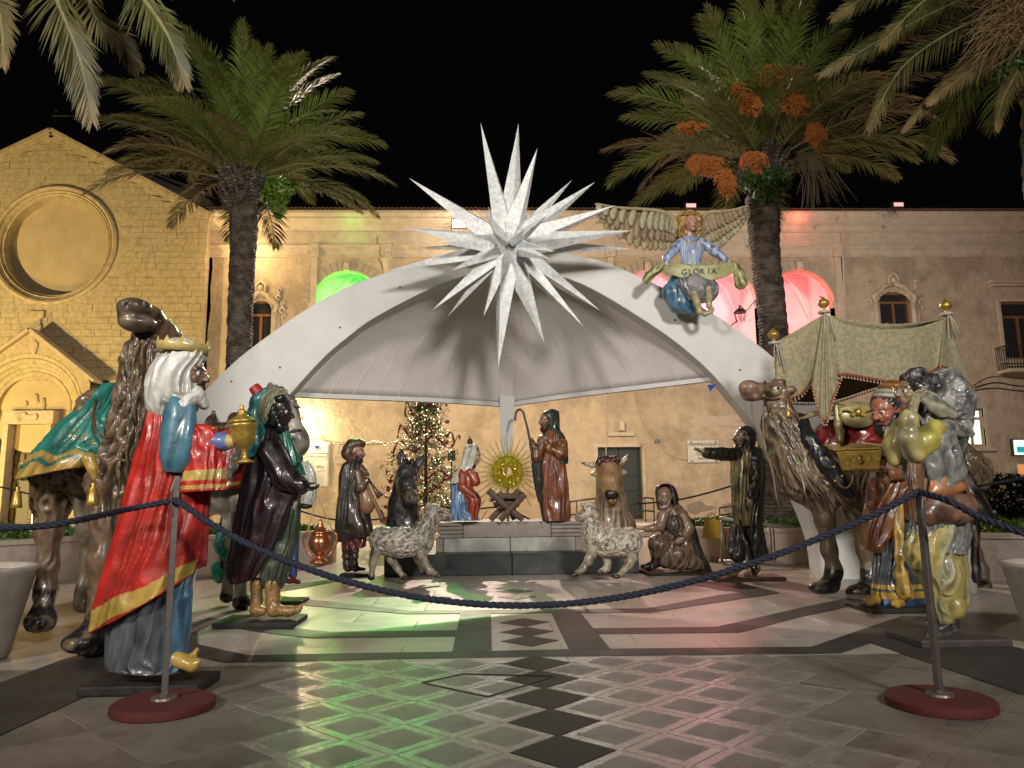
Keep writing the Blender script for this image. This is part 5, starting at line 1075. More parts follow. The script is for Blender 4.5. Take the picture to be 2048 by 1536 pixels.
# ---------------------------------------------------------------- nativity figures
def chain(F, pts, col=0, sm=1.0):
    """tapered limb through (px, py, dd, radius px)"""
    return [Cp(F(*a[:3]), F(*b[:3]), a[3] * F.k * sm, b[3] * F.k * sm, col) for a, b in zip(pts[:-1], pts[1:])]
def ball(F, x, y, dd, rx, ry, rz, col=0, rot=None): return El(F(x, y, dd), (rx * F.k, rz * F.k, ry * F.k), col, rot)   # rx across, ry up, rz deep
def statue(label, cat, F, px, py, name, group=None, z=0.0):
    c = P(px, py, F.Y); c[2] = z; return thing(name, label, cat, c, group)
def board(t, F, x0, x1, py, dep, h=.05, m=None, rz=0.0, z=None):
    a, b_ = F(x0, py), F(x1, py); c = (a + b_) / 2; w = b_[0] - a[0]; z0 = worg(t)[2] if z is None else z
    o = MB().box((c[0], F.Y, z0 + h / 2), (w, dep, h), rz).mk('base_board', m or mat('dark_base_board', (0.022, 0.02, 0.017), 0.65, namt=.4, nscale=14, bump=.006, spec=.3), t); return bevel(o, .012)
BR = (0.14, 0.088, 0.05); BRd = (0.035, 0.022, 0.014); TAN = (0.20, 0.135, 0.07); BLK = (0.012, 0.011, 0.012); GOLD = (0.42, 0.27, 0.06); SKIN = (0.30, 0.155, 0.10); SKINP = (0.42, 0.26, 0.18)
def wash(V, C, col2, sc=5, lo=.1, hi=.5, s=0):
    n = np.clip((vnoise(V, sc, s) + .5 * vnoise(V, sc * 2.5, s + 2) - lo) / (hi - lo), 0, 1)[:, None]; return C * (1 - n) + np.array(col2) * n
# --- red cloaked king
F = Fr(4.95); t = statue('king statue in a long red cloak with gold hem and white crowned veil', 'king statue', F, 305, 1345, 'king_statue')
board(t, Fr(5.02), 188, 421, 1345, .40, .06)
def cf(u, th, V, C):
    C = wash(V, C, (0.28, 0.02, 0.012), 6, -.2, .8); w = .012 * np.sin(th * 5)
    C[(u + w > .865) & (u + w < .975)] = (0.40, 0.27, 0.055); return wash(V, C, (.30, .18, .03), 20, .3, .9) * 1.0 if False else C
sil('red_cloak', F, [(312, 800, 345, 800, 18, 0), (290, 850, 372, 842, 34, 0), (272, 915, 392, 890, 44, 4), (255, 975, 403, 940, 50, 6), (238, 1045, 404, 995, 56, 8), (220, 1110, 403, 1040, 62, 8), (203, 1165, 400, 1080, 66, 8), (190, 1215, 394, 1115, 68, 8), (182, 1262, 384, 1145, 68, 8)],
    M_paint, t, 220, 130, [(5, 5.5, .12, False), (9, 3.2, .3, True), (14, 1.6, .5, False)], 1.0, (0.42, 0.020, 0.014), cf, 2.5, 6, caps=False, solid=.012)
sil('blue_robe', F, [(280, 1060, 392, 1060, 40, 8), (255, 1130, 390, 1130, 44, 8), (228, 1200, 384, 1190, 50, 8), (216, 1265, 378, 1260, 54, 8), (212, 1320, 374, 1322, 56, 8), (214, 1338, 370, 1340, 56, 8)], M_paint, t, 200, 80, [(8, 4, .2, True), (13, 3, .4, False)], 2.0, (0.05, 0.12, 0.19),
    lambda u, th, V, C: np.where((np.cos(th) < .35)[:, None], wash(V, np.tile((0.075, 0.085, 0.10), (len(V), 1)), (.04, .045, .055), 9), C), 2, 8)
sobj('shoe', chain(F, [(352, 1318, -20, 16), (385, 1330, -26, 12), (398, 1322, -28, 5)]) + chain(F, [(372, 1335, -10, 9), (394, 1300, -14, 5)]), .012, M_paint, t, [GOLD], .03)
sil('blue_sleeve', F, [(340, 783, 366, 786, 12, -34), (326, 812, 388, 812, 26, -38), (320, 850, 392, 848, 30, -42), (319, 890, 390, 888, 30, -46), (321, 920, 380, 925, 26, -48), (333, 944, 364, 946, 14, -48)], M_paint, t, 64, 50, [(3, 2, .3, False)], 1, (0.055, 0.155, 0.215), None, 2, 9)
def cf2(u, th, V, C):
    C = C.copy(); C[((u > .70) & (u < .84)) | ((u > .895) & (u < .955))] = (0.42, 0.29, 0.07); return C
sil('red_sleeve', F, [(362, 852, 405, 850, 22, -30), (362, 880, 432, 862, 30, -34), (364, 915, 440, 905, 30, -36), (366, 950, 445, 945, 30, -38), (363, 985, 450, 980, 32, -38)], M_paint, t, 120, 70, [(6, 3.2, .15, True), (3, 3, .1, False)], 4, (0.42, 0.02, 0.014), cf2, 1, 9, caps=False, solid=.01)
sil('under_sleeve', F, [(372, 960, 425, 950, 18, 6), (372, 1030, 418, 1030, 20, 8), (374, 1090, 414, 1085, 22, 10), (376, 1140, 412, 1132, 20, 10)], M_paint, t, 90, 50, [(6, 3, .3, True)], 3, (0.22, 0.012, 0.012), None, 2, 9)
sobj('forearm', chain(F, [(400, 880, -34, 20), (448, 884, -44, 17)], 0) + chain(F, [(446, 884, -44, 15), (462, 883, -46, 13)], 1), .01, M_paint, t, [(0.09, 0.14, 0.32), (0.45, 0.32, 0.12)], .02)
hand(t, F(458, 884, -46), F(506, 868, -50), .22, (0, -.2, 1), .45, 1, (0.42, 0.31, 0.22))
head(t, F(368, 750, -4), 98 * F.k, 90, -3, (0.20, 0.11, 0.08), None, BLK)
def cfv(u, th, V, C): return wash(V, C, (0.36, 0.31, 0.20), 7, 0, .8)
sil('white_veil', F, [(345, 676, 372, 677, 10, -4), (330, 683, 392, 688, 26, -4), (320, 700, 405, 705, 36, -4), (312, 716, 402, 722, 42, -4), (298, 742, 390, 750, 46, -4), (289, 772, 392, 782, 46, -6), (288, 798, 396, 806, 44, -6), (293, 818, 390, 824, 38, -6), (306, 832, 362, 838, 26, -6)], M_paint, t, 150, 90, [(7, 2.6, .25, True), (12, 1.4, .3, False)], 5, (0.50, 0.50, 0.46), cfv, 3, 8)
sobj('veil_fold', chain(F, [(330, 800, -44, 9), (366, 812, -48, 11), (398, 790, -34, 9), (408, 810, -26, 8)]) + chain(F, [(350, 790, -44, 8), (380, 798, -46, 7), (396, 776, -36, 5)]), .01, M_paint, t, [(0.47, 0.47, 0.43)], .03, disp=lambda V: curls(V, 10, .006))
V = []; n_ = 44; cM = rotm(90, -4)
for i in range(n_ + 1):
    a = 2 * PI * i / n_; zz = .024 * (1 if i % 4 == 0 else (-.15 if i % 2 else .25))
    for r_q, z in ((1.0, -.035), (1.04, 0.0), (1.09, .018 + max(zz, 0) * 1.6)): V.append(F(366, 697, -4) + cM @ np.array([.143 * r_q * math.cos(a), .152 * r_q * math.sin(a), z]))
thick(mk('crown', V, [(i * 3 + k, (i + 1) * 3 + k, (i + 1) * 3 + k + 1, i * 3 + k + 1) for i in range(n_) for k in (0, 1)], M_paint, t, cols=np.tile((.50, .38, .14), (len(V), 1))), .008)
sobj('visor', [ball(F, 399, 713, -4, 11, 15, 26)], .01, M_paint, t, [(0.36, 0.37, 0.34)], .02)
# gold vessel in the king's hand
t = thing('gold_vessel', 'gold lidded vessel on a foot held in the red king\'s hand', 'vessel', F(487, 925, -48)); Fv = Fr(4.95 - 48 * F.k); c = Fv(490, 926); k = Fv.k * .84; ax_ = np.array([-.10, 0, 1.0])
b = MB(); b.lathe(c, [(20 * k, 0), (21 * k, 3 * k), (9 * k, 9 * k), (5 * k, 16 * k), (8 * k, 22 * k), (5 * k, 28 * k), (12 * k, 36 * k), (22 * k, 46 * k), (27 * k, 58 * k), (29 * k, 70 * k), (31 * k, 84 * k), (33 * k, 86 * k), (33 * k, 92 * k), (29 * k, 94 * k)], 40, axis=ax_); b.mk('bowl', M_gold, t, True)
b = MB(); b.lathe(c, [(34 * k, 94.5 * k), (34 * k, 99 * k), (30 * k, 101 * k), (24 * k, 105 * k), (12 * k, 113 * k), (10 * k, 118 * k), (12 * k, 121 * k), (8 * k, 126 * k), (3 * k, 130 * k), (6 * k, 134 * k), (1 * k, 138 * k)], 40, axis=ax_); b.mk('lid', M_gold, t, True)
# --- left camel
F = Fr(6.15); t = statue('tall brown camel statue raising its muzzle under a green gold edged blanket', 'camel statue', F, 150, 1300, 'camel_statue')
pal = [BR, (0.12, 0.085, 0.06), BLK, (0.02, 0.015, 0.012), (0.15, 0.12, 0.08)]
pr = chain(F, [(262, 630, -70, 24), (292, 638, -30, 26), (322, 660, 0, 26), (338, 676, 14, 24)], 0) + [ball(F, 268, 614, -78, 31, 17, 28, 1), ball(F, 274, 647, -66, 34, 17, 30, 4), ball(F, 318, 648, -8, 18, 12, 22, 3), ball(F, 350, 668, 20, 13, 9, 6, 3), ball(F, 300, 640, -30, 26, 28, 26, 0)]
pr += chain(F, [(300, 665, -5, 31), (284, 720, 0, 33), (278, 790, 4, 36), (268, 860, 8, 43), (250, 920, 10, 45), (234, 962, 14, 50)], 0)
pr += [ball(F, 190, 915, 60, 60, 64, 66, 0), ball(F, 130, 930, 110, 60, 60, 64, 0), ball(F, 200, 830, 70, 40, 50, 60, 0)]
pr += chain(F, [(108, 940, 120, 38), (105, 1000, 118, 33), (98, 1060, 116, 23), (95, 1130, 120, 17), (92, 1180, 120, 17)], 0) + chain(F, [(92, 1180, 120, 17), (84, 1225, 110, 21)], 2) + [ball(F, 82, 1244, 100, 29, 20, 34, 2)]
pr += chain(F, [(222, 970, 0, 38), (215, 1040, -8, 28), (208, 1120, -12, 24), (205, 1190, -8, 20), (203, 1228, -14, 20)], 0) + chain(F, [(203, 1228, -14, 20), (186, 1270, -22, 22)], 2) + [ball(F, 166, 1284, -34, 36, 20, 34, 2), ball(F, 196, 1292, -20, 20, 14, 24, 2)]
pr += chain(F, [(180, 960, 110, 36), (184, 1060, 112, 24), (180, 1120, 112, 16), (172, 1180, 108, 15), (168, 1205, 100, 20)], 4)
ng = chain(F, [(230, 633, -92, 3.5), (262, 630, -104, 3.5), (296, 632, -72, 3.5), (316, 640, -40, 3)]) + [ball(F, 252, 610, -104, 3, 7, 8), ball(F, 284, 606, -92, 4, 7, 8)]
def dsp(V):
    hair = np.clip((V[:, 2] - .8) / .5, .22, 1); z = np.clip((F(0, 668)[2] - V[:, 2]) / .15, .12, 1); return strands(V, (.08, 0, 1), 52, .028, .09) * hair * z
hp = pr[:8]; pr = pr[8:]; sobj('head', hp + chain(F, [(318, 672, 2, 26), (300, 690, 0, 28)], 0), .011, M_paint, t, pal, .030, ng, lambda V: vnoise(V, 14) * .006, lambda V, C: wash(V, C, (0.05, 0.035, 0.025), 8, .2, .9), kn=.012)
sobj('body', pr, .016, M_paint, t, pal, .09, (), dsp, lambda V, C: wash(V, C, (0.17, 0.13, 0.085), 16, .1, .8, 2), kn=.02)
for (x, y, r) in ((268, 607, 0),): pass
b = MB()
for k in range(26):   # long beard locks of the neck
    a = rng.uniform(0, 1); y0 = 672 + 230 * rng.random(); x0_ = 248 + 62 * rng.random() - (y0 - 672) * .10; ln = rng.uniform(60, 120); q = [F(x0_ + 4 * math.sin(j * 1.1 + k) - j * 1.5, y0 + ln * j / 6, -44 - 4 * math.sin(a * 6) + (abs(x0_ - 275) * .5) - (y0 - 672) * .05) for j in range(7)]
    b.tube(q, [.012, .018, .02, .019, .016, .011, .003], 6)
mk('neck_hair', b.v, b.f, M_hair, t, True, cols=np.tile((0.13, 0.098, 0.06), (len(b.v), 1)))
def cfb(u, th, V, C):
    w = .035 * np.sin(th * 7) ; C = wash(V, C, (0.012, 0.10, 0.085), 5, -.3, .8); g_ = (u + w > .80); C[g_] = (0.38, 0.25, 0.06); C[(u + w > .86) & (u + w < .895)] = (0.02, 0.13, 0.11); return C
sil('green_blanket', F, [(212, 769, 236, 768, 16, 60), (190, 786, 241, 786, 48, 60), (158, 818, 243, 822, 80, 66), (120, 852, 241, 860, 108, 72), (88, 886, 238, 892, 130, 76), (60, 922, 228, 914, 142, 78), (38, 960, 210, 930, 146, 78)], M_paint, t, 160, 70, [(4, 6, .1, False), (9, 4, .2, True)], 2, (0.02, 0.17, 0.135), cfb, 3, 5, caps=False, solid=.015)
for q in ([(178, 918, -66, 13), (186, 938, -68, 9), (189, 958, -68, 4)], [(50, 930, 60, 12), (38, 955, 60, 4)]): sobj('blanket_corner', chain(F, q, 0), .012, M_paint, t, [(0.38, 0.25, 0.06)], .03)
for x, y, dd in ((36, 972, 60), (187, 964, -68)):
    b = MB(); c = F(x, y, dd); k = F.k; b.tube([F(x, y - 14, dd), c], .006, 5); b.lathe(c, [(.001, 0), (5 * k, -3 * k), (3 * k, -8 * k), (7 * k, -12 * k), (10 * k, -36 * k), (11 * k, -44 * k), (.001, -44 * k)], 14); b.mk('tassel', M_gold, t, True)
b = MB(); b.tube([F(193, 800, -6), F(186, 830, -30), F(190, 860, -52), F(205, 874, -58), F(228, 876, -50)], .012, 8); mk('strap', b.v, b.f, M_paint, t, True, cols=np.tile((.08, .04, .025), (len(b.v), 1)))
for (x, y, w) in ((150, 868, 8), (188, 884, 5), (170, 874, 7)):
    b = MB(); b.tube([F(x + w * math.cos(a), y + w * .8 * math.sin(a), -74 + (188 - x) * .2) for a in np.linspace(.6, 5, 9)], .006, 5); b.mk('blanket_ornament', M_gold, t, True)
# --- dark skinned king
F = Fr(7.5); t = statue('king statue in a black cloak with cream lining and striped turban', 'king statue', F, 535, 1230, 'king_statue')
board(t, F, 444, 603, 1229, .55, .05)
def cfl(u, th, V, C): return wash(V, C, (0.035, 0.008, 0.012), 6, .2, .9)
rows = [(522, 856, 560, 858, 14, 0), (508, 890, 572, 886, 26, 0), (494, 935, 592, 925, 32, 0), (484, 975, 604, 962, 36, 0), (476, 1020, 590, 1005, 38, 0), (468, 1065, 575, 1045, 40, 0), (461, 1110, 556, 1085, 40, 0), (458, 1145, 534, 1122, 38, 0), (465, 1168, 512, 1155, 30, 0)]
sil('black_cloak', F, rows, M_paint, t, 180, 110, [(6, 4.5, .1, False), (11, 2.4, .25, True)], 3, (0.014, 0.007, 0.010), cfl, 2, 6, caps=False, solid=.012)
b = MB(); q = smooth_rows([(r[2] + 1, r[3], -6) for r in rows[3:]], 40); V = []
for i, (x, y, d) in enumerate(q):
    for o_ in (-6, 0, 5): V.append(F(x + o_ + 1.5 * math.sin(i * .5), y + o_ * .4, d - 6 + abs(o_)))
thick(mk('cream_lining', V, [(i * 3 + j, (i + 1) * 3 + j, (i + 1) * 3 + j + 1, i * 3 + j + 1) for i in range(39) for j in (0, 1)], M_paint, t, cols=np.tile((.36, .34, .26), (len(V), 1))), .02)
sil('green_trousers', F, [(556, 985, 598, 985, 16, 6), (548, 1040, 594, 1040, 20, 6), (536, 1090, 588, 1090, 24, 6), (522, 1130, 580, 1130, 27, 4), (520, 1160, 572, 1160, 24, 2), (530, 1178, 562, 1178, 16, 2)], M_paint, t, 110, 60, [(7, 3, .2, True), (4, 2, .1, False)], 6, (0.035, 0.05, 0.03), None, 2, 7)
sobj('boot', chain(F, [(514, 1168, 6, 13), (513, 1200, 6, 11), (513, 1220, -2, 11), (524, 1222, -8, 8)]) , .012, M_paint, t, [(0.25, 0.14, 0.045)], .03, disp=lambda V: curls(V, 9, .006))
sobj('boot', chain(F, [(546, 1168, -6, 14), (545, 1202, -6, 12), (548, 1220, -10, 11), (578, 1223, -14, 8), (596, 1219, -16, 5), (606, 1208, -16, 2)]), .012, M_paint, t, [(0.25, 0.14, 0.045)], .03, disp=lambda V: curls(V, 9, .006))
sobj('sleeve', chain(F, [(540, 900, -30, 22), (570, 955, -34, 24), (600, 972, -34, 17)]), .012, M_paint, t, [(0.014, 0.007, 0.010)], .04, disp=lambda V: strands(V, (1, 0, -1), 50, .008))
hand(t, F(602, 970, -34), F(648, 988, -36), .22, (0, -.3, .9), .35, 1, (0.015, 0.012, 0.012)); hand(t, F(576, 938, -20), F(608, 930, -22), .17, (0, -.3, 1), .5, 1, (0.015, 0.012, 0.012))
sil('green_scarf', F, [(560, 850, 574, 850, 8, -6), (560, 885, 585, 885, 10, -8), (566, 920, 600, 920, 11, -8), (578, 950, 612, 950, 10, -8)], M_paint, t, 60, 40, [(5, 1.6, .2, True)], 6, (0.015, 0.13, 0.085), None)
head(t, F(553, 824, -4), 72 * F.k, 82, -8, (0.03, 0.015, 0.015), None, BLK)
sobj('hair', [ball(F, 547, 828, -22, 9, 22, 12), ball(F, 562, 800, -10, 12, 9, 22), ball(F, 540, 848, -16, 10, 10, 12)], .011, M_paint, t, [BLK], .03, disp=lambda V: curls(V, 26, .012))
def cft(u, th, V, C):
    C = wash(V, C, (0.26, 0.22, 0.13), 8, 0, .7); s_ = (V[:, 0] - V[:, 2] * .8) * 1.0; m_ = ((s_ * 11) % 1.0); C[(m_ < .16) | ((m_ > .30) & (m_ < .36))] = (0.03, 0.12, 0.055); return C
sil('striped_turban', F, [(530, 782, 562, 776, 10, -2), (516, 793, 575, 784, 26, -2), (511, 815, 565, 797, 32, -2), (513, 838, 556, 812, 33, -2), (522, 855, 546, 836, 24, -2)], M_paint, t, 110, 60, [(9, 1.5, .6, True)], 7, (0.38, 0.36, 0.26), cft, 1, 9)
b = MB(); ax_ = np.array([-.62, 0, .78]); b.lathe(F(522, 792, 0), [(13 * F.k, 0), (12 * F.k, 18 * F.k), (11 * F.k, 24 * F.k), (.001, 24 * F.k)], 28, axis=ax_); mk('fez', b.v, b.f, M_paint, t, False, cols=np.tile((.33, .02, .015), (len(b.v), 1)))
sobj('teal_scarf', chain(F, [(530, 783, -14, 8), (512, 800, -16, 9), (505, 830, -14, 10), (510, 860, -18, 14), (504, 890, -24, 15), (497, 905, -24, 12)]) + chain(F, [(530, 783, 14, 8), (510, 806, 18, 9), (508, 850, 10, 12), (524, 862, -8, 10)]), .011, M_paint, t, [(0.03, 0.15, 0.155)], .04, disp=lambda V: strands(V, (0, 0, 1), 48, .006, .03))
t = thing('copper_urn', 'round copper urn with lid and loop handles hanging on cords', 'urn', F(639, 1124, -34)); Fv = Fr(7.5 - 34 * F.k); k = Fv.k; c = Fv(639, 1126)
b = MB(); b.lathe(c, [(.001, 0), (17 * k, 0), (17 * k, 3 * k), (13 * k, 7 * k), (6 * k, 10 * k), (5 * k, 14 * k), (11 * k, 18 * k), (19 * k, 26 * k), (22 * k, 36 * k), (22 * k, 42 * k), (18 * k, 52 * k), (15 * k, 55 * k), (17 * k, 57 * k), (17 * k, 60 * k), (13 * k, 61 * k), (11 * k, 66 * k), (6 * k, 70 * k), (7 * k, 73 * k), (3 * k, 76 * k), (4 * k, 79 * k), (.001, 84 * k)], 40); b.mk('body', M_copper, t, True)
for s_ in (-1, 1):
    b = MB(); b.tube([c + np.array([s_ * x * k, 0, z * k]) for x, z in ((15, 56), (24, 62), (31, 54), (33, 40), (27, 26), (18, 14), (8, 10))], 2 * k, 8); b.mk('handle', M_copper, t, True)
b = MB()
for s_ in (-1, 1): b.tube([c + np.array([s_ * 24 * k, 0, 60 * k]), Fv(634, 992)], .006, 5)
b.mk('cord', mat('straw_cord', (.30, .25, .15), .8), t)
# --- grey horse behind the kings
F = Fr(8.5); t = statue('grey white horse statue with bridle and red saddle cloth between two kings', 'horse statue', F, 480, 1205, 'horse_statue')
pal = [(0.34, 0.31, 0.26), BLK, (0.20, 0.17, 0.14), (0.10, 0.07, 0.04), (0.45, 0.42, 0.36)]
pr = chain(F, [(548, 800, 0, 24), (566, 820, -8, 25), (582, 850, -14, 19), (596, 878, -18, 19), (600, 890, -18, 18)], 0) + [ball(F, 570, 830, -6, 26, 26, 18, 0), ball(F, 592, 898, -18, 14, 15, 15, 4), ball(F, 540, 777, -2, 7, 14, 5, 2), ball(F, 552, 780, -14, 5, 12, 5, 2)]
pr += chain(F, [(545, 820, 10, 28), (520, 860, 24, 38), (495, 920, 40, 52), (470, 960, 60, 56)], 0) + chain(F, [(470, 965, 60, 60), (410, 970, 90, 62), (350, 965, 120, 60)], 0)
pr += chain(F, [(490, 1000, 20, 30), (484, 1080, 16, 16), (482, 1140, 14, 12), (480, 1190, 12, 12)], 4) + [ball(F, 483, 1207, 8, 17, 13, 18, 1)]
pr += chain(F, [(470, 1010, 70, 26), (460, 1090, 70, 15), (456, 1150, 66, 11), (455, 1185, 62, 12)], 4) + [ball(F, 454, 1196, 60, 14, 10, 15, 1)]
pr += chain(F, [(360, 1000, 120, 34), (372, 1090, 130, 16), (372, 1160, 130, 12), (372, 1180, 130, 14)], 4) + chain(F, [(340, 1000, 90, 34), (345, 1090, 90, 16), (345, 1170, 90, 12)], 4)
sobj('body', pr, .018, M_paint, t, pal, .07, [ball(F, 585, 884, -36, 4, 8, 6)], lambda V: vnoise(V, 9) * .008, lambda V, C: wash(V, C, (0.16, 0.14, 0.12), 5, .3, 1.0), kn=.02)
sobj('mane', [c for j in range(9) for c in chain(F, [(558 - j * 9 + (j < 3) * 4, 780 + j * 13, -10 - j * .3, 8), (548 - j * 11, 800 + j * 17, -24, 7), (538 - j * 11, 830 + j * 18, -30, 4)])] + [c for j in range(4) for c in chain(F, [(556 + j * 6, 784 + j * 4, -12, 5), (566 + j * 8, 786 + j * 8, -20, 4), (574 + j * 9, 780 + j * 12, -18, 2)])], .012, M_hair, t, [(0.13, 0.11, 0.085)], .03)
b = MB()
for q, r in (([(574, 868), (588, 862), (602, 862)], 4), ([(560, 810), (570, 840), (578, 866)], 2.2), ([(545, 850), (560, 866), (576, 868)], 2.2)): b.tube([F(x, y, -37 + 6 * abs(i - 1)) for i, (x, y) in enumerate(q)], r * F.k, 6)
b.mk('bridle', mat('dark_leather', (0.04, 0.022, 0.015), 0.45, coat=.2), t, True)
sil('red_saddle_cloth', F, [(420, 855, 478, 850, 30, 20), (405, 890, 500, 880, 56, 30), (398, 925, 508, 915, 66, 34), (392, 960, 505, 948, 70, 36), (388, 985, 500, 974, 72, 36)], M_paint, t, 110, 50, [(9, 2, .2, True)], 2, (0.25, 0.02, 0.018), lambda u, th, V, C: np.where(((u > .86) & (u < .93))[:, None], np.array((.40, .28, .08)), C), 1, 7, caps=False, solid=.012)
sobj('saddle', [ball(F, 440, 858, 10, 36, 14, 34), ball(F, 425, 848, 10, 12, 18, 28), ball(F, 470, 846, 8, 14, 22, 28)] + chain(F, [(430, 845, 0, 3), (430, 832, 0, 2.5)]) + [ball(F, 427, 832, 0, 4, 4, 4), ball(F, 427, 824, 0, 3.5, 4, 4)], .012, M_hair, t, [(0.07, 0.045, 0.025)], .03)
sobj('teal_ribbon', [ball(F, 444, 1085, 60, 13, 24, 12), ball(F, 450, 1112, 58, 10, 16, 10), ball(F, 436, 1145, 58, 12, 20, 10), ball(F, 446, 1070, 60, 12, 12, 10)], .012, M_paint, t, [(0.02, 0.22, 0.17)], .03, disp=lambda V: curls(V, 18, .016))
# --- groom behind the horse
F = Fr(9.0); t = statue('half hidden groom statue with white sleeve and blue trousers behind the horse', 'groom statue', F, 585, 1172, 'groom_statue')
board(t, F, 560, 612, 1172, .4, .04)
sil('green_tunic', F, [(566, 850, 590, 850, 12, 10), (556, 880, 604, 880, 18, 10), (558, 950, 606, 950, 20, 10), (556, 1030, 600, 1030, 20, 10), (556, 1080, 598, 1080, 20, 10)], M_paint, t, 70, 40, [(6, 2, .2, True)], 2, (0.03, 0.07, 0.045), None)
for x in (572, 588): sobj('trouser_leg', chain(F, [(x, 1070, 8, 11), (x - 1, 1120, 8, 9), (x - 2, 1150, 6, 8)]) , .014, M_paint, t, [(0.04, 0.06, 0.16)], .03); sobj('shoe', chain(F, [(x - 2, 1160, 2, 6), (x + 10, 1164, -4, 4)]), .012, M_paint, t, [(0.16, 0.02, 0.02)], .02)
sil('white_sleeve', F, [(596, 925, 616, 922, 8, -6), (602, 945, 630, 945, 12, -8), (604, 980, 633, 980, 13, -8), (601, 1006, 626, 1010, 11, -8)], M_paint, t, 60, 40, [(5, 2.0, .2, True)], 3, (0.42, 0.43, 0.38), None)
sobj('cuff', [ball(F, 612, 1012, -8, 13, 6, 11)], .012, M_paint, t, [BLK], .02)
head(t, F(574, 822, 14), 62 * F.k, 60, 0, SKIN, BLK, None, eyes=False)
# --- bagpiper
F = Fr(12.0); t = statue('bagpiper shepherd statue in dark cloak and brown hood', 'shepherd statue', F, 710, 1142, 'shepherd_statue')
board(t, F, 684, 742, 1142, .45, .05)
sil('dark_cloak', F, [(704, 918, 716, 918, 8, 0), (686, 930, 722, 930, 16, 0), (679, 955, 730, 955, 20, 0), (675, 995, 732, 990, 22, 0), (672, 1030, 738, 1025, 25, 0), (671, 1060, 745, 1052, 26, 0), (680, 1084, 748, 1070, 22, 0)], M_paint, t, 140, 70, [(6, 2.4, .1, False), (10, 1.2, .2, True)], 2, (0.022, 0.020, 0.016), lambda u, th, V, C: wash(V, C, (.05, .03, .02), 5), 1.5, 5, caps=False, solid=.015)
sil('red_tunic', F, [(690, 990, 726, 985, 15, 0), (686, 1040, 732, 1035, 19, 0), (684, 1080, 732, 1075, 20, 0), (685, 1102, 730, 1094, 20, 0)], M_paint, t, 110, 40, [(8, 2, .15, True)], 3, (0.13, 0.022, 0.014), None, 1, 7)
for x, d in ((694, 4), (709, -6)): sobj('leg', chain(F, [(x, 1090, d, 10), (x - 1, 1112, d, 8), (x - 1, 1130, d, 7), (x + 2, 1137, d - 3, 7)]) + chain(F, [(x + 2, 1136, d - 3, 6), (x + 18, 1138, d - 8, 4)], 1), .013, M_paint, t, [(0.07, 0.045, 0.035), BLK], .03, disp=lambda V: np.sin(V[:, 2] * 70) * .006)
head(t, F(713, 905, 0), 37 * F.k, 80, -6, SKIN, None, (0.02, 0.014, 0.01))
sobj('hood', chain(F, [(702, 893, 0, 14), (697, 906, 0, 13), (703, 921, 0, 9)]) + chain(F, [(704, 889, -4, 8), (718, 887, -3, 8), (723, 889, 0, 6)]) + chain(F, [(704, 889, 6, 8), (718, 887, 5, 8), (723, 889, 2, 6)]), .013, M_paint, t, [(0.075, 0.045, 0.02)], .05, disp=lambda V: vnoise(V, 16) * .008)
sobj('sleeve', chain(F, [(716, 945, -16, 10), (722, 975, -20, 10), (734, 960, -18, 7)]) + chain(F, [(720, 935, 4, 9), (732, 950, 4, 7)]), .013, M_paint, t, [(0.10, 0.06, 0.035)], .03)
hand(t, F(730, 955, -16), F(742, 968, -18), .15, (-.5, 0, -1), .6, 1, SKIN); hand(t, F(732, 975, -16), F(744, 990, -18), .15, (-.5, 0, -1), .6, 1, SKIN)
t = thing('bagpipe', 'tan leather bagpipe under the piper\'s arm', 'bagpipe', F(740, 1040, -14))
sobj('bag', [ball(F, 735, 1006, -14, 15, 22, 12), ball(F, 730, 985, -14, 10, 18, 9)], .013, M_paint, t, [(0.25, 0.13, 0.06)], .05)
for q, m_ in (([(731, 960, -18, 2.5), (740, 985, -20, 3.2), (762, 1032, -22, 4), (767, 1044, -22, 6.5)], (0.17, 0.09, 0.045)), ([(738, 958, -10, 2.5), (752, 982, -8, 4), (761, 994, -8, 8)], (0.10, 0.06, 0.045)), ([(728, 950, -12, 2), (734, 938, -10, 2)], (0.2, .1, .05))):
    b = MB(); b.tube([F(*a[:3]) for a in q], [a[3] * F.k for a in q], 10); mk('pipe', b.v, b.f, M_paint, t, True, cols=np.tile(m_, (len(b.v), 1)))
# --- donkey
F = Fr(12.4); t = statue('dark grey donkey statue looking over the left sheep', 'donkey statue', F, 812, 1090, 'donkey_statue')
DG = (0.045, 0.042, 0.045); pal = [DG, (0.15, 0.115, 0.085), BLK, (0.10, 0.09, 0.095), (0.025, 0.023, 0.026)]
pr = [ball(F, 814, 948, 0, 22, 24, 26, 0), ball(F, 816, 972, -20, 18, 22, 24, 0), ball(F, 822, 994, -36, 14, 14, 16, 1), ball(F, 801, 975, -16, 7, 18, 14, 1), ball(F, 823, 1001, -44, 9, 7, 8, 3)] + chain(F, [(806, 935, 8, 8), (803, 915, 10, 7.5), (803, 899, 10, 2.5)], 0) + chain(F, [(832, 936, 8, 8), (840, 921, 10, 7), (848, 911, 10, 2)], 0)
pr += chain(F, [(812, 960, 16, 24), (806, 1010, 14, 28), (806, 1060, 16, 34)], 4) + chain(F, [(808, 1050, 30, 36), (830, 1060, 110, 38)], 4) + chain(F, [(790, 1040, 6, 15), (788, 1085, -6, 10), (788, 1105, -10, 9)], 4) + chain(F, [(822, 1040, 6, 15), (826, 1085, -6, 10), (826, 1105, -10, 9)], 4)
ng = chain(F, [(804, 930, 0, 3.5), (803, 912, 2, 3.5)]) + chain(F, [(835, 930, 0, 3.5), (841, 920, 2, 3)]) + [ball(F, 817, 998, -54, 2.5, 4, 5), ball(F, 829, 998, -54, 2.5, 4, 5)]
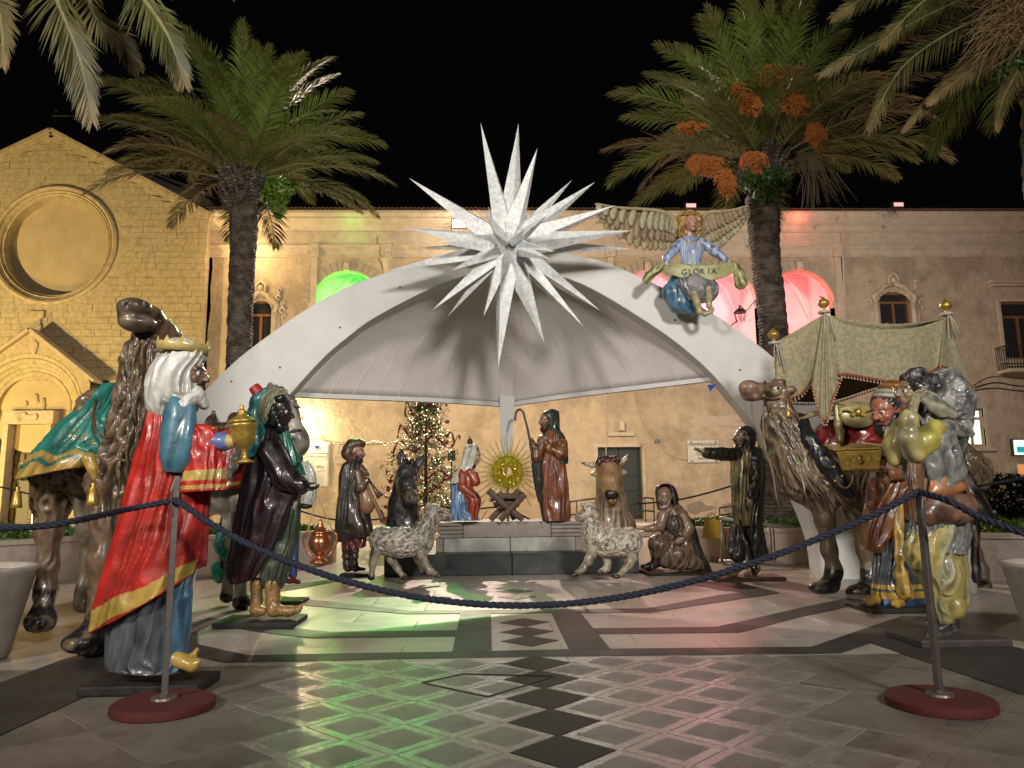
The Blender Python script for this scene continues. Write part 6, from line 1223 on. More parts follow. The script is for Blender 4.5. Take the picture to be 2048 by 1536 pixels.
sobj('body', pr, .015, M_paint, t, pal, .08, ng, lambda V: vnoise(V, 22) * .006, kn=.02)
for x, y in ((804, 957), (832, 959)): sobj('eye', [ball(F, x, y, -20, 3, 2.6, 4)], .01, M_black, t, [BLK], .01)
sobj('mane', [ball(F, 816 + rng.uniform(-9, 9), 925 + rng.uniform(-3, 12), -8 + rng.uniform(-6, 6), 3, 8, 4) for _ in range(16)] + [ball(F, 818, 932, -6, 12, 8, 14)], .012, M_hair, t, [BLK], .02)
# --- ox
F = Fr(12.4); t = statue('tan ox statue with wide horns beside the stone bench', 'ox statue', F, 1225, 1090, 'ox_statue')
pal = [(0.36, 0.21, 0.10), (0.28, 0.20, 0.13), (0.022, 0.012, 0.01), (0.45, 0.38, 0.28), (0.07, 0.035, 0.022), (0.40, 0.33, 0.22)]
pr = [ball(F, 1217, 938, 0, 25, 24, 26, 0), ball(F, 1221, 962, -14, 24, 24, 26, 0), ball(F, 1223, 984, -30, 17, 18, 20, 0), ball(F, 1223, 989, -44, 12, 9, 9, 2), ball(F, 1224, 1001, -34, 11, 7, 14, 0)]
pr += [ball(F, 1190, 948, 2, 10, 5, 6, 3), ball(F, 1246, 945, 2, 9, 5, 6, 3)]
pr += chain(F, [(1217, 960, 16, 26), (1222, 1010, 14, 30), (1224, 1060, 14, 36)], 1) + chain(F, [(1224, 1050, 30, 40), (1230, 1055, 120, 44)], 1) + chain(F, [(1204, 1050, 4, 16), (1200, 1100, -4, 11)], 1) + chain(F, [(1244, 1050, 4, 16), (1248, 1100, -4, 11)], 1)
ng = [ball(F, 1217, 988, -58, 2.5, 3, 5), ball(F, 1229, 988, -58, 2.5, 3, 5)] + chain(F, [(1212, 999, -50, 1.2), (1234, 999, -50, 1.2)])
sobj('body', pr, .015, M_paint, t, pal, .08, ng, lambda V: strands(V, (0, 0, 1), 55, .008, .04) * np.clip((F(0, 1000)[2] - V[:, 2]) / .15, 0, 1), lambda V, C: wash(V, C, C * .6, 7, .3, 1.1), kn=.02)
for q in ([(1200, 930, 2, 6.5), (1184, 930, 0, 5.5), (1172, 928, -4, 3.5), (1162, 925, -8, 1)], [(1234, 928, 2, 6.5), (1244, 923, 0, 5.5), (1252, 917, -3, 3.5), (1257, 908, -6, 1)]):
    sobj('horn', chain(F, q), .010, M_paint, t, [(.45, .40, .30)], .03, recol=lambda V, C, q=q: np.where((np.linalg.norm(V - F(*q[-1][:3]), axis=1) < .07)[:, None], np.array(BLK), C))
sobj('forelock', [ball(F, 1217 + rng.uniform(-20, 20), 921 + rng.uniform(-4, 12), -12 + rng.uniform(-6, 4), 4, 7, 4) for _ in range(26)] + [ball(F, 1217, 922, -2, 23, 9, 20)], .012, M_hair, t, [(0.075, 0.038, 0.028)], .02, disp=lambda V: curls(V, 22, .01))
for x in (1202, 1240): sobj('eye', [ball(F, x, 954, -18, 3.4, 2.8, 5)], .01, M_black, t, [BLK], .01)
# --- two sheep
def sheep(label, F, px, pr_w, pr_b, px_eye, ear):
    t = statue(label, 'sheep statue', F, px, 1158, 'sheep_statue', 'painted sheep statues by the stone bench')
    pal = [(0.33, 0.29, 0.22), (0.30, 0.25, 0.18), BLK]
    sobj('body', pr_b, .011, M_paint, t, pal, .05, disp=lambda V: vnoise(V, 20) * .004, recol=lambda V, C: wash(V, C, (.15, .11, .075), 12, .2, .9) if True else C)
    sobj('fleece', pr_w, .0095, M_paint, t, [(0.46, 0.42, 0.34)], .06, disp=lambda V: curls(V, 46, .015), recol=lambda V, C: wash(V, C, (0.20, 0.17, 0.13), 34, .15, .6, 3))
    for e in ear: sobj('ear', chain(F, e), .010, M_paint, t, [(.36, .30, .22)], .02)
    sobj('eye', [ball(F, px_eye[0], px_eye[1], px_eye[2], 2.2, 2.2, 2)], .008, M_black, t, [BLK], .01)
    return t
F = Fr(10.7)
hoof = lambda x, y, d, w=6: ball(F, x, y, d, w, 4.5, 7, 2)
sheep('left sheep statue stepping right with its head raised', F, 805,
      chain(F, [(768, 1082, 0, 25), (800, 1085, 0, 26), (838, 1084, 0, 26)]) + chain(F, [(840, 1078, 0, 22), (850, 1055, 0, 17), (858, 1035, -2, 13), (868, 1022, -2, 10)]) + [ball(F, 762, 1078, 0, 20, 22, 26), ball(F, 866, 1020, -2, 14, 8, 12)],
      chain(F, [(866, 1024, -2, 11), (880, 1030, -4, 10), (893, 1034, -5, 8), (899, 1036, -5, 6)], 1) + chain(F, [(757, 1088, -8, 15), (749, 1112, -9, 8), (745, 1128, -9, 6.5), (744, 1150, -9, 5)], 0) + [hoof(742, 1156, -10)] + chain(F, [(776, 1095, 8, 14), (782, 1118, 8, 8), (796, 1138, 9, 6), (806, 1152, 8, 5)], 0) + [hoof(810, 1156, 6)]
      + chain(F, [(838, 1095, -8, 14), (846, 1122, -9, 8), (858, 1140, -10, 6.5), (870, 1148, -11, 5)], 0) + [hoof(876, 1152, -12)] + chain(F, [(828, 1095, 9, 12), (838, 1120, 10, 7), (846, 1140, 10, 5)], 0) + [hoof(848, 1148, 9)], (884, 1025, -13), ([(862, 1018, -12, 5), (856, 1013, -14, 6), (850, 1017, -14, 3)], [(874, 1030, -13, 5), (876, 1040, -16, 5.5), (873, 1047, -16, 3)]))
sheep('right sheep statue facing left toward the bench', F, 1225,
      chain(F, [(1186, 1078, 0, 20), (1210, 1084, 0, 26), (1252, 1085, 0, 26)]) + chain(F, [(1188, 1070, 0, 19), (1184, 1050, 0, 16), (1180, 1032, -2, 13), (1178, 1022, -2, 11)]) + [ball(F, 1262, 1082, 0, 20, 24, 26), ball(F, 1178, 1016, -2, 13, 9, 12)],
      chain(F, [(1180, 1024, -2, 11), (1170, 1030, -4, 10), (1160, 1034, -5, 7.5), (1156, 1036, -5, 6)], 1) + chain(F, [(1188, 1095, -6, 14), (1178, 1120, -8, 8), (1166, 1138, -10, 6), (1154, 1146, -11, 5)], 0) + [hoof(1149, 1149, -12, 7)] + chain(F, [(1210, 1098, 10, 13), (1214, 1124, 10, 7), (1214, 1136, 8, 6), (1204, 1142, 4, 5)], 0) + [hoof(1200, 1147, 2, 7)]
      + chain(F, [(1258, 1095, -6, 16), (1266, 1116, -8, 9), (1258, 1130, -9, 7.5), (1242, 1146, -10, 5.5)], 0) + [hoof(1232, 1153, -11, 8)] + chain(F, [(1240, 1100, 12, 12), (1256, 1120, 13, 7), (1250, 1136, 13, 5)], 0) + [hoof(1247, 1142, 12)], (1169, 1021, -13), ([(1186, 1022, -13, 5), (1192, 1032, -16, 6), (1190, 1040, -16, 3)], [(1172, 1012, -8, 4), (1166, 1009, -8, 4)]))
# --- stone bench on its dark step
t = thing('dark_plinth', 'low black slate step under the stone bench', 'plinth', G(1022, 1150)); Yp = G(1022, 1150)[1]
xa, xb = P(768, 1130, Yp)[0], P(1278, 1130, Yp)[0]; zp = P(1020, 1106, Yp)[2]; M_pl = mat('plinth_slate', (0.030, 0.034, 0.036), 0.36, nscale=5, namt=.35, rvar=.1, color2=(0.055, 0.055, 0.05), c2scale=4, c2lo=.55, c2hi=.75)
for a, c in ((xa, (xa + xb) / 2 - .003), ((xa + xb) / 2 + .003, xb)): bevel(MB().bb((a, Yp, 0), (c, Yp + 2.3, zp)).mk('slate_block', M_pl, t), .01)
Yb = Yp + .35; z1 = P(1020, 1101, Yb)[2]; z2 = P(1020, 1075, Yb)[2]; z3 = P(1020, 1043, Yb)[2]
t = thing('stone_bench', 'weathered stone bench carrying Mary, the manger and Joseph', 'bench', (.35, Yb, zp)); k = Yb / FPX
M_bs = mat('weathered_bench', (0.25, 0.22, 0.19), 0.6, nscale=6, namt=.3, bump=.005, bscale=30, color2=(0.16, 0.13, 0.10), c2scale=3, c2lo=.5, c2hi=.7); M_bs2 = mat('pale_bench_slab', (0.36, 0.36, 0.33), 0.5, nscale=4, namt=.25, bump=.003, color2=(0.24, 0.25, 0.24), c2scale=3, c2lo=.5, c2hi=.65)
X = lambda px: P(px, 1060, Yb)[0]
for a, c in ((888, 1019.5), (1020.5, 1149)): bevel(MB().bb((X(a), Yb - .04, zp), (X(c), Yb + .5, z2)).mk('lower_slab', M_bs2, t), .012)
bevel(MB().bb((X(872), Yb + .02, zp), (X(887.5), Yb + 1.4, z2)).mk('bench_leg', M_bs, t), .01); bevel(MB().bb((X(1149.5), Yb + .0, zp), (X(1166), Yb + 1.4, z2)).mk('bench_leg', M_bs, t), .01)
bevel(MB().bb((X(926), Yb, z2 + .003), (X(1102), Yb + 1.5, z3)).mk('seat_slab', M_bs, t), .012)
for s_, a, c in ((-1, 872, 925.5), (1, 1102.5, 1172)):
    for i in range(4):
        f0, f1 = i / 4, (i + 1) / 4 - .01; o_ = (.02, .045, .02, .055)[i]; sl = (1 - f0) * 8 * s_
        xx = (X(a + (0 if s_ < 0 else -sl * .0)), X(c)); MBx = MB().bb((xx[0] + (.02 * (3 - i) if s_ < 0 else 0), Yb - o_, z2 + .003 + (z3 - z2) * f0), (xx[1] - (.02 * (3 - i) if s_ > 0 else 0), Yb + 1.45, z2 + (z3 - z2) * f1)); bevel(MBx.mk('moulded_block', M_bs, t), .012)
# --- Mary
zt_ = z3; F = Fr(12.15)
t = statue('seated Mary statue in white veil, red dress and blue mantle', 'mary statue', F, 930, 1040, 'mary_statue', z=zt_)
sil('blue_mantle', F, [(908, 952, 930, 952, 12, 4), (903, 970, 938, 966, 18, 2), (901, 1000, 942, 995, 22, 0), (899, 1022, 950, 1020, 25, 0), (897, 1041, 960, 1041, 28, 0)], M_paint, t, 130, 50, [(7, 2.2, .2, True), (12, 1.0, .3, False)], 1, (0.10, 0.19, 0.36), lambda u, th, V, C: wash(V, C, (.22, .32, .45), 16, .1, .8), 1, 8)
sil('red_dress', F, [(918, 932, 940, 932, 11, -4), (912, 950, 948, 950, 15, -6), (914, 975, 946, 975, 15, -8), (922, 990, 956, 988, 16, -10), (930, 1000, 962, 1002, 16, -12), (934, 1020, 957, 1022, 15, -12), (936, 1039, 955, 1039, 13, -12)], M_paint, t, 100, 50, [(5, 1.6, .2, True)], 2, (0.26, 0.045, 0.02), lambda u, th, V, C: wash(V, C, (.13, .02, .012), 9), 1, 8)
sobj('sleeve', chain(F, [(940, 945, -16, 8), (951, 963, -18, 9), (950, 950, -18, 7)]) + chain(F, [(925, 950, -14, 9), (926, 975, -20, 9), (940, 986, -24, 6)]), .011, M_paint, t, [(0.26, 0.045, 0.02)], .03)
hand(t, F(948, 950, -20), F(944, 934, -20), .13, (1, 0, 0), .3, 1, SKINP); hand(t, F(938, 985, -24), F(953, 990, -26), .14, (0, 0, -1), .3, 1, SKINP)
head(t, F(947, 913, -2), 36 * F.k, 65, -14, SKINP, (0.05, 0.025, 0.015), None)
def arc_shell(name, F, rows, arc, col, seed, parent, folds=((5, 1.2, .2, False),), solid=.02, nu=80, nv=50, colf=None): return sil(name, F, rows, M_paint, parent, nu, nv, list(folds), seed, col, colf, 1, 8, arc=arc, caps=False, solid=solid)
arc_shell('white_veil', F, [(940, 891, 948, 890, 2, 0), (930, 894, 957, 892, 11, 0), (925, 905, 960, 903, 15, 0), (922, 922, 957, 922, 15, 0), (914, 940, 950, 940, 17, 0), (905, 957, 945, 955, 19, 0), (901, 968, 925, 966, 20, 0)], (28, 305), (0.42, 0.42, 0.36), 3, t)
b = MB(); b.lathe(F(940, 888, 0), [(3 * F.k, 0), (6 * F.k, 2 * F.k), (5 * F.k, 8 * F.k), (1 * F.k, 12 * F.k)], 10); b.tube([F(940, 882, 0), F(938, 872, 0)], .008, 5); b.mk('halo_fitting', M_iron, t)
# --- manger
t = thing('manger', 'empty wooden crib of crossed logs on the bench', 'manger', P(1012, 1041, 12.1)); t.location.z = zt_; F = Fr(12.1)
for q in ([(976, 981, -10), (1045, 1042, -10)], [(1050, 989, -14), (1000, 1042, -14)], [(1040, 981, 20), (981, 1042, 20)], [(997, 986, 18), (1030, 1042, 18)]):
    b = MB(); p0, p1 = F(*q[0]), F(*q[1]); p1[2] = zt_ + .03; n_ = 9; b.tube([p0 + (p1 - p0) * i / n_ + rng.normal(size=3) * .004 for i in range(n_ + 1)], [.05, .054, .052, .05, .053, .05, .05, .052, .05, .047], 8); bevel(b.mk('log', M_wood, t), .004)
for i, (x0_, x1_, y, d) in enumerate([(982, 1043, 994, -4), (980, 1046, 1000, 14), (986, 1040, 1006, -2), (988, 1038, 1010, 10), (994, 1033, 1015, 0), (997, 1031, 1018, 8), (990, 1030, 990, 16)]):
    b = MB(); b.tube([F(x0_, y, d), F((x0_ + x1_) / 2, y + rng.uniform(-1, 1), d), F(x1_, y + rng.uniform(-1, 1), d)], [.03, .036, .028], 7); b.mk('trough_log', M_wood, t)
# --- Joseph
F = Fr(12.2); t = statue('standing Joseph statue in brown robe and dark green hooded mantle', 'joseph statue', F, 1110, 1040, 'joseph_statue', z=zt_)
sil('brown_robe', F, [(1090, 862, 1118, 862, 12, 0), (1082, 885, 1124, 882, 17, 0), (1086, 910, 1128, 908, 17, 0), (1083, 940, 1132, 938, 20, 0), (1082, 975, 1136, 973, 22, 0), (1082, 1010, 1138, 1008, 23, 0), (1086, 1042, 1140, 1042, 24, 0)], M_paint, t, 160, 80, [(9, 2.4, .12, True), (5, 1.6, .1, False)], 2, (0.21, 0.065, 0.03), lambda u, th, V, C: wash(V, C, (.10, .03, .018), 7, -.1, .7), 1, 8)
arc_shell('green_mantle', F, [(1095, 858, 1112, 856, 10, 2), (1084, 872, 1124, 868, 17, 2), (1078, 892, 1132, 888, 20, 2), (1076, 912, 1134, 906, 21, 2), (1078, 928, 1134, 928, 20, 2)], (-60, 225), (0.02, 0.035, 0.03), 4, t, ((6, 1.6, .2, True),))
sil('mantle_fall', F, [(1062, 925, 1082, 925, 7, -8), (1066, 950, 1084, 950, 8, -8), (1071, 980, 1085, 980, 7, -8), (1077, 1005, 1085, 1005, 4, -8)], M_paint, t, 60, 40, [(5, 1.2, .2, True)], 4, (0.02, 0.04, 0.035), None)
sobj('sleeve', chain(F, [(1086, 880, -8, 11), (1072, 915, -14, 10), (1068, 895, -16, 8), (1064, 884, -16, 6)]), .012, M_paint, t, [(0.17, 0.07, 0.03)], .03, disp=lambda V: vnoise(V, 26) * .008)
sobj('sleeve', chain(F, [(1124, 888, -10, 12), (1122, 908, -16, 11), (1098, 896, -20, 8), (1092, 884, -20, 6)]), .012, M_paint, t, [(0.20, 0.075, 0.025)], .03, disp=lambda V: vnoise(V, 26) * .008)
hand(t, F(1064, 884, -16), F(1057, 872, -16), .14, (0, 1, 0), .7, 1, SKIN); hand(t, F(1092, 884, -20), F(1090, 868, -20), .14, (0, 1, 0), .25, 1, SKIN)
head(t, F(1094, 842, 0), 37 * F.k, -70, -4, SKIN, (0.03, 0.018, 0.012), (0.035, 0.02, 0.014))
arc_shell('hood', F, [(1098, 819, 1106, 819, 3, 2), (1087, 823, 1116, 824, 12, 2), (1083, 834, 1119, 838, 16, 2), (1086, 850, 1119, 854, 15, 2), (1090, 866, 1122, 868, 13, 2)], (-105, 140), (0.025, 0.035, 0.028), 5, t, ((5, 1, .2, False),))
t = thing('shepherd_crook', 'tall dark shepherd crook held by Joseph', 'crook', P(1088, 1041, 12.0)); Fc = Fr(12.0)
b = MB(); b.tube([Fc(x, y) for x, y in smooth_rows([(1087, 1041), (1075, 975), (1064, 905), (1056, 862), (1050, 838), (1046, 824), (1040, 819), (1034, 822), (1031, 830), (1030, 841)], 60)], .018, 8); b.mk('staff', mat('dark_staff', (0.03, 0.015, 0.012), .35, coat=.3), t, True)
# --- sunburst
F = Fr(12.4); t = thing('sunburst', 'gold tinsel sunburst with thin straight rays above the crib', 'sunburst', F(1015, 1010)); c = F(1015, 943); k = F.k
M_tin = mat('gold_tinsel', (0.50, 0.42, 0.05), 0.28, 0.75, emit=(.85, .70, .05), estr=.06); M_ray = mat('straw_ray', (0.34, 0.27, 0.16), 0.5)
b = MB(); r_ = np.random.default_rng(4)
for i in range(2600):
    a = r_.uniform(0, 2 * PI); rr_ = r_.uniform(9, 32) * k; q = c + np.array([rr_ * math.cos(a), r_.uniform(-.06, .06), rr_ * math.sin(a)]); d = r_.normal(size=3); d /= np.linalg.norm(d); e = np.cross(d, r_.normal(size=3)); e /= np.linalg.norm(e); s_ = r_.uniform(.010, .022)
    b.add([q - d * s_, q + e * s_ * .5, q + d * s_, q - e * s_ * .5], [(0, 1, 2, 3)])
o = b.mk('tinsel_ring', M_tin, t); o['kind'] = 'stuff'
for i in range(96):
    a = 2 * PI * i / 96 + r_.uniform(-.015, .015); r1 = (r_.uniform(38, 46) if i % 3 else r_.uniform(58, 80)) * k; b = MB()
    b.tube([c + np.array([30 * k * math.cos(a), 0, 30 * k * math.sin(a)]), c + np.array([r1 * math.cos(a), 0, r1 * math.sin(a)])], [.009, .003] if i % 3 else [.009, .004], 4); b.mk('ray', M_tin if i % 3 else M_ray, t)
b = MB(); b.lathe(c + [0, .03, 0], [(30 * k, 0), (31.5 * k, .01), (30 * k, .02), (9 * k, .02), (9 * k, 0)], 48, axis=(0, 1, 0), caps=False); b.mk('ring', M_tin, t); b = MB(); b.tube([c - [0, 0, 31 * k], np.array([c[0], c[1], .3])], .02, 6); b.mk('support_pole', M_steel, t)
for q in ([(930, 1010), (978, 985)], [(955, 1030), (968, 1000)], [(962, 1040), (975, 1020)], [(1050, 992), (1062, 1012)]):
    b = MB(); b.tube([F(*q[0]), F(*q[1])], .007, 4); b.mk('ray', M_ray, t)
# --- kneeling shepherd
F = Fr(11.7); t = statue('kneeling shepherd statue in dark hooded cloak holding out an arm', 'shepherd statue', F, 1360, 1142, 'shepherd_statue')
board(t, F, 1286, 1424, 1143, .7, .03)
KB = (0.05, 0.032, 0.022)
sobj('body', chain(F, [(1345, 1030, 0, 24), (1352, 1065, 4, 27), (1362, 1100, 8, 26)]) + [ball(F, 1348, 1108, -10, 30, 20, 26)] + chain(F, [(1330, 1120, -16, 15), (1360, 1124, -10, 15), (1390, 1126, 0, 12), (1402, 1130, 6, 8)]) + chain(F, [(1334, 1092, -12, 20), (1316, 1090, -20, 18), (1313, 1108, -22, 10)], 1) + chain(F, [(1313, 1108, -22, 9), (1312, 1126, -22, 7), (1300, 1134, -28, 6), (1284, 1133, -32, 3)], 2),
     .014, M_paint, t, [(0.14, 0.095, 0.06), (0.11, 0.07, 0.045), BLK], .05, disp=lambda V: strands(V, (.2, 0, 1), 46, .012, .06))
sil('dark_cloak', F, [(1330, 1006, 1352, 1004, 10, 8), (1325, 1022, 1366, 1020, 18, 8), (1340, 1040, 1384, 1040, 20, 10), (1360, 1062, 1392, 1062, 20, 12), (1372, 1095, 1400, 1092, 20, 14), (1385, 1125, 1414, 1120, 18, 14), (1396, 1143, 1425, 1142, 14, 14)], M_paint, t, 110, 70, [(6, 2, .2, True)], 5, (0.025, 0.022, 0.02), None, 1, 8)
sobj('outstretched_arm', chain(F, [(1326, 1030, -10, 12), (1320, 1052, -16, 10), (1306, 1056, -22, 8), (1292, 1058, -26, 6)], 0), .011, M_paint, t, [(0.20, 0.13, 0.085)], .03); hand(t, F(1292, 1058, -26), F(1270, 1060, -30), .18, (0, 0, 1), .15, 1, (0.30, 0.18, 0.13))
sobj('bent_arm', chain(F, [(1364, 1032, -12, 13), (1377, 1056, -18, 11), (1362, 1078, -26, 8), (1354, 1084, -28, 6)], 0), .011, M_paint, t, [(0.17, 0.115, 0.07)], .03); hand(t, F(1356, 1082, -28), F(1340, 1086, -30), .16, (0, 0, -1), .5, -1, (0.18, 0.12, 0.08))
head(t, F(1329, 995, -6), 42 * F.k, -32, -8, (0.20, 0.13, 0.085), None, (0.14, 0.10, 0.07))
arc_shell('hood', F, [(1326, 968, 1336, 968, 3, 0), (1316, 973, 1347, 974, 13, 0), (1312, 988, 1354, 990, 18, 0), (1314, 1006, 1356, 1006, 18, 0), (1318, 1020, 1362, 1020, 18, 0)], (-55, 215), (0.03, 0.026, 0.024), 6, t, ((6, 1.2, .2, True),))
sobj('satchel', [ball(F, 1350, 1050, -24, 16, 20, 12), ball(F, 1360, 1070, -26, 9, 8, 9)], .012, M_paint, t, [(0.055, 0.04, 0.025)], .04, disp=lambda V: strands(V, (0, 0, 1), 60, .01))
# --- shepherd with outstretched arm
F = Fr(10.7); t = statue('standing dark haired shepherd statue stretching one arm to the left', 'shepherd statue', F, 1492, 1160, 'shepherd_statue')
board(t, F, 1424, 1560, 1158, .5, .05, mat('brown_base', (0.07, 0.045, 0.03), .5, namt=.3)); OLV = (0.19, 0.16, 0.06)
sil('olive_vest', F, [(1480, 893, 1500, 893, 9, -4), (1468, 905, 1508, 905, 15, -4), (1462, 940, 1508, 940, 18, -4), (1463, 985, 1506, 985, 18, -4), (1466, 1020, 1504, 1020, 18, -4), (1470, 1052, 1502, 1050, 16, -4)], M_paint, t, 110, 60, [(7, 2.4, .2, True)], 1, OLV, lambda u, th, V, C: wash(V, C, (.05, .045, .02), 8), 1, 8)
sil('black_coat', F, [(1488, 895, 1512, 893, 12, 8), (1490, 910, 1526, 905, 18, 8), (1492, 960, 1530, 955, 20, 8), (1490, 1010, 1528, 1005, 20, 8), (1486, 1055, 1526, 1050, 20, 8)], M_paint, t, 110, 60, [(6, 2, .2, True)], 4, (0.02, 0.021, 0.02), None, 1.5, 8)
for q in ([(1462, 1050, 1492, 1046, 14, -2), (1460, 1080, 1492, 1080, 15, -2), (1458, 1108, 1490, 1112, 15, -2), (1468, 1126, 1482, 1130, 9, -2)], [(1490, 1050, 1524, 1046, 15, 6), (1494, 1080, 1530, 1080, 15, 6), (1498, 1108, 1534, 1108, 15, 6), (1506, 1124, 1524, 1124, 9, 6)]): sil('trouser_leg', F, q, M_paint, t, 80, 50, [(5, 2.6, .3, True)], q[0][0], (0.02, 0.022, 0.022), None, 3, 9)
for x, d in ((1476, -6), (1514, 2)): sobj('foot', chain(F, [(x, 1120, d, 6), (x, 1138, d, 6), (x - 8, 1146, d - 6, 7), (x - 24, 1148, d - 10, 4)]), .012, M_paint, t, [(0.24, 0.18, 0.09)], .03)
sobj('sleeve', chain(F, [(1480, 910, -6, 14), (1445, 908, -14, 12), (1415, 906, -22, 11)]), .012, M_paint, t, [(0.018, 0.022, 0.014)], .03, disp=lambda V: strands(V, (0, .3, 1), 50, .009, .05))
hand(t, F(1412, 906, -22), F(1384, 898, -28), .21, (0, 0, 1), .12, 1, (0.27, 0.22, 0.15), 1.6)
sobj('sleeve', chain(F, [(1508, 915, -6, 14), (1512, 955, -10, 12), (1502, 992, -16, 9)]), .012, M_paint, t, [(0.018, 0.019, 0.017)], .03, disp=lambda V: strands(V, (1, .3, 0), 50, .008, .05)); hand(t, F(1502, 992, -18), F(1498, 1018, -20), .19, (0, 1, 0), .2, 1, (0.27, 0.22, 0.15), 1.4)
head(t, F(1487, 877, -2), 46 * F.k, -85, 4, (0.24, 0.17, 0.11), BLK, BLK, hairlong=.15)
b = MB(); b.tube([F(1478, 1040, -26), F(1494, 1100, -26), F(1508, 1150, -26)], .02, 7); b.mk('staff', mat('dark_staff'), t, True)
# --- right camel
F = Fr(9.0); t = statue('brown camel statue with long neck hair and bridle carrying a draped canopy', 'camel statue', F, 1700, 1190, 'camel_statue')
pal = [(0.19, 0.115, 0.075), (0.26, 0.16, 0.11), BLK, (0.15, 0.105, 0.065), (0.14, 0.115, 0.055)]
pr = chain(F, [(1556, 788, 0, 24), (1536, 784, -4, 18), (1520, 782, -8, 16), (1496, 780, -12, 17)], 0) + [ball(F, 1497, 774, -12, 20, 14, 17, 1), ball(F, 1505, 794, -10, 22, 9, 15, 1), ball(F, 1553, 790, 0, 24, 25, 21, 0), ball(F, 1558, 764, 0, 16, 9, 14, 0), ball(F, 1550, 806, -2, 22, 13, 16, 1)]
pr += chain(F, [(1568, 782, -16, 6), (1586, 779, -18, 7)], 0) + [ball(F, 1583, 779, -18, 9, 7, 5, 3)]
pr += chain(F, [(1556, 800, 4, 26), (1560, 850, 4, 31), (1576, 900, 4, 42), (1608, 945, 6, 54), (1640, 965, 10, 58)], 3)
pr += chain(F, [(1650, 950, 20, 60), (1720, 930, 50, 72), (1800, 925, 80, 72), (1880, 930, 110, 66), (1930, 945, 120, 50)], 3)
pr += chain(F, [(1640, 985, -6, 30), (1650, 1040, -10, 17), (1658, 1100, -8, 13.5), (1668, 1140, -6, 13)], 3) + chain(F, [(1668, 1140, -6, 13), (1662, 1165, -12, 17)], 2) + [ball(F, 1645, 1175, -22, 28, 12, 24, 2), ball(F, 1674, 1150, 2, 8, 12, 10, 2)]
pr += chain(F, [(1700, 985, 30, 30), (1712, 1040, 26, 16), (1728, 1100, 24, 13), (1738, 1140, 24, 13)], 3) + chain(F, [(1738, 1140, 24, 13), (1736, 1168, 16, 17)], 2) + [ball(F, 1720, 1182, 6, 28, 13, 24, 2)]
pr += chain(F, [(1925, 985, 100, 34), (1936, 1060, 96, 20), (1950, 1110, 90, 12), (1963, 1140, 88, 12), (1966, 1165, 84, 14)], 3) + [ball(F, 1960, 1177, 76, 22, 14, 24, 2)] + chain(F, [(1880, 990, 150, 34), (1890, 1060, 150, 20), (1896, 1110, 150, 13), (1900, 1160, 150, 13)], 3)
ng = chain(F, [(1474, 786, -34, 3), (1492, 788, -36, 2.5), (1520, 784, -34, 2.2)]) + chain(F, [(1484, 768, -30, 1.5), (1492, 765, -30, 2.5)])
def dsp(V):
    x, z = V[:, 0], V[:, 2]; m_ = np.clip((F(0, 822)[2] - z) / .1, 0, 1) * np.clip((z - F(0, 1040)[2]) / .2, .12, 1); return strands(V, (.30, 0, -1), 40, .028, .07) * m_
hp = pr[:10]; pr = pr[10:]; sobj('head', hp + chain(F, [(1556, 800, 2, 24), (1558, 826, 4, 25)], 0), .010, M_paint, t, pal, .030, ng, lambda V: vnoise(V, 16) * .005, lambda V, C: wash(V, C, (0.07, 0.045, 0.03), 8, .2, .9), kn=.012)
sobj('body', pr, .017, M_paint, t, pal, .09, (), dsp, lambda V, C: wash(V, C, (0.20, 0.155, 0.08), 12, .2, 1.0, 3), kn=.015)
b = MB()
for k in range(60):
    x0_ = 1530 + 62 * rng.random(); y0 = 820 + 110 * rng.random(); sl = .35 + .5 * rng.random(); ln = rng.uniform(55, 120); dd0 = -26 - (y0 - 820) * .16 + abs(x0_ - 1562) * .35
    q = [F(x0_ + (y0 - 820) * .42 + sl * ln * (j / 6) ** 1.3 + 3.5 * math.sin(j * 1.2 + k), y0 + ln * j / 6, dd0 - ln * .22 * j / 6) for j in range(7)]
    b.tube(q, [.010, .016, .019, .018, .015, .010, .003], 6)
mk('neck_hair', b.v, b.f, M_paint, t, True, cols=wash(np.array(b.v), np.tile((0.13, 0.10, 0.05), (len(b.v), 1)), (.07, .045, .03), 6, -.2, .6))
V = []; o = sobj('eyelid', [ball(F, 1554, 784, -22, 12, 9, 6)], .01, M_paint, t, [(0.17, 0.15, 0.07)], .02); sobj('eye', [ball(F, 1554, 777, -25, 9, 4.5, 5)], .007, M_paint, t, [(.55, .5, .42)], .01, recol=lambda V, C: np.where((np.linalg.norm((V - F(1556, 776, -29)) * [1, .3, 1], axis=1) < .021)[:, None], np.array(BLK), C))
b = MB()
for q in ([(1530, 762, -18), (1528, 790, -22), (1530, 812, -16)], [(1530, 795, -22), (1550, 799, -23), (1570, 796, -20)], [(1568, 760, -10), (1571, 778, -22), (1570, 796, -20)]): b.tube([F(*p) for p in q], .013, 6)
b.mk('bridle', mat('dark_leather'), t, True)
b = MB(); b.tube([F(1570, 796, -24) + .018 * np.array([math.cos(a), 0, math.sin(a)]) for a in np.linspace(0, 6.2, 12)], .005, 5); b.tube([F(1528, 792, -24) + .014 * np.array([math.cos(a), 0, math.sin(a)]) for a in np.linspace(0, 6.2, 12)], .005, 5); b.mk('ring', M_gold, t, True)
b = MB(); c = F(1577, 834, -26); k = F.k; b.lathe(c, [(6 * k, 0), (6.5 * k, 1 * k), (4.5 * k, 8 * k), (4.5 * k, 14 * k), (2 * k, 17 * k), (3 * k, 22 * k), (2 * k, 27 * k), (.001, 32 * k)], 14); b.mk('bell', M_gold, t, True)
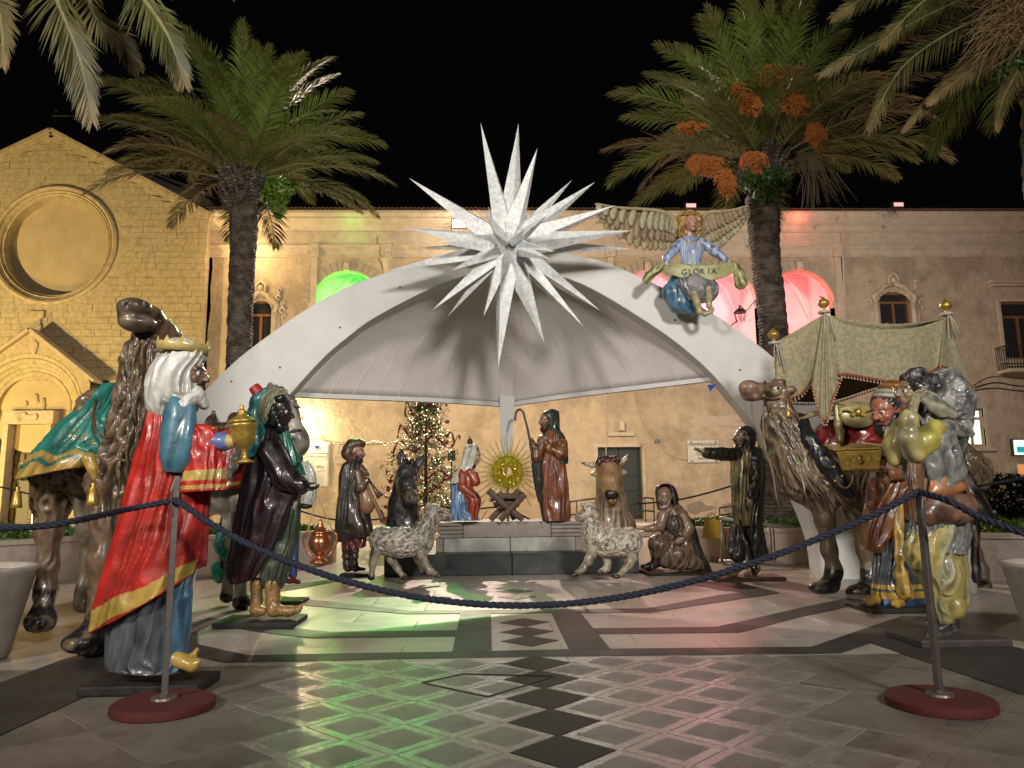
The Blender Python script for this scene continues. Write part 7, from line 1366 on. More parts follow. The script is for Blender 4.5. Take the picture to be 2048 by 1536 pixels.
b = MB(); b.tube([F(1527, 800, -22), F(1526, 860, -34), F(1532, 905, -44), F(1545, 940, -52), F(1552, 990, -50), F(1560, 1020, -46)], .009, 6); b.tube([F(1503, 802, -14), F(1505, 830, -22), F(1515, 862, -30), F(1526, 884, -40), F(1535, 920, -50)], .010, 6); b.mk('rein', mat('pale_rein', (0.20, 0.15, 0.11), 0.5), t, True)
cf = lambda u, th, V, C: np.where(((u > .80) & (u < .95))[:, None], np.array((.40, .27, .08)), C)
sil('red_saddle_cloth', F, [(1650, 842, 1780, 840, 40, 30), (1630, 860, 1840, 855, 68, 40), (1622, 880, 1850, 880, 80, 44), (1620, 905, 1852, 905, 84, 44)], M_paint, t, 150, 50, [(13, 2, .2, True)], 2, (0.22, 0.018, 0.016), cf, 2, 7, caps=False, solid=.012)
sobj('black_collar', chain(F, [(1600, 842, -6, 16), (1618, 880, -40, 15), (1650, 925, -58, 15), (1680, 965, -60, 13), (1700, 990, -50, 11)]), .012, M_paint, t, [(.013, .015, .02)], .04, disp=lambda V: strands(V, (.6, 0, -1), 50, .005))
for q in ((1636, 895, -62), (1652, 916, -76), (1668, 934, -78), (1684, 952, -76), (1670, 962, -76), (1655, 980, -74)):
    b = MB(); b.lathe(F(*q), [(.018, -.004), (.018, .004), (.008, .012), (.001, .013)], 10, axis=(0, -1, 0)); b.mk('stud', M_gold, t, True)
# howdah of gilt wood
t = thing('howdah', 'gilt carved howdah seat with four finial topped poles on the camel', 'howdah', F(1740, 860, 30)); MGP = mat('pale_gilt', (0.30, 0.26, 0.11), 0.42, 0.25, 0.3, namt=.25, nscale=12, bump=.005, bscale=30)
V_, F_ = sculpt([El(F(1716, 828, -40), (.27, .05, .15)), El(F(1716, 836, -40), (.21, .06, .12))], .016, .03); V_ = V_[:]; mk('shield_panel', V_, F_, MGP, t)
for s_ in (-1, 1):
    b = MB(); b.tube([F(1716 + s_ * (4 + 9 * u_ + 8 * math.cos(u_ * 2.4)), 826 + 6 * math.sin(u_ * 2.2), -54) for u_ in np.linspace(0, 3.2, 14)], .012, 6); b.mk('carved_scroll', M_gold, t, True)
b = MB(); b.lathe(F(1716, 824, -54), [(.001, -.05), (.04, -.03), (.045, 0), (.03, .04), (.001, .055)], 12); b.mk('carved_rosette', M_gold, t, True)
b = MB(); 
for q in ([(1668, 806, -40), (1762, 812, -40)], [(1668, 812, -40), (1668, 822, -40)], [(1600, 838, -20), (1640, 826, -36), (1680, 830, -40)], [(1605, 832, 10), (1650, 820, 10), (1700, 822, 10)], [(1700, 812, 90), (1850, 812, 90)]): b.tube([F(*p) for p in q], .022, 7)
b.mk('rail', MGP, t, True)
V_, F_ = sculpt(chain(F, [(1672, 812, -44, 5), (1676, 850, -46, 7), (1680, 880, -46, 6), (1686, 860, -46, 4)]), .012, .03); mk('drop_panel', V_, F_, MGP, t)
poles = {'a': ((1548, 662), (1560, 840), -6), 'b': ((1648, 600), (1652, 830), -46), 'c': ((1893, 604), (1880, 830), -30), 'd': ((1776, 648), (1780, 830), 110)}
for k_, (tp, bt, dd) in poles.items():
    b = MB(); p0, p1 = F(*bt, dd), F(tp[0], tp[1] + 22, dd); b.tube([p0, p1], .016, 8); b.mk('pole', M_gold, t, True)
    b = MB(); c = F(tp[0], tp[1] + 22, dd); k = F.k
    b.lathe(c, [(2 * k, -6 * k), (6 * k, -4 * k), (7 * k, 0), (3.5 * k, 3 * k), (3 * k, 6 * k), (7 * k, 8 * k), (11 * k, 12 * k), (12 * k, 16 * k), (9 * k, 22 * k), (4 * k, 26 * k), (.001, 30 * k)], 14); b.mk('finial', M_gold, t, True)
    V_, F_ = sculpt([El(c + np.array([.05 * math.cos(a), .05 * math.sin(a), -.015]), (.028, .028, .022)) for a in np.linspace(0, 5.6, 8)], .012, .015); mk('white_tie', V_, F_, mat('white_tie', (.45, .43, .37), .7), t)
    b = MB()
    for s_ in (-1, .6, 1.6): b.tube([c + [0, -.03, 0], c + np.array([s_ * .03, -.06, -.12]), c + np.array([s_ * .05 + .01, -.06, -rng.uniform(.25, .42)])], .007, 5)
    b.mk('tie_cord', mat('white_tie'), t, True)
b = MB(); c = F(1648, 604, -46)
for _ in range(22): d = rng.normal(size=3) * .024; b.lathe(c + d + [0, 0, .01], [(.001, -.012), (.013, 0), (.001, .014)], 5, axis=(d[0], d[1], .05))
b.mk('pine_cone', mat('dark_cone', (.04, .025, .012), .5), t)
# brocade canopy cloth
M_broc = mat('brocade', (0.34, 0.30, 0.175), 0.75, nscale=22, namt=.10, color2=(0.25, 0.225, 0.135), c2scale=24, c2lo=.47, c2hi=.53, bump=.002, bscale=90, sheen=.2)
M_fr = mat('rust_fringe', (0.30, 0.09, 0.04), 0.6, namt=.3, nscale=40); M_frb = mat('fringe_bead', (0.42, 0.30, 0.20), 0.5)
t = thing('canopy_cloth', 'pale green brocade canopy with rust bead fringe on four poles', 'canopy cloth', F(1740, 690, 0))
def drape(name, top, bot, folds=6, amp=4, nu=70, nv=30, fr=True, seed=0):
    T_ = smooth_rows(top, nu); B_ = smooth_rows(bot, nu); V = []
    for j in range(nv + 1):
        v_ = j / nv
        for i in range(nu):
            u_ = i / (nu - 1); p = T_[i] * (1 - v_) + B_[i] * v_; w = amp * math.sin(u_ * folds * PI + seed + 1.2 * math.sin(u_ * 5 + v_)) * (.25 + v_) ; V.append(F(p[0], p[1], p[2] + w))
    V = np.array(V); o = mk(name, V, [(j * nu + i, j * nu + i + 1, (j + 1) * nu + i + 1, (j + 1) * nu + i) for j in range(nv) for i in range(nu - 1)], M_broc, t); thick(o, .008)
    if fr:
        e = V[-nu:]; b = MB(); b.tube(list(e), .013, 5); b.mk('fringe_band', M_fr, o); b = MB(); d = np.r_[0, np.cumsum(np.linalg.norm(np.diff(e, axis=0), axis=1))]; n_ = int(d[-1] / .042)
        q = np.stack([np.interp(np.linspace(0, d[-1], n_), d, e[:, k]) for k in range(3)], 1)
        for p in q: b.lathe(p + [0, -.008, -.045], [(.001, -.014), (.013, -.006), (.013, .006), (.001, .016)], 6); b.tube([p, p + [0, -.004, -.03]], .004, 3, False)
        o2 = b.mk('fringe_beads', M_frb, o); o2['kind'] = 'stuff'
    return o
drape('front_panel', [(1652, 630, -48), (1700, 650, -50), (1760, 658, -50), (1830, 655, -44), (1890, 638, -32)], [(1672, 752, -54), (1692, 748, -58), (1740, 756, -58), (1800, 764, -54), (1850, 748, -46), (1882, 730, -40)], 5, 5, seed=1)
drape('gathered_corner', [(1646, 628, -50), (1651, 628, -56), (1656, 630, -50)], [(1624, 770, -50), (1640, 830, -56), (1652, 842, -60), (1664, 800, -58), (1684, 746, -54)], 9, 3, nu=50, seed=2)
drape('side_panel', [(1551, 686, -8), (1580, 672, -14), (1615, 652, -26), (1646, 630, -48)], [(1556, 800, -8), (1582, 796, -10), (1606, 784, -20), (1630, 752, -40), (1642, 748, -50)], 4, 3, seed=3)
drape('right_wing', [(1888, 638, -32), (1894, 634, -32), (1899, 638, -28)], [(1880, 732, -42), (1910, 742, -20), (1938, 768, 0), (1949, 786, 6), (1940, 800, 10), (1915, 800, 20)], 5, 4, nu=50, seed=4)
drape('back_panel', [(1893, 638, -30), (1830, 668, 60), (1776, 672, 110), (1660, 690, 60), (1551, 688, -6)], [(1940, 800, 10), (1870, 800, 70), (1776, 770, 112), (1660, 800, 70), (1556, 800, -6)], 8, 4, seed=5)
A_, B_, C_, D_ = F(1550, 686, -6), F(1648, 628, -48), F(1893, 636, -30), F(1776, 670, 110); V = []
for i in range(21):
    for j in range(21):
        u_, v_ = i / 20, j / 20; p = (A_ * (1 - u_) + D_ * u_) * (1 - v_) + (B_ * (1 - u_) + C_ * u_) * v_; p = p + np.array([0, 0, -.16 * math.sin(PI * u_) * math.sin(PI * v_) - .10 * math.sin(PI * u_)]); V.append(p)
thick(mk('roof_cloth', V, [(i * 21 + j, (i + 1) * 21 + j, (i + 1) * 21 + j + 1, i * 21 + j + 1) for i in range(20) for j in range(20)], M_broc, t), .008)
# --- king with the gold casket
F = Fr(7.75); t = statue('bearded king statue in turban crown and brown cape', 'king statue', F, 1790, 1222, 'king_statue')
board(t, F, 1716, 1856, 1222, .6, .05)
def cfr(u, th, V, C):
    C = wash(V, C, (.03, .035, .045), 6); C[((u > .80) & (u < .835)) | ((u > .85) & (u < .90))] = (.40, .26, .05); C[u > .93] = (0.02, 0.06, 0.16); return C
sil('blue_grey_robe', F, [(1768, 870, 1815, 870, 20, 8), (1758, 930, 1826, 930, 28, 8), (1756, 1000, 1830, 1000, 32, 8), (1754, 1060, 1834, 1060, 34, 8), (1750, 1120, 1840, 1120, 38, 8), (1745, 1175, 1846, 1175, 42, 8), (1748, 1210, 1848, 1210, 42, 8)], M_paint, t, 180, 100, [(9, 3.4, .12, True), (5, 2, .1, False)], 2, (0.055, 0.065, 0.075), cfr, 2, 7)
sil('brown_cape', F, [(1790, 852, 1830, 850, 22, 6), (1776, 880, 1838, 876, 32, 4), (1766, 925, 1842, 925, 38, 2), (1752, 970, 1838, 970, 40, 0), (1730, 1010, 1812, 1015, 38, -6), (1724, 1050, 1790, 1060, 34, -10), (1722, 1080, 1770, 1092, 28, -12), (1728, 1098, 1760, 1106, 18, -12)], M_paint, t, 170, 90, [(7, 3.5, .2, True), (11, 1.5, .3, False)], 3, (0.20, 0.085, 0.03), lambda u, th, V, C: wash(V, C, (.10, .03, .015), 6), 2, 7)
sobj('sleeve', chain(F, [(1800, 890, -20, 18), (1806, 940, -34, 20), (1780, 948, -46, 14)]), .012, M_paint, t, [(0.20, 0.08, 0.035)], .04, disp=lambda V: strands(V, (0, 0, 1), 50, .010, .05))
sobj('hanging_sleeve', chain(F, [(1770, 955, -40, 12), (1752, 980, -42, 14), (1740, 1010, -40, 9)]) + chain(F, [(1812, 940, -30, 16), (1814, 990, -30, 15), (1816, 1030, -26, 10)]), .012, M_paint, t, [(0.17, 0.065, 0.03)], .06, disp=lambda V: strands(V, (0, 0, 1), 60, .010, .05))
sil('gold_sash', F, [(1770, 850, 1796, 846, 8, -24), (1768, 875, 1800, 872, 12, -28), (1774, 905, 1800, 905, 11, -30), (1780, 920, 1796, 920, 7, -30)], M_paint, t, 60, 30, [(5, 1.4, .2, True)], 3, (0.32, 0.24, 0.08), None)
sobj('sash_tail', chain(F, [(1796, 1010, -34, 8), (1798, 1070, -36, 9), (1800, 1112, -38, 11), (1799, 1122, -38, 5), (1803, 1150, -38, 10), (1810, 1182, -38, 13), (1814, 1196, -38, 6)]), .012, M_paint, t, [GOLD], .03, disp=lambda V: strands(V, (0, 0, 1), 60, .010, .03))
for q in ([(1752, 1200, -24, 9), (1740, 1204, -34, 7), (1728, 1200, -40, 3)], [(1800, 1206, -34, 9), (1792, 1208, -46, 8), (1786, 1208, -54, 4)]): sobj('shoe', chain(F, q), .012, M_paint, t, [GOLD], .03)
head(t, F(1772, 824, -10), 80 * F.k, -62, -12, (0.36, 0.13, 0.08), BLK, BLK)
sobj('turban', [El(F(1778, 791, -10), (.16, .17, .075), 0, rotm(-62, 0, 0) @ np.array(Matrix.Rotation(R(6), 3, 'Y'))), El(F(1786, 776, -4), (.145, .15, .085), 1)], .012, M_paint, t, [(0.38, 0.36, 0.29), (0.30, 0.12, 0.03)], .02, disp=lambda V: .006 * np.sin(V[:, 2] * 90 + V[:, 0] * 20), recol=lambda V, C: np.where(((np.abs(V[:, 0] - F(1776, 790, -10)[0] - .015) < .03) & (C[:, 2] > .2))[:, None], np.array((0.12, 0.20, 0.36)), C))
b = MB(); c = F(1790, 786, -8)
for i in range(9):
    a = -2.6 + i * .42; p = c + np.array([.165 * math.cos(a), .165 * math.sin(a), -.01 + .012 * i]); b.tube([p + [0, 0, -.05], p, p + np.array([.01 * math.cos(a), .01 * math.sin(a), .075 if i % 2 else .05])], [.026, .022, .006], 6)
b.mk('crown', M_gold, t, True)
t = thing('gold_casket', 'carved gold casket held out in the turbaned king\'s hands', 'casket', F(1722, 944, -60)); Fv = Fr(F.Y - 60 * F.k); k = Fv.k; c = Fv(1722, 940); Rz = np.array(Matrix.Rotation(R(-28), 3, 'Z'))
def frus(b, w0, d0, w1, d1, z0, z1):
    v = [c + Rz @ np.array([sx * w, sy * d, z]) for w, d, z in ((w0, d0, z0), (w1, d1, z1)) for sx, sy in ((-1, -1), (1, -1), (1, 1), (-1, 1))]; b.add(v, [(3, 2, 1, 0), (4, 5, 6, 7)] + [(i, (i + 1) % 4, 4 + (i + 1) % 4, 4 + i) for i in range(4)])
b = MB(); frus(b, 34 * k, 22 * k, 42 * k, 28 * k, 0, 38 * k); bevel(b.mk('chest', M_gold, t), .008); b = MB(); frus(b, 47 * k, 32 * k, 48 * k, 33 * k, 38.5 * k, 42 * k); bevel(b.mk('rim', M_gold, t), .004); b = MB(); frus(b, 44 * k, 29 * k, 16 * k, 8 * k, 42.5 * k, 52 * k); bevel(b.mk('lid', M_gold, t), .006)
for fs in ((0, -1), (1, 0)):
    nrm = Rz @ np.array([fs[0], fs[1], 0.0]); tng = Rz @ np.array([-fs[1], fs[0], 0.0]); cc = c + nrm * ((25 if fs[1] else 38) * k + .01) + np.array([0, 0, 20 * k]); b = MB()
    for j in (-1, 1): b.tube([cc + tng * j * (13 if fs[1] else 8) * k + (tng * math.cos(a) + np.array([0, 0, 1]) * math.sin(a)) * k * (9 - a * .9) for a in np.linspace(0, 8.5, 24)], .008, 5)
    b.lathe(cc, [(.001, -.05), (.03, -.03), (.035, .02), (.001, .06)], 10)
    b.mk('carved_relief', M_gold, t, True)
tk = [o for o in bpy.data.objects if o.name.startswith('king_statue')][-1]
hand(tk, F(1778, 936, -52), F(1728, 948, -64), .26, (0, 0, 1), .2, -1, (0.40, 0.24, 0.16)); hand(tk, F(1712, 930, -30), F(1690, 948, -62), .20, (.2, 0, 1), .4, -1, (0.40, 0.24, 0.16))
b = MB(); b.tube([F(1690 + 16 * math.cos(a), 950 - 26 * math.sin(a), -66) for a in np.linspace(PI, 2 * PI, 14)], .007, 6); b.mk('cord', mat('straw_cord'), t)
# --- sheep carrier
F = Fr(6.05); t = statue('shepherd statue in yellow breeches and grey fur carrying a lamb on his shoulders', 'shepherd statue', F, 1885, 1285, 'shepherd_statue')
board(t, F, 1805, 1980, 1284, .55, .06, mat('brown_grey_base', (0.06, 0.05, 0.045), .5, namt=.3))
YEL = (0.33, 0.27, 0.085); FUR = (0.17, 0.17, 0.16)
cy = lambda u, th, V, C: wash(V, C, (0.30, 0.29, 0.16), 7, -.1, .6)
sil('yellow_breeches', F, [(1838, 1030, 1925, 1030, 34, 0), (1824, 1065, 1932, 1065, 42, 0), (1808, 1100, 1930, 1100, 46, 0), (1822, 1135, 1932, 1140, 44, 0), (1846, 1170, 1936, 1175, 40, 0), (1856, 1200, 1938, 1205, 36, 2), (1868, 1225, 1924, 1228, 28, 2), (1876, 1244, 1912, 1246, 18, 2)], M_paint, t, 170, 100, [(4, 4.5, .3, False), (9, 3, .5, True)], 3, YEL, cy, 5, 7)
sobj('knee', [ball(F, 1840, 1104, -24, 28, 40, 20), ball(F, 1890, 1150, -28, 26, 36, 18), ball(F, 1900, 1212, -12, 26, 24, 20)], .012, M_paint, t, [YEL], .10, disp=lambda V: vnoise(V, 11) * .012 + strands(V, (.5, 0, 1), 24, .014, .16), recol=lambda V, C: wash(V, C, (0.30, 0.29, 0.16), 7, -.1, .6))
for q in ([(1888, 1240, 0, 16), (1886, 1262, -8, 14), (1868, 1274, -24, 10), (1856, 1276, -30, 6)], [(1902, 1240, 16, 15), (1902, 1262, 10, 13), (1890, 1270, -2, 9)]):
    sobj('shoe', chain(F, q), .012, M_paint, t, [(0.06, 0.06, 0.055)], .03, disp=lambda V: strands(V, (1, 0, .4), 50, .007))
fd = lambda V: strands(V, (.25, 0, -1), 42, .020, .10) + vnoise(V, 18) * .008
fw = lambda V, C: wash(V, C, (0.20, 0.20, 0.20), 20, .15, .7, 2)
sobj('fur_vest', chain(F, [(1852, 850, 0, 40), (1856, 900, 0, 46), (1868, 940, 0, 46), (1876, 965, 0, 42)]) + [ball(F, 1900, 870, 10, 30, 40, 30)], .012, M_paint, t, [FUR], .1, disp=fd, recol=fw)
sil('fur_skirt', F, [(1840, 975, 1912, 975, 34, 0), (1830, 1005, 1924, 1005, 40, 0), (1822, 1040, 1932, 1040, 43, 0), (1816, 1075, 1936, 1078, 42, 0), (1822, 1098, 1930, 1108, 40, 0)], M_paint, t, 170, 50, [(13, 4, .3, True), (21, 2.2, .5, True)], 3, FUR, lambda u, th, V, C: wash(V, C, (0.19, 0.19, 0.19), 24, .1, .6), 5, 12, caps=False, solid=.02)
sil('brown_shirt_tail', F, [(1818, 900, 1846, 900, 14, -34), (1814, 950, 1850, 950, 16, -38), (1820, 1000, 1852, 1000, 16, -38), (1828, 1045, 1846, 1045, 10, -36)], M_paint, t, 70, 50, [(6, 2, .3, True)], 4, (0.14, 0.075, 0.04), None, 2, 8)
sobj('sleeve', chain(F, [(1866, 858, -30, 22), (1850, 880, -40, 23), (1830, 904, -46, 17)], 0) + chain(F, [(1828, 904, -46, 17), (1816, 876, -48, 16), (1818, 840, -48, 15), (1820, 832, -48, 14)], 1), .011, M_paint, t, [(0.38, 0.33, 0.07), (0.36, 0.31, 0.14)], .06, disp=lambda V: vnoise(V, 12) * .010, recol=lambda V, C: wash(V, C, (.33, .34, .25), 8, .2, .9))
sobj('sleeve', chain(F, [(1800, 850, 0, 16), (1784, 890, -4, 16), (1790, 920, -10, 11), (1796, 860, -20, 11)]), .012, M_paint, t, [(0.34, 0.29, 0.10)], .05)
hand(t, F(1824, 832, -50), F(1836, 772, -52), .27, (.4, -.6, .2), .25, 1, (0.37, 0.33, 0.20), 1.3, thumb=1.0)
head(t, F(1826, 788, -10), 78 * F.k, -82, 6, (0.26, 0.20, 0.12), (0.035, 0.028, 0.03), None, hairlong=.1)
sobj('hair_locks', chain(F, [(1812, 757, -10, 12), (1835, 757, -16, 16), (1862, 766, -12, 18)]) + chain(F, [(1836, 770, -30, 14), (1850, 790, -34, 12)]), .011, M_paint, t, [(0.03, 0.026, 0.03)], .05, disp=lambda V: curls(V, 24, .018), recol=lambda V, C: wash(V, C, (.12, .12, .12), 25, .3, .8))
t = thing('lamb_statue', 'grey woolly lamb draped over the shepherd\'s shoulders', 'lamb statue', F(1888, 872, 0))
sobj('fleece', chain(F, [(1858, 780, 10, 26), (1890, 778, 14, 34), (1905, 800, 10, 34), (1918, 838, 4, 24)]) + [ball(F, 1895, 810, -6, 38, 36, 30)], .011, M_paint, t, [(0.15, 0.15, 0.145)], .08, disp=lambda V: curls(V, 20, .020) + strands(V, (.4, 0, -1), 30, .010, .12), recol=lambda V, C: wash(V, C, (.34, .33, .31), 16, 0, .7))
sobj('head', chain(F, [(1912, 835, -6, 20), (1928, 858, -12, 15), (1938, 866, -14, 8)], 0) + chain(F, [(1880, 840, -24, 12), (1896, 852, -24, 14), (1920, 862, -20, 12)], 0) + [ball(F, 1904, 868, -20, 14, 5, 8, 1)], .010, M_paint, t, [(0.17, 0.165, 0.15), (0.09, 0.08, 0.06)], .04, disp=lambda V: strands(V, (1, 0, -.7), 50, .009, .05), recol=lambda V, C: wash(V, C, (.33, .31, .26), 16, 0, .7))
sobj('foreleg', chain(F, [(1900, 826, -36, 14), (1880, 812, -46, 12), (1862, 796, -50, 10), (1846, 786, -52, 9)], 0) + chain(F, [(1848, 800, -50, 6), (1866, 814, -50, 8), (1884, 828, -44, 8)], 0), .011, M_paint, t, [(0.30, 0.28, 0.21)], .03, disp=lambda V: strands(V, (1, 0, -.6), 40, .005, .05)); b = MB(); b.lathe(F(1926, 852, -30), [(.001, -.01), (.011, 0), (.001, .01)], 8, axis=(0, -1, 0)); b.mk('eye', M_black, t, True)
t = thing('wineskin', 'brown leather water skin hanging on the shepherd\'s hip', 'wineskin', F(1900, 1055, -30))
sobj('skin', [ball(F, 1895, 1018, -34, 46, 32, 22), ball(F, 1925, 1012, -30, 24, 24, 18), ball(F, 1862, 1030, -34, 18, 20, 16)], .013, M_paint, t, [(0.13, 0.06, 0.04)], .08, disp=lambda V: vnoise(V, 9) * .014 + strands(V, (1, 0, -.3), 18, .006, .15), recol=lambda V, C: wash(V, C, (.20, .11, .07), 7))
sobj('top_flap', [ball(F, 1890, 968, -38, 32, 22, 10)] + chain(F, [(1864, 985, -38, 9), (1922, 975, -36, 9)]), .012, M_paint, t, [(0.33, 0.13, 0.045)], .04)
for q in ([(1898, 930, -34, 5), (1918, 950, -36, 5), (1930, 975, -34, 4), (1946, 1010, -24, 4)], [(1850, 960, -40, 5), (1846, 1000, -40, 5), (1852, 1040, -38, 4)], [(1900, 905, -30, 3), (1910, 940, -34, 4), (1924, 965, -36, 4)]): sobj('strap', chain(F, q), .010, M_paint, t, [(0.15, 0.08, 0.05)], .02)
# --- dark animal and white post behind
F = Fr(8.2); t = statue('dark glossy animal statue lowering its head behind the water skin', 'animal statue', F, 1915, 1170, 'animal_statue')
sobj('body', chain(F, [(1905, 942, 0, 17), (1925, 962, 0, 20), (1940, 990, -4, 20), (1958, 1018, -8, 17), (1975, 1034, -12, 11), (1984, 1042, -14, 7)]) + [ball(F, 1915, 938, 0, 16, 14, 16), ball(F, 1968, 988, -6, 6, 12, 5), ball(F, 1880, 960, 20, 26, 40, 30)] + chain(F, [(1890, 990, 20, 22), (1912, 1070, 20, 12), (1918, 1160, 20, 9)]) + chain(F, [(1945, 1020, 20, 14), (1950, 1060, 20, 8), (1952, 1160, 20, 8)]), .014, M_paint, t, [(0.02, 0.014, 0.013)], .05, disp=lambda V: strands(V, (.6, 0, -1), 40, .006), recol=lambda V, C: wash(V, C, (.10, .07, .05), 8, .3, .8))
sobj('ear', [ball(F, 1910, 950, -20, 6, 10, 4)], .01, M_paint, t, [(.22, .16, .12)], .02); b = MB(); b.lathe(F(1957, 1002, -24), [(.001, -.015), (.016, 0), (.001, .015)], 10, axis=(0, -1, 0)); b.mk('eye', M_steel, t, True)
b = MB(); b.tube([F(1938, 960, -22), F(1952, 975, -22), F(1968, 992, -20), (F(1986, 1024, -22))], .008, 5); b.lathe(F(1988, 1024, -22), [(.001, -.03), (.03, 0), (.001, .03)], 10); b.mk('halter', M_steel, t, True)
t = thing('white_post', 'white tapering post standing behind the lamb carrier', 'post', (P(1908, 900, 8.9)[0], 8.9, 0)); b = MB(); c = P(1908, 900, 8.9); zt2 = c[2]; b.lathe((c[0], 8.9, 0), [(.10, 0), (.09, .8), (.08, zt2 - .12), (.125, zt2 + .25), (.16, zt2 + .55), (.16, zt2 + .6)], 24); b.mk('shaft', M_white, t, True)
# --- angel with the GLORIA scroll
F = Fr(10.15); k = F.k; t = statue('angel statue with spread wings and pale blue gown sitting on the arch', 'angel statue', F, 1385, 632, 'angel_statue', z=float(F(1385, 632)[2]))
pb = (0.30, 0.36, 0.52)
sil('blue_gown', F, [(1366, 474, 1398, 474, 9, 0), (1354, 484, 1410, 482, 16, 0), (1358, 505, 1406, 505, 16, -2), (1362, 528, 1402, 528, 15, -4), (1360, 550, 1410, 550, 18, -8)], M_paint, t, 110, 50, [(10, 1.2, .1, True)], 2, pb, lambda u, th, V, C: wash(V, C, (.36, .37, .42), 10), 1, 8)
sobj('sleeve', chain(F, [(1362, 486, -2, 10), (1346, 502, -8, 10), (1334, 516, -14, 9), (1331, 528, -16, 5)]), .010, M_paint, t, [pb], .03, disp=lambda V: vnoise(V, 24) * .006); sobj('sleeve', chain(F, [(1404, 486, -2, 10), (1428, 502, -8, 10), (1450, 520, -14, 8)]), .010, M_paint, t, [pb], .03, disp=lambda V: vnoise(V, 24) * .006)
hand(t, F(1332, 520, -16), F(1322, 532, -18), .12, (0, 1, 0), .4, 1, SKINP); hand(t, F(1452, 520, -16), F(1468, 526, -18), .13, (0, 1, 0), .4, 1, SKINP)
head(t, F(1381, 447, -4), 39 * k, 18, -2, (0.42, 0.22, 0.16), None, None, brow=(.15, .08, .04)); GH = (0.33, 0.20, 0.05)
sobj('hair', [ball(F, 1379, 436, 4, 19, 15, 15)] + [ball(F, 1379 + s_ * (17 + rng.uniform(-3, 3)), 432 + 5 * j, 0 + rng.uniform(-6, 4), 6.5, 6, 7) for j in range(9) for s_ in (-1, 1)], .010, M_paint, t, [GH], .03, neg=[ball(F, 1382, 449, -18, 13, 18, 12)], disp=lambda V: curls(V, 34, .016), recol=lambda V, C: wash(V, C, (.16, .08, .02), 30, .1, .6))
b = MB(); b.tube([F(1380 + 18 * math.cos(a), 429 - 3 * math.sin(a) + 2, -16 * math.sin(a)) for a in np.linspace(0, 2 * PI, 24)], .010, 6); b.mk('coronet', M_gold, t, True)
b = MB(); b.tube([F(1366, 476, -12), F(1372, 482, -15), F(1390, 482, -15), F(1398, 476, -12)], .012, 6); b.mk('neckline', M_gold, t, True)
sil('grey_skirt', F, [(1358, 548, 1412, 546, 16, -4), (1352, 562, 1430, 560, 24, -12), (1360, 578, 1436, 576, 26, -16), (1370, 592, 1434, 590, 24, -16), (1378, 604, 1430, 600, 20, -12)], M_paint, t, 120, 50, [(7, 2.2, .2, True), (4, 2, .1, False)], 4, (0.24, 0.22, 0.235), lambda u, th, V, C: wash(V, C, (.13, .15, .18), 8), 2, 8)
sobj('blue_drape', chain(F, [(1352, 566, 2, 18), (1346, 585, 2, 20), (1358, 606, 2, 20), (1384, 616, 2, 13), (1396, 618, 0, 8)]), .012, M_paint, t, [(0.07, 0.17, 0.27)], .06, disp=lambda V: strands(V, (.3, 0, -1), 34, .009, .06))
sobj('leg', chain(F, [(1388, 586, -30, 9), (1394, 606, -28, 7.5), (1399, 622, -26, 6)]) + chain(F, [(1399, 624, -26, 6), (1410, 628, -34, 5), (1424, 624, -38, 3.5)]), .010, M_paint, t, [(0.34, 0.30, 0.17)], .02); sobj('leg', chain(F, [(1416, 578, -34, 8), (1419, 596, -30, 7), (1418, 610, -28, 5.5)]) + chain(F, [(1418, 612, -28, 5.5), (1424, 619, -34, 4.5), (1418, 622, -38, 3)]), .010, M_paint, t, [(0.34, 0.30, 0.17)], .02)
WG = [(0.30, 0.24, 0.13), (0.24, 0.17, 0.10), (0.32, 0.29, 0.18)]; M_wing = mat('wing_paint', rough=0.6, coat=0.0, attr=True, namt=0.35, nscale=30, bump=.006, bscale=50)
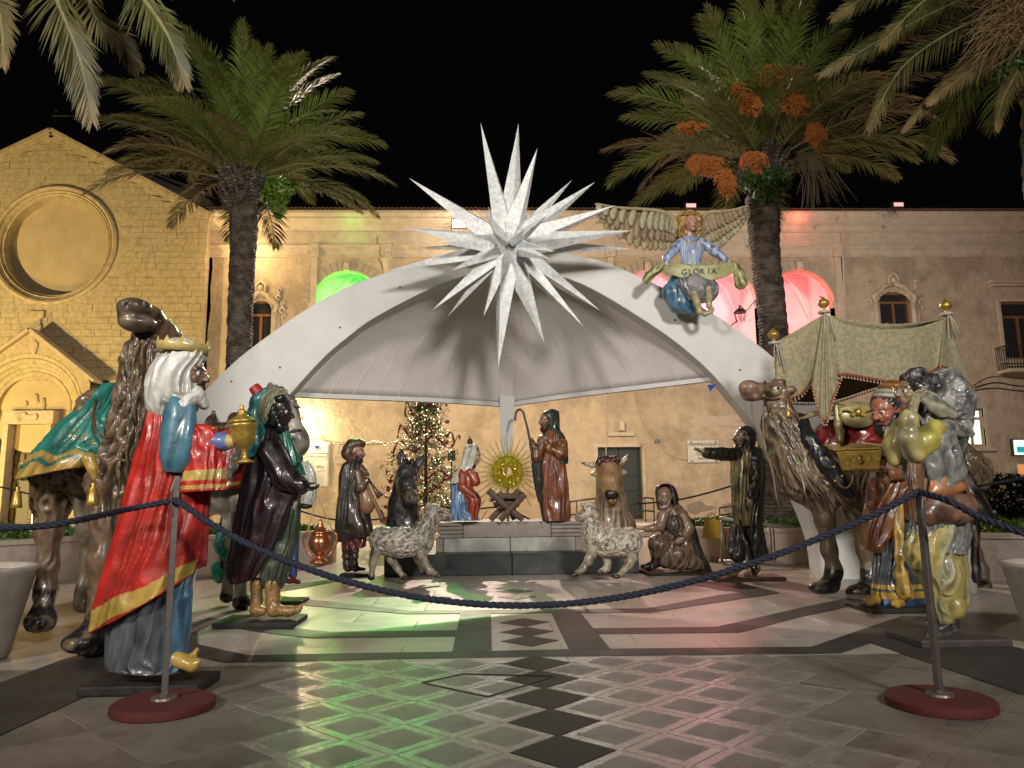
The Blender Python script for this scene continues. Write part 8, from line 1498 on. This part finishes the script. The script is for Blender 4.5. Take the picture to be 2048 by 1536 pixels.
def wing(Lp, Bp, root_left):
    w = Lp[0]; L_ = smooth_rows(Lp, 60); B_ = smooth_rows(Bp, 60)
    for ti, (f0, f1, n_, dd_, wd_) in enumerate(((.50, 1.02, 17, 6, 7.0), (.26, .78, 15, 2, 6.4), (.04, .50, 14, -2, 6.0))):
        for i in range(n_):
            u_ = (i + .5) / n_ * 59; a = L_[int(u_)]; c_ = B_[int(u_)]; p0 = a * (1 - f0) + c_ * f0; p1 = a * (1 - f1) + c_ * f1; bend = (6 if root_left else -6)
            v = []; f = []; m_ = 7
            dir_ = (p1 - p0)[:2]; ln = np.linalg.norm(dir_); dir_ = dir_ / ln; nr = np.array([-dir_[1], dir_[0]])
            for j in range(m_):
                s_ = j / (m_ - 1); q = p0 * (1 - s_) + p1 * s_; q[:2] += nr * bend * math.sin(PI * s_) * .25; ww = wd_ * (.55 + .6 * math.sin(PI * min(1, .15 + s_ * .75))) * (1 if j < m_ - 1 else .25)
                for e, dz in ((-1, .7), (0, -.7), (1, .7)): v.append(F(q[0] + nr[0] * ww * e, q[1] + nr[1] * ww * e, q[2] + dd_ + dz))
            for j in range(m_ - 1): f += [(j * 3, j * 3 + 1, j * 3 + 4, j * 3 + 3), (j * 3 + 1, j * 3 + 2, j * 3 + 5, j * 3 + 4)]
            col = np.array(WG[(ti + (0 if root_left else 2)) % 3]) * rng.uniform(.75, 1.15); thick(mk('feather', v, f, M_wing, t, True, cols=np.tile(col, (len(v), 1))), .005)
    b = MB(); q = L_[::2]; b.tube([F(*p) for p in q], [(7 - 5 * i / 29) * k for i in range(30)], 10); mk('wing_edge', b.v, b.f, M_wing, t, True, cols=np.tile(WG[0], (len(b.v), 1)))
    v = [F(p[0], p[1], p[2] + 8) for p in L_] + [F(p[0] * .92 + q_[0] * .08, p[1] * .92 + q_[1] * .08, p[2] + 8) for p, q_ in zip(B_, L_)]; thick(mk('wing_web', v, [(i, i + 1, 61 + i, 60 + i) for i in range(59)], M_wing, t, True, cols=np.tile(WG[1], (len(v), 1))), .02)
wing([(1354, 466, 8), (1347, 438, 6), (1325, 424, 2), (1290, 419, -2), (1234, 415, -6), (1191, 407, -10)], [(1350, 482, 8), (1340, 497, 6), (1318, 500, 4), (1275, 497, 0), (1222, 466, -4), (1199, 432, -8)], True)
wing([(1398, 470, 8), (1401, 442, 6), (1416, 426, 2), (1440, 423, 0), (1465, 420, -4), (1497, 411, -8)], [(1410, 484, 8), (1422, 497, 6), (1438, 498, 4), (1458, 480, 0), (1478, 460, -4), (1492, 434, -8)], False)
b = MB(); b.tube([F(1370, 530, 4), P(1372, 560, 10.5)], .04, 7); b.tube([F(1385, 600, 8), P(1386, 604, 10.5)], .05, 7); b.mk('bracket', M_steel, t)
t = thing('gloria_scroll', 'yellow green scroll lettered GLORIA in the angel\'s hands', 'scroll', F(1398, 560, -22)); SC = (0.33, 0.33, 0.13)
def strip(name, top, bot, seed=0, amp=2, nu=60, nv=10, par=None):
    T_ = smooth_rows(top, nu); B_ = smooth_rows(bot, nu); V = []
    for j in range(nv + 1):
        for i in range(nu):
            v_ = j / nv; u_ = i / (nu - 1); e_ = abs(2 * u_ - 1) ** 3; p = T_[i] * (1 - v_) + B_[i] * v_; V.append(F(p[0], p[1], p[2] + amp * e_ * math.sin(v_ * 9 + seed + u_ * 4)))
    V = np.array(V); o = mk(name, V, [(j * nu + i, j * nu + i + 1, (j + 1) * nu + i + 1, (j + 1) * nu + i) for j in range(nv) for i in range(nu - 1)], M_paint, t, True, cols=wash(V, np.tile(SC, (len(V), 1)), (.24, .25, .12), 12, .1, .8)); return thick(o, .012)
strip('scroll_band', [(1322, 532, -18), (1345, 526, -24), (1372, 528, -28), (1400, 529, -28), (1430, 528, -28), (1458, 525, -24), (1474, 529, -20)], [(1326, 540, -18), (1340, 548, -24), (1366, 557, -28), (1394, 564, -28), (1430, 560, -28), (1460, 549, -24), (1472, 538, -20)])
sobj('scroll_tail', chain(F, [(1326, 532, -18, 6), (1312, 540, -18, 8), (1298, 552, -16, 9), (1293, 560, -16, 8)]), .010, M_paint, t, [SC], .03, disp=lambda V: strands(V, (-1, 0, -1), 60, .008, .03)); sobj('scroll_tail', chain(F, [(1472, 532, -20, 7), (1478, 548, -20, 10), (1482, 566, -20, 13)]), .010, M_paint, t, [SC], .03, disp=lambda V: strands(V, (.2, 0, -1), 60, .008, .03))
xs_ = np.linspace(1369, 1428, 6)
for i, ch in enumerate('GLORIA'):
    text(t, ch, F(xs_[i] + (0, 0, 0, 0, 1, 0)[i], 544.5 - .4 * i, -30.5), 17 * k, M_iron, ext=.003)
# ---------------------------------------------------------------- Christmas tree, fairy lights, barrier, bag, railings
t = thing('christmas_tree', 'narrow Christmas tree with warm lights and red ribbons behind the donkey', 'christmas tree', (P(852, 900, 19)[0], 19, 0)); c0 = P(852, 900, 19); M_xg = mat('fir_green', (0.06, 0.115, 0.03), .5, namt=.4, nscale=12)
h_ = 4.15; v = []; f = []; r_ = np.random.default_rng(12); b = MB(); b.tube([(c0[0], 19, 0), (c0[0], 19, h_)], [.07, .01], 7); b.mk('trunk', M_trunk, t)
for br in range(380):
    z = .35 + (h_ - .4) * r_.random(); rad = (.95 * (1 - (z / h_) ** 2.2) + .12) * r_.uniform(.75, 1.15); a = r_.uniform(0, 2 * PI); p0 = np.array([c0[0], 19, z]); p1 = p0 + np.array([math.cos(a) * rad, math.sin(a) * rad, rad * r_.uniform(-.1, .45)])
    for i in range(26):
        s_ = r_.uniform(.2, 1); q = p0 * (1 - s_) + p1 * s_ + r_.normal(size=3) * .03; d = r_.normal(size=3) + (p1 - p0) * .8; d /= np.linalg.norm(d); e = np.cross(d, r_.normal(size=3)); e /= np.linalg.norm(e); l = r_.uniform(.06, .13); n0 = len(v); v += [q, q + d * l * .5 + e * .012, q + d * l, q + d * l * .5 - e * .012]; f.append((n0, n0 + 1, n0 + 2, n0 + 3))
o = mk('foliage', v, f, M_xg, t, False); o['kind'] = 'stuff'
M_bulb = mat('warm_bulb', (1, .9, .6), emit=(1, .88, .52), estr=5)
def bulbs(name, pts, m, par, r=.0125):
    V = []; Fc = []; oc = np.array([(1, 0, 0), (0, 1, 0), (-1, 0, 0), (0, -1, 0), (0, 0, 1), (0, 0, -1)]) * r; of2 = [(0, 1, 4), (1, 2, 4), (2, 3, 4), (3, 0, 4), (1, 0, 5), (2, 1, 5), (3, 2, 5), (0, 3, 5)]
    for i, p in enumerate(pts): V += list(np.array(p) + oc); Fc += [tuple(6 * i + a for a in q) for q in of2]
    o = mk(name, V, Fc, m, par, False); o['kind'] = 'stuff'; return o
pts = []
for i in range(300):
    z = .4 + (h_ - .5) * r_.random() ; rad = (.85 * (1 - (z / h_) ** 2.2) + .10) * r_.uniform(.7, 1.0); a = r_.uniform(PI * .95, 2.05 * PI); pts.append((c0[0] + rad * math.cos(a), 19 + rad * math.sin(a), z))
bulbs('light_string', pts, M_bulb, t)
b = MB(); M_rib = mat('red_ribbon', (0.30, 0.02, 0.02), .5)
for kx in range(7):
    z0 = .8 + kx * .52; q = []
    for i in range(22):
        a = PI + PI * i / 21; rad = .92 * (1 - (z0 / h_) ** 2.2) + .2; q.append((c0[0] + rad * math.cos(a), 19 + rad * math.sin(a) - .03, z0 + .16 * math.sin(i * .9 + kx) + .25 * i / 21 * (1 if kx % 2 else -1)))
    b.tube(q, [.02 + .014 * math.sin(i * 2.3) for i in range(22)], 5)
b.mk('red_ribbon', M_rib, t)
for i in range(14):
    z = .6 + 3.1 * r_.random(); a = r_.uniform(PI, 2 * PI); rad = .9 * (1 - (z / h_) ** 2.2) + .12; b = MB(); b.lathe((c0[0] + rad * math.cos(a), 19 + rad * math.sin(a), z), [(.055 * math.sin(q), -.055 * math.cos(q)) for q in np.linspace(.05, PI - .05, 8)], 12); b.mk('bauble', mat('bauble', (0.35, 0.10, 0.08), .2, .4), t, True)
t = thing('fairy_lights', 'string of warm fairy lights running from the wall to the Christmas tree', 'fairy lights', P(760, 886, 20)); q = [P(668 + 2.6 * i, 884 + 3 * math.sin(i * .35) + .03 * i + r_.uniform(-2.5, 2.5), 20.5) for i in range(62)]; bulbs('light_string', [p for i, p in enumerate(q) if i > 14 or i % 3 == 0], M_bulb, t, .010); b = MB(); b.tube([P(600, 872, 21), P(668, 884, 20.5), P(750, 888, 20.5), P(832, 884, 20)], .006, 4); b.mk('wire', M_iron, t)
t = thing('steel_barrier', 'grey tubular steel barrier standing behind the dark haired shepherd', 'barrier', P(1540, 1125, 13.0)); t.location.z = 0; b = MB(); F = Fr(13.0)
def gr(px, py): p = F(px, py); return p
A0, A1, B0, B1 = gr(1440, 1036), gr(1630, 1063), gr(1440, 1123), gr(1638, 1127); M_al = mat('grey_tube', (0.42, 0.40, 0.38), .4, .5)
for nm, q in (('top_rail', (A0, A1)), ('bottom_rail', (B0, B1))): b = MB(); b.tube(q, .032, 8); b.mk(nm, M_al, t, True)
for px in (1443, 1478, 1510, 1540, 1571, 1603, 1634):
    s_ = (px - 1440) / 195; b = MB(); b.tube([A0 * (1 - s_) + A1 * s_, B0 * (1 - s_) + B1 * s_], .024, 8); b.mk('upright', M_al, t, True)
for px in (1450, 1620): b = MB(); p = gr(px, 1124); b.tube([p + [0, -.3, 0], p, p + [0, .3, 0]], .025, 8); b.mk('foot', M_al, t, True)
t = thing('yellow_bag', 'bright yellow shopping bag with handles on the planter rim', 'bag', P(1427, 1076, 13.1)); F = Fr(13.1); M_y = mat('yellow_plastic', (0.50, 0.33, 0.01), .35, coat=.2)
b = MB(); v0 = [F(1403, 1076, -8), F(1446, 1076, -8), F(1446, 1076, 10), F(1403, 1076, 10)]; v1 = [F(1411, 1038, -3), F(1444, 1040, -3), F(1444, 1040, 5), F(1411, 1038, 5)]; b.add(v0 + v1, [(0, 1, 5, 4), (1, 2, 6, 5), (2, 3, 7, 6), (3, 0, 4, 7), (0, 3, 2, 1)]); o = b.mk('bag_body', M_y, t); thick(o, .006)
b = MB(); b.tube([F(1413, 1040, -3), F(1415, 1028, -3), F(1424, 1025, -3), F(1430, 1032, -3), F(1431, 1040, -3)], .010, 6); b.tube([F(1417, 1040, 5), F(1420, 1030, 5), F(1428, 1027, 5), F(1433, 1040, 5)], .010, 6); b.mk('handle', M_y, t, True)
def railing(label, Y, top, px_posts, rails=(0, .45), zb=.3):
    F = Fr(Y); t = thing('handrail', label, 'railing', P(top[0][0], top[0][1], Y)); t.location.z = zb
    for kx, dz in enumerate(rails): b = MB(); b.tube([P(x, y, Y) - [0, 0, dz] for x, y in top], .03, 7); b.mk('rail', M_iron, t, True)
    for px in px_posts:
        y = np.interp(px, [q[0] for q in top], [q[1] for q in top]); p = P(px, y, Y); b = MB(); b.tube([p, (p[0], Y, zb)], .022, 6); b.mk('post', M_iron, t)
railing('dark iron handrail between Joseph and the ox', 26.0, [(1136, 1004), (1165, 1000), (1198, 996)], (1140, 1153, 1196))
railing('dark iron handrail in front of the dark green door', 26.5, [(1235, 1012), (1260, 1010), (1290, 995), (1308, 997)], (1240, 1290, 1307))
railing('short dark railing right of the damp patches', 26.5, [(1438, 1016), (1460, 1013), (1482, 1012)], (1439, 1480), (0, .25))
t = thing('dark_box', 'small black box mounted behind the Christmas tree', 'box', P(903, 913, 22)); b = MB(); b.box(P(903, 911, 22), (.22, .16, .30)); bevel(b.mk('case', M_iron, t), .01); b = MB(); b.tube([P(903, 920, 22.1), (P(903, 920, 22.1)[0], 22.1, 0)], .025, 6); b.mk('stand', M_iron, t)
